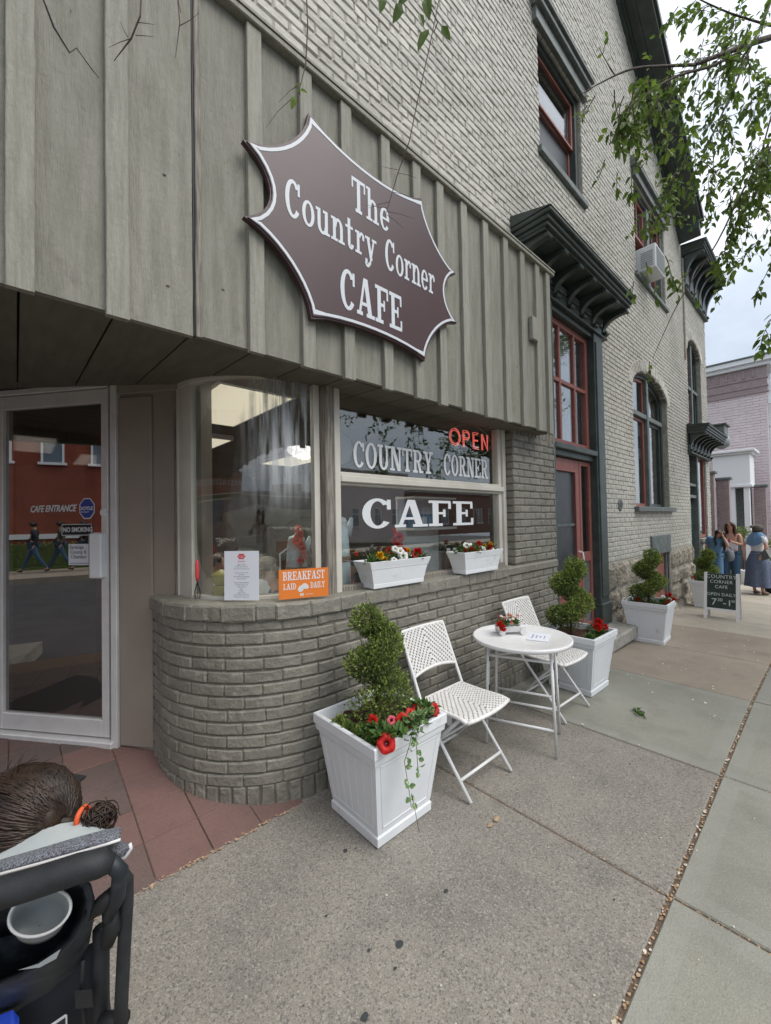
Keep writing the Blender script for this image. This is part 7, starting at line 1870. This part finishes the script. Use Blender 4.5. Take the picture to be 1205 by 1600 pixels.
for (px, py, d_, L) in ((1120, 200, 4.4, .9), (1170, 180, 4.3, .9), (1200, 120, 4, .8), (1150, 30, 4, .6), (1100, 60, 4, .6), (1190, 320, 4.4, .7), (1140, 300, 4.4, .8), (1075, 250, 4.2, .7), (1215, 480, 3.6, .45), (1210, 400, 4, .4), (1185, 380, 4.2, .5), (1150, 350, 4.3, .5), (1200, 250, 4.1, .6), (1165, 90, 4.0, .6), (1195, 20, 3.9, .5), (1125, 120, 4.1, .6), (1060, 10, 3.8, .3), (1095, 140, 3.9, .7), (1040, 400, 4.3, .5), (990, 255, 3.2, .25), (1030, 330, 4.2, .4)):
    twig(at(px, py, d_), _R2 * U(-.9, .3) - _U2 * U(.4, 1.2) + _F * U(-.3, .3), L, lsz=.075, droop=.7, leafy=1)
for (px, py, d_) in ((930, 150, 2.9), (918, 165, 2.9), (945, 250, 3.1), (965, 270, 3.1), (1010, 410, 3.9), (990, 440, 3.9), (1030, 440, 3.9), (1090, 450, 4), (1080, 420, 4), (1015, 565, 4.1)):
    twig(at(px, py, d_), _R2 * U(-.8, .5) - _U2 * U(.6, 1.1), .16, lsz=.07, droop=1.4, leafy=1, sub_=0)
# thin bare shoots hanging close to the boards on the left, from an overhead limb
_, P7 = limb([FK, (6.5, -.8, 5.0), (4.0, -.2, 5.6), (2.2, .5, 5.2), (1.0, 1.0, 4.6), (.2, 1.1, 4.4)], .05, .012)
def hang(pts, side, lv=(), rr=.0028):
    P = [Vector(p) for p in pts]; TW.tube(P, [rr] * (len(P) - 1) + [rr * .4], 5, False)
    for (px, py, d_, dx, dy, L) in side: TW.tube([at(px, py, d_), at(px + dx * .5, py + dy * .4, d_), at(px + dx, py + dy, d_)], [.0015, .0012, .0006], 4, False)
hang([(1.15, .95, 4.65), at(478, -30, 1.75), at(481, 40, 1.7), at(478, 100, 1.68), at(468, 140, 1.66)], [(470, 130, 1.66, -35, 30, 0), (455, 155, 1.66, -40, 45, 0), (468, 140, 1.66, -5, 45, 0)])
hang([(2.0, .55, 5.1), at(690, -20, 2.3), at(672, 70, 2.2), at(652, 160, 2.15), (at(640, 220, 2.1)), at(622, 270, 2.1), at(603, 335, 2.1)], [(622, 270, 2.1, 30, 8, 0), (632, 240, 2.1, 18, 3, 0), (615, 300, 2.1, 34, 10, 0), (610, 315, 2.1, -40, 12, 0), (604, 330, 2.1, 45, 12, 0), (606, 325, 2.1, -35, -5, 0), (603, 335, 2.1, 28, 22, 0), (622, 265, 2.1, -25, -5, 0)])
hang([(.2, 1.0, 4.45), at(222, -40, 1.55), at(219, 25, 1.5), at(205, 60, 1.5), at(178, 95, 1.5)], [(216, 35, 1.5, 25, 3, 0), (212, 55, 1.5, 28, 2, 0), (205, 60, 1.5, -35, 14, 0), (200, 58, 1.5, -12, -25, 0)], rr=.003)
hang([(.4, 1.0, 4.5), at(275, -30, 1.55), at(281, 35, 1.5), at(274, 90, 1.5)], [(281, 40, 1.5, 30, -20, 0), (283, 20, 1.5, -5, -25, 0)], rr=.0022)
hang([(.1, 1.0, 4.45), at(107, -20, 1.55), at(111, 20, 1.5)], [], rr=.002)
for (px, py, d_, ang, L, lt) in ((462, 150, 1.66, -1.9, .055, 1), (468, 140, 1.66, -.3, .035, 1), (470, 130, 1.66, -2.6, .035, 1), (465, 138, 1.66, -1.2, .03, 1), (628, 5, 1.5, -2.0, .075, 0), (665, -5, 1.5, -1.4, .08, 0), (670, 45, 1.5, -2.1, .085, 0), (690, 40, 1.5, -1.0, .06, 0), (655, 20, 1.5, -1.2, .05, 0), (640, -10, 1.5, -2.4, .06, 0), (600, -6, 1.5, -1.8, .06, 0)):
    LV.m = lt; leaf(LV, at(px, py, d_), _R2 * cos(ang) + _U2 * sin(ang), -_F + rdir() * .5, L, L * .48, .15)
TW.tube([at(655, -60, 1.55), at(668, 0, 1.5), at(684, 35, 1.5), at(678, 50, 1.5)], .0022, 4, False)
# the rest of the crown, overhead and over the street
def in_view(p):
    q = proj(p); return q is not None and -60 < q[0] < 1260 and -60 < q[1] < 1650
for k in range(26):
    tgt = Vector((8.4 + U(-5, 5), -1.6 + U(-3.2, 2.0), 5.0 + U(-1.2, 3.2)))
    if in_view(tgt): continue
    mid_ = FK.lerp(tgt, .5) + Vector((0, 0, .4)); _, Pq = limb([FK, mid_, tgt], .035, .008)
    for j in range(9):
        p = Pq[int(U(.45, 1) * (len(Pq) - 1))] + rdir() * U(0, .3)
        if in_view(p): continue
        for q in range(7):
            c = p + rdir() * U(0, .55)
            if in_view(c): continue
            TW.tube([p, p.lerp(c, .5) + rdir() * .04, c], [.004, .003, .001], 3, False)
            for l_ in range(16):
                LV.m = 1 if rnd() < .25 else 0; b = c + rdir() * U(.02, .22)
                leaf2(LV, b, rdir() + Vector((0, 0, -.5)), rdir(), .09 * U(.7, 1.2), .045)
for k in range(46):
    p = Vector((U(4.2, 9.5), U(-3.0, -.35), U(3.0, 5.2)))
    if in_view(p) or in_view(p + Vector((0, 0, -.9))): continue
    twig(p, (U(-1, 1), U(-.6, .6), -.8), U(.5, .9), lsz=.085, droop=.8, leafy=1, sub_=2)
LV.m = 0
build(TW, 'twigs', 'twig', tree, kind='stuff')
build(LV, 'foliage', ['tree_leaf', 'tree_leaf_light'], tree, kind='stuff')

# ================================================================== STROLLER AND CHILD
st = empty('stroller', 'black stroller with parent tray and cup holder in the near left corner', 'stroller', tuple(Vector((at(60, 1500, .75).x, at(60, 1500, .75).y, 0))), world=True)
def sp(mb, name, m, smooth=True): return build(mb, name, m, st, smooth)
hp = [at(-130, 1430, .60), at(-60, 1415, .60), at(0, 1397, .61), at(60, 1378, .62), at(120, 1358, .635), at(160, 1348, .645), at(176, 1350, .65)]
sp(MB().tube(hp, [.021, .021, .021, .021, .021, .020, .012], 16), 'handlebar', 'rubber')
sp(MB().tube([at(170, 1345, .65), at(188, 1362, .66), at(184, 1400, .67), at(170, 1432, .68)], [.012, .012, .012, .010], 12), 'handle_bracket', 'console')
sp(MB().tube([at(176, 1395, .67), at(160, 1412, .67), at(140, 1428, .67)], [.010, .013, .010], 10), 'hinge', 'black')
sp(MB().tube([at(172, 1420, .69), at(176, 1450, .69), at(168, 1476, .69)], [.012, .014, .010], 10), 'joint', 'black')
seam = [at(-60, 1432, .588), at(0, 1413, .595), at(60, 1394, .605), at(120, 1374, .62), at(160, 1362, .632)]
sp(MB().tube(seam, .0012, 5), 'stitching', 'console')
sp(MB().bbox(0, .001, 0, .001, 0, .001, .0001) if False else MB().tube([at(130, 1500, .70), at(128, 1540, .70), at(132, 1600, .70), at(130, 1660, .70)], .004, 6), 'webbing', 'black')
bk = MB(); bk.prism([(116, 1548), (144, 1546), (146, 1574), (118, 1577)], lambda u, v, d: at(u, v, .695 - d), 0, .006); sp(bk, 'buckle', 'rubber', False)
# outer frame tube down the side
sp(MB().tube([at(178, 1372, .69), at(190, 1362, .70), at(198, 1374, .705), at(198, 1410, .705), at(194, 1480, .70), at(190, 1560, .70), at(187, 1640, .70)], .0105, 10), 'frame_tube', 'rubber')
sp(MB().tube([at(158, 1450, .72), at(158, 1530, .72), at(158, 1660, .72)], .013, 10), 'frame_tube', 'rubber')
sp(MB().tube([at(105, 1490, .76), at(112, 1560, .76), at(112, 1660, .76)], .016, 10), 'frame_tube', 'console')
sp(MB().tube([at(160, 1596, .71), at(195, 1592, .70)], .012, 8), 'cross_tube', 'rubber')
# hood: folded canopy, tweed band with white piping and grey inner blanket
def bandpts(pl, d0, thick, up): return [at(px, py, d0) for px, py in pl]
def strip(name, top_, bot_, d0, d1, m, bulge=.01, thick=.012):
    mb = MB(); n = 26; rows = []
    def ip(L, t):
        t *= len(L) - 1; i = min(int(t), len(L) - 2); f = t - i; return (L[i][0] * (1 - f) + L[i + 1][0] * f, L[i][1] * (1 - f) + L[i + 1][1] * f)
    for i in range(n + 1):
        a, b = ip(top_, i / n), ip(bot_, i / n); row = []
        for j in range(7):
            t = j / 6; d_ = d1 + (d0 - d1) * t - bulge * sin(pi * t); row.append(at(a[0] * (1 - t) + b[0] * t, a[1] * (1 - t) + b[1] * t, d_))
        for j in range(6, -1, -1):
            t = j / 6; d_ = d1 + (d0 - d1) * t - bulge * sin(pi * t) + thick; row.append(at(a[0] * (1 - t) + b[0] * t, a[1] * (1 - t) + b[1] * t, d_))
        row.append(row[0]); rows.append(row)
    mb.grid(rows); mb.f.append(tuple(range(14))); mb.mi.append(0); k = (n) * 15; mb.f.append(tuple(k + 13 - q for q in range(14))); mb.mi.append(0)
    return sp(mb, name, m)
strip('blanket', [(-90, 1352), (-20, 1328), (40, 1305), (95, 1287), (128, 1282), (150, 1286), (172, 1298)], [(-90, 1410), (-20, 1385), (40, 1362), (95, 1345), (130, 1335), (150, 1330), (172, 1318)], .70, .80, 'blanket', .02)
strip('hood_band', [(-90, 1384), (0, 1343), (60, 1326), (120, 1308), (165, 1296), (190, 1292)], [(-90, 1404), (0, 1363), (60, 1347), (120, 1330), (165, 1318), (188, 1311)], .665, .695, 'tweed', .008)
sp(MB().tube([at(-90, 1407, .662), at(0, 1366, .662), at(60, 1350, .662), at(120, 1333, .662), at(165, 1320, .662), at(188, 1312, .664)], .0022, 6), 'piping', 'petal_white')
strip('hood_end', [(150, 1325), (170, 1318), (188, 1312), (200, 1318)], [(158, 1345), (178, 1345), (196, 1340), (204, 1328)], .67, .70, 'tweed', .01)
sp(MB().tube([at(178, 1347, .668), at(196, 1340, .668), at(205, 1326, .668), at(203, 1318, .668)], .0026, 6), 'piping', 'petal_white')
# parent tray with cup holder
tr_ = MB(); n = 22; rows = []
outer = [(-120, 1500), (-60, 1480), (0, 1455), (60, 1400), (110, 1376), (136, 1372), (146, 1392), (140, 1430), (118, 1470), (80, 1508), (30, 1540), (-30, 1565), (-120, 1590)]
def rim_(L, d): return [at(px, py, d) for px, py in L]
P0 = [(-120, 1440), (-60, 1425), (0, 1410), (50, 1396), (95, 1380), (125, 1370), (142, 1380), (148, 1402), (142, 1432), (120, 1468), (82, 1502), (30, 1532), (-30, 1555), (-120, 1580)]
cen = (20, 1460)
def shrink(L, k): return [(cen[0] + (x - cen[0]) * k, cen[1] + (y - cen[1]) * k) for x, y in L]
rows = [rim_(shrink(P0, .80), .755), rim_(shrink(P0, .86), .70), rim_(shrink(P0, .95), .655), rim_(P0, .662), rim_([(x, y + 30) for x, y in P0], .70), rim_([(x - 6, y + 60) for x, y in P0], .76)]
rows = [r + [r[0]] for r in rows]
tr_.grid(rows); tr_.f.append(tuple(range(14))); tr_.mi.append(0); tr_.f.append(tuple(75 + q for q in range(14))[::-1]); tr_.mi.append(0)
sp(tr_, 'parent_tray', 'console')
cc_ = at(62, 1428, .652); ax_u = (at(112, 1416, .652) - cc_); ax_v = (at(62, 1465, .640) - cc_)
ax_n = ((cc_ - Vector((0, 0, CAMZ))).normalized() * .8 + Vector((0, 0, -.35))).normalized()
ch_ = MB(); rows = []
for rr, dd in ((1.0, -.002), (1.0, -.006), (.94, -.007), (.90, -.003), (.86, .035), (.80, .055), (.02, .058)):
    rows.append([cc_ + ax_u * (rr * cos(2 * pi * k / 36)) + ax_v * (rr * sin(2 * pi * k / 36)) + ax_n * dd for k in range(37)])
ch_.grid(rows); sp(ch_, 'cup_holder', 'cup_plastic')
sp(MB().tube([cc_ + ax_u * (.97 * cos(2 * pi * k / 36)) + ax_v * (.97 * sin(2 * pi * k / 36)) - ax_n * .006 for k in range(37)], .0022, 6, False), 'cup_rim', 'petal_white')
mb = MB(); P = [(28, 1516), (60, 1506), (95, 1483), (88, 1498), (62, 1512)]
mb.prism(P, lambda u, v, d: at(u, v, .652 - d), 0, .002); sp(mb, 'crescent_mark', 'cup_plastic', False)
# fabric back of the seat, basket, blue cloth
strip('seat_back', [(-120, 1560), (-20, 1540), (60, 1515), (110, 1490), (150, 1470)], [(-120, 1690), (-20, 1690), (60, 1690), (110, 1690), (150, 1690)], .80, .74, 'cloth_dark', .03, .05)
strip('piping_flap', [(-80, 1600), (-20, 1585), (30, 1560), (70, 1535)], [(-80, 1608), (-20, 1590), (30, 1564), (72, 1538)], .715, .715, 'cup_plastic', .0, .003)
strip('blue_cloth', [(-80, 1590), (-10, 1590), (20, 1578), (30, 1590)], [(-80, 1680), (-10, 1680), (20, 1680), (28, 1680)], .70, .70, 'blue_fabric', .02, .02)
mb = MB(); mb.prism([(68, 1608), (102, 1585), (105, 1586), (106, 1640), (68, 1640)], lambda u, v, d: at(u, v, .705 - d), 0, .001); sp(mb, 'care_label', 'petal_white', False)
mb = MB(); mb.prism([(72, 1611), (102, 1590), (102, 1640), (72, 1640)], lambda u, v, d: at(u, v, .7035 - d), 0, .0005); sp(mb, 'label_field', 'cloth_dark', False)
# legs and wheels (below the frame)
bx = st.location
for sx, sy in ((-.1, -.12), (.28, -.12), (-.1, .5), (.28, .5)):
    c_ = Vector((bx.x - .15 + sx, bx.y + sy, .12)); t_ = MB(); t_.lathe([(.04, -.02), (.11, -.02), (.12, -.01), (.12, .01), (.11, .02), (.04, .02)], n=24)
    wv_ = MB(); wv_.add([(c_.x + z, c_.y + x, c_.z + y) for x, y, z in t_.v], t_.f); sp(wv_, 'wheel', 'rubber')
    sp(MB().tube([c_, (bx.x - .15 + sx * .9, bx.y + .1, .62)], .012, 8), 'leg', 'rubber')
# child: head turned away, dark hair tied in a small bun
hc = at(34, 1283, .85)
cd_ = empty('child', 'small child in the stroller seen from behind, brown hair tied with orange band', 'child', (hc.x, hc.y, .45), world=True)
sd = _R2; upv = Vector((0, 0, 1)); fw_ = Vector((hc.x - .03, hc.y, 0)).normalized()
js = {'p': (hc + upv * -.42 + fw_ * .03, .085), 'c': (hc + upv * -.24 + fw_ * .0, .085), 'n': (hc + upv * -.115, .035), 'h0': (hc + upv * -.05 + fw_ * .02, .07), 'h1': (hc + upv * .02, .074), 'h2': (hc + upv * .055, .06),
      'sl': (hc + upv * -.19 - sd * .10, .035), 'el': (hc + upv * -.32 - sd * .10 + fw_ * .08, .028), 'wl': (hc + upv * -.34 - sd * .04 + fw_ * .18, .02), 'sr': (hc + upv * -.19 + sd * .07, .033), 'er': (hc + upv * -.33 + sd * .05 + fw_ * .08, .026), 'wr': (hc + upv * -.36 + sd * .0 + fw_ * .16, .02),
      'kl': (hc + upv * -.42 + fw_ * .24 - sd * .06, .045), 'kr': (hc + upv * -.42 + fw_ * .20 - sd * .0, .040), 'al': (hc + upv * -.60 + fw_ * .28 - sd * .06, .03), 'ar': (hc + upv * -.60 + fw_ * .24 - sd * .0, .03)}
skinned('body', (js, [('p', 'c'), ('c', 'n'), ('n', 'h0'), ('h0', 'h1'), ('h1', 'h2'), ('c', 'sl'), ('sl', 'el'), ('el', 'wl'), ('c', 'sr'), ('sr', 'er'), ('er', 'wr'), ('p', 'kl'), ('p', 'kr'), ('kl', 'al'), ('kr', 'ar')]), 'skin', cd_, 2)
cl_ = {k: (js[k][0], js[k][1] + .012) for k in ('p', 'c', 'sl', 'el', 'sr', 'er')}
skinned('shirt', (cl_, [('p', 'c'), ('c', 'sl'), ('sl', 'el'), ('c', 'sr'), ('sr', 'er')]), 'blanket', cd_, 2)
bun = at(134, 1276, .80)
mb = MB(); r_ = random.Random(9)
# hair lies over a skull-shaped shell and is combed towards the tie
P = []
for i in range(15):
    row = []
    for j in range(25):
        a = 2 * pi * j / 24; e_l = pi / 2 - i / 14 * 2.3; row.append(hc + upv * .012 + (sd * cos(a) * 1.12 + fw_ * sin(a)) * (.079 * cos(e_l)) + upv * .080 * sin(e_l))
    P.append(row)
mb.grid(P)
for i in range(1100):
    a = r_.uniform(0, 2 * pi); e_l = r_.uniform(-.45, 1.5); d0 = (sd * cos(a) * 1.12 + fw_ * sin(a)) * cos(e_l) + upv * sin(e_l)
    pts = []
    for k in range(8):
        t = k / 7; d_ = (d0 * (1 - t) + (sd * 1.05 - upv * .12 - fw_ * .3) * t); d_.normalize(); rr = .0885 + r_.uniform(0, .005); v_ = hc + upv * .012 + Vector(d_) * rr * (1 + .10 * abs(d_.dot(sd)))
        pts.append(v_ if t < .9 else v_.lerp(bun, .8))
    mb.tube(pts, [.0012, .0022, .0026, .0026, .0024, .0022, .002, .0015], 4, False)
for i in range(90):
    a = r_.uniform(0, 2 * pi); e_l = r_.uniform(-.2, 1.4); d0 = (sd * cos(a) + fw_ * sin(a)) * cos(e_l) + upv * sin(e_l); b0 = hc + upv * .012 + d0 * .088; d1 = (sd * .6 + rdir() * .8).normalized()
    mb.tube([b0, b0 + d1 * .02 + d0 * .006, b0 + d1 * .045 + d0 * .004], [.0008, .0007, .0004], 3, False)
build(mb, 'hair', 'hair_child', cd_, True)
mb = MB()
for i in range(230):
    ax = rdir(); b_ = ax.cross(rdir()).normalized(); c2 = ax.cross(b_); R0 = r_.uniform(.009, .026); a0 = r_.uniform(0, 6); o_ = bun + sd * .026 - upv * .006 + rdir() * .009
    mb.tube([o_ + (b_ * cos(a0 + t * .5) + c2 * sin(a0 + t * .5)) * R0 * (1 + .02 * t) for t in range(int(r_.uniform(5, 10)))], [.0016] * 20 if False else .0011, 4, False)
build(mb, 'hair_bun', 'hair_child', cd_, True)
o_ = sd.cross(upv)
build(MB().tube([bun - sd * .006 + (upv * cos(2 * pi * k / 16) + o_ * sin(2 * pi * k / 16)) * .016 for k in range(17)], .0048, 8, False), 'hair_tie', 'tie_orange', cd_, True)

# ================================================================== DOOR MAT AND LITTER
dm = MB(); c_ = DJ + DU * .62 + DN * .62; v = []
for (a, b) in ((-.72, -.33), (.72, -.33), (.72, .33), (-.72, .33)):
    p = c_ + DU * a + DN * b; v.append((p.x, p.y, ez(p.y) + .004))
dm.add(v + [(x, y, z + .008) for x, y, z in v], [(0, 1, 2, 3), (4, 5, 6, 7), (0, 1, 5, 4), (1, 2, 6, 5), (2, 3, 7, 6), (3, 0, 4, 7)])
d_ = build(dm, 'doormat', 'doormat'); d_['label'] = 'worn dark rubber doormat before the cafe door'; d_['category'] = 'doormat'
def chips(name, n, fpos, m, smin, smax):
    mb = MB()
    for i in range(n):
        x, y, z = fpos(); s_ = U(smin, smax); a = U(0, 6.3); k = int(U(4, 7)); tl = U(-.3, .3)
        P = [(x + s_ * cos(a + 2 * pi * j / k) * U(.6, 1.1), y + s_ * sin(a + 2 * pi * j / k) * U(.4, 1.), z + .002 + s_ * (.25 + tl * cos(2 * pi * j / k))) for j in range(k)]
        mb.add(P, [tuple(range(k))])
    return build(mb, name, m, kind='stuff')
def crack(x0, x1, y): return lambda: ((lambda x: (x, y + U(-.008, .008), gz(x) - .007 + U(0, .004)))(U(x0, x1)))
chips('crack_litter', 620, crack(1.1, 9.0, .485), 'brown_leaf', .003, .009)
chips('crack_petals', 110, crack(1.1, 6.5, .485), 'pale_petal', .004, .012)
for xx in (1.966, 3.096): chips('joint_litter', 160, (lambda xx: lambda: (xx + U(-.006, .006), U(-.3, 2.0), -.004 + U(0, .004)))(xx), 'brown_leaf', .002, .006)
chips('edge_litter', 130, lambda: (U(.2, 1.15), 2.003 + U(-.014, .012), .001 + U(0, .004)), 'brown_leaf', .003, .010)
chips('wall_litter', 220, lambda: ((lambda x: (x, U(1.80, 1.99) if rnd() < .7 else U(1.5, 1.9), .001))(U(1.7, 4.3))), 'brown_leaf', .002, .007)
chips('fallen_petals', 90, lambda: ((lambda x: (x, U(.5, 1.95), gz(x) + .001))(U(3.0, 9.0))), 'pale_petal', .006, .016)
chips('fallen_petals', 40, lambda: ((lambda x: (x, U(-.2, 1.9), gz(x) + .001))(U(.9, 3.3))), 'pale_petal', .002, .006)
chips('gum_spots', 34, lambda: (U(.55, 3.0), U(.5, 1.8), .0 - .002), 'gum', .003, .008)
mb = MB()
for (px, py, s_) in ((625, 1476, .017), (697, 1393, .011), (570, 1590, .014), (510, 1432, .006), (540, 1330, .012), (577, 1486, .007), (618, 1514, .007)):
    z_ = at(px, py, 1); t_ = (0 - CAMZ) / (z_.z - CAMZ); g_p = Vector((0, 0, CAMZ)) + (z_ - Vector((0, 0, CAMZ))) * t_
    mb.add([(g_p.x + s_ * cos(a) * U(.7, 1.1), g_p.y + s_ * sin(a) * U(.6, 1.), .0035) for a in [2 * pi * k / 11 for k in range(11)]], [tuple(range(11))])
build(mb, 'gum_blots', 'gum', kind='stuff')
greenery(empty('fallen_sprig', 'small green sprig lying on the smooth slab', 'sprig', (3.62, 1.06, 0), world=True), [(3.60, 1.06, .004), (3.64, 1.08, .004), (3.57, 1.03, .004)], 34, .035, .028, 'plant_leaf', .2)
chips('leaf_bits', 3, lambda: (U(1.75, 1.85), 1.2, .002), 'brown_leaf', .018, .022)
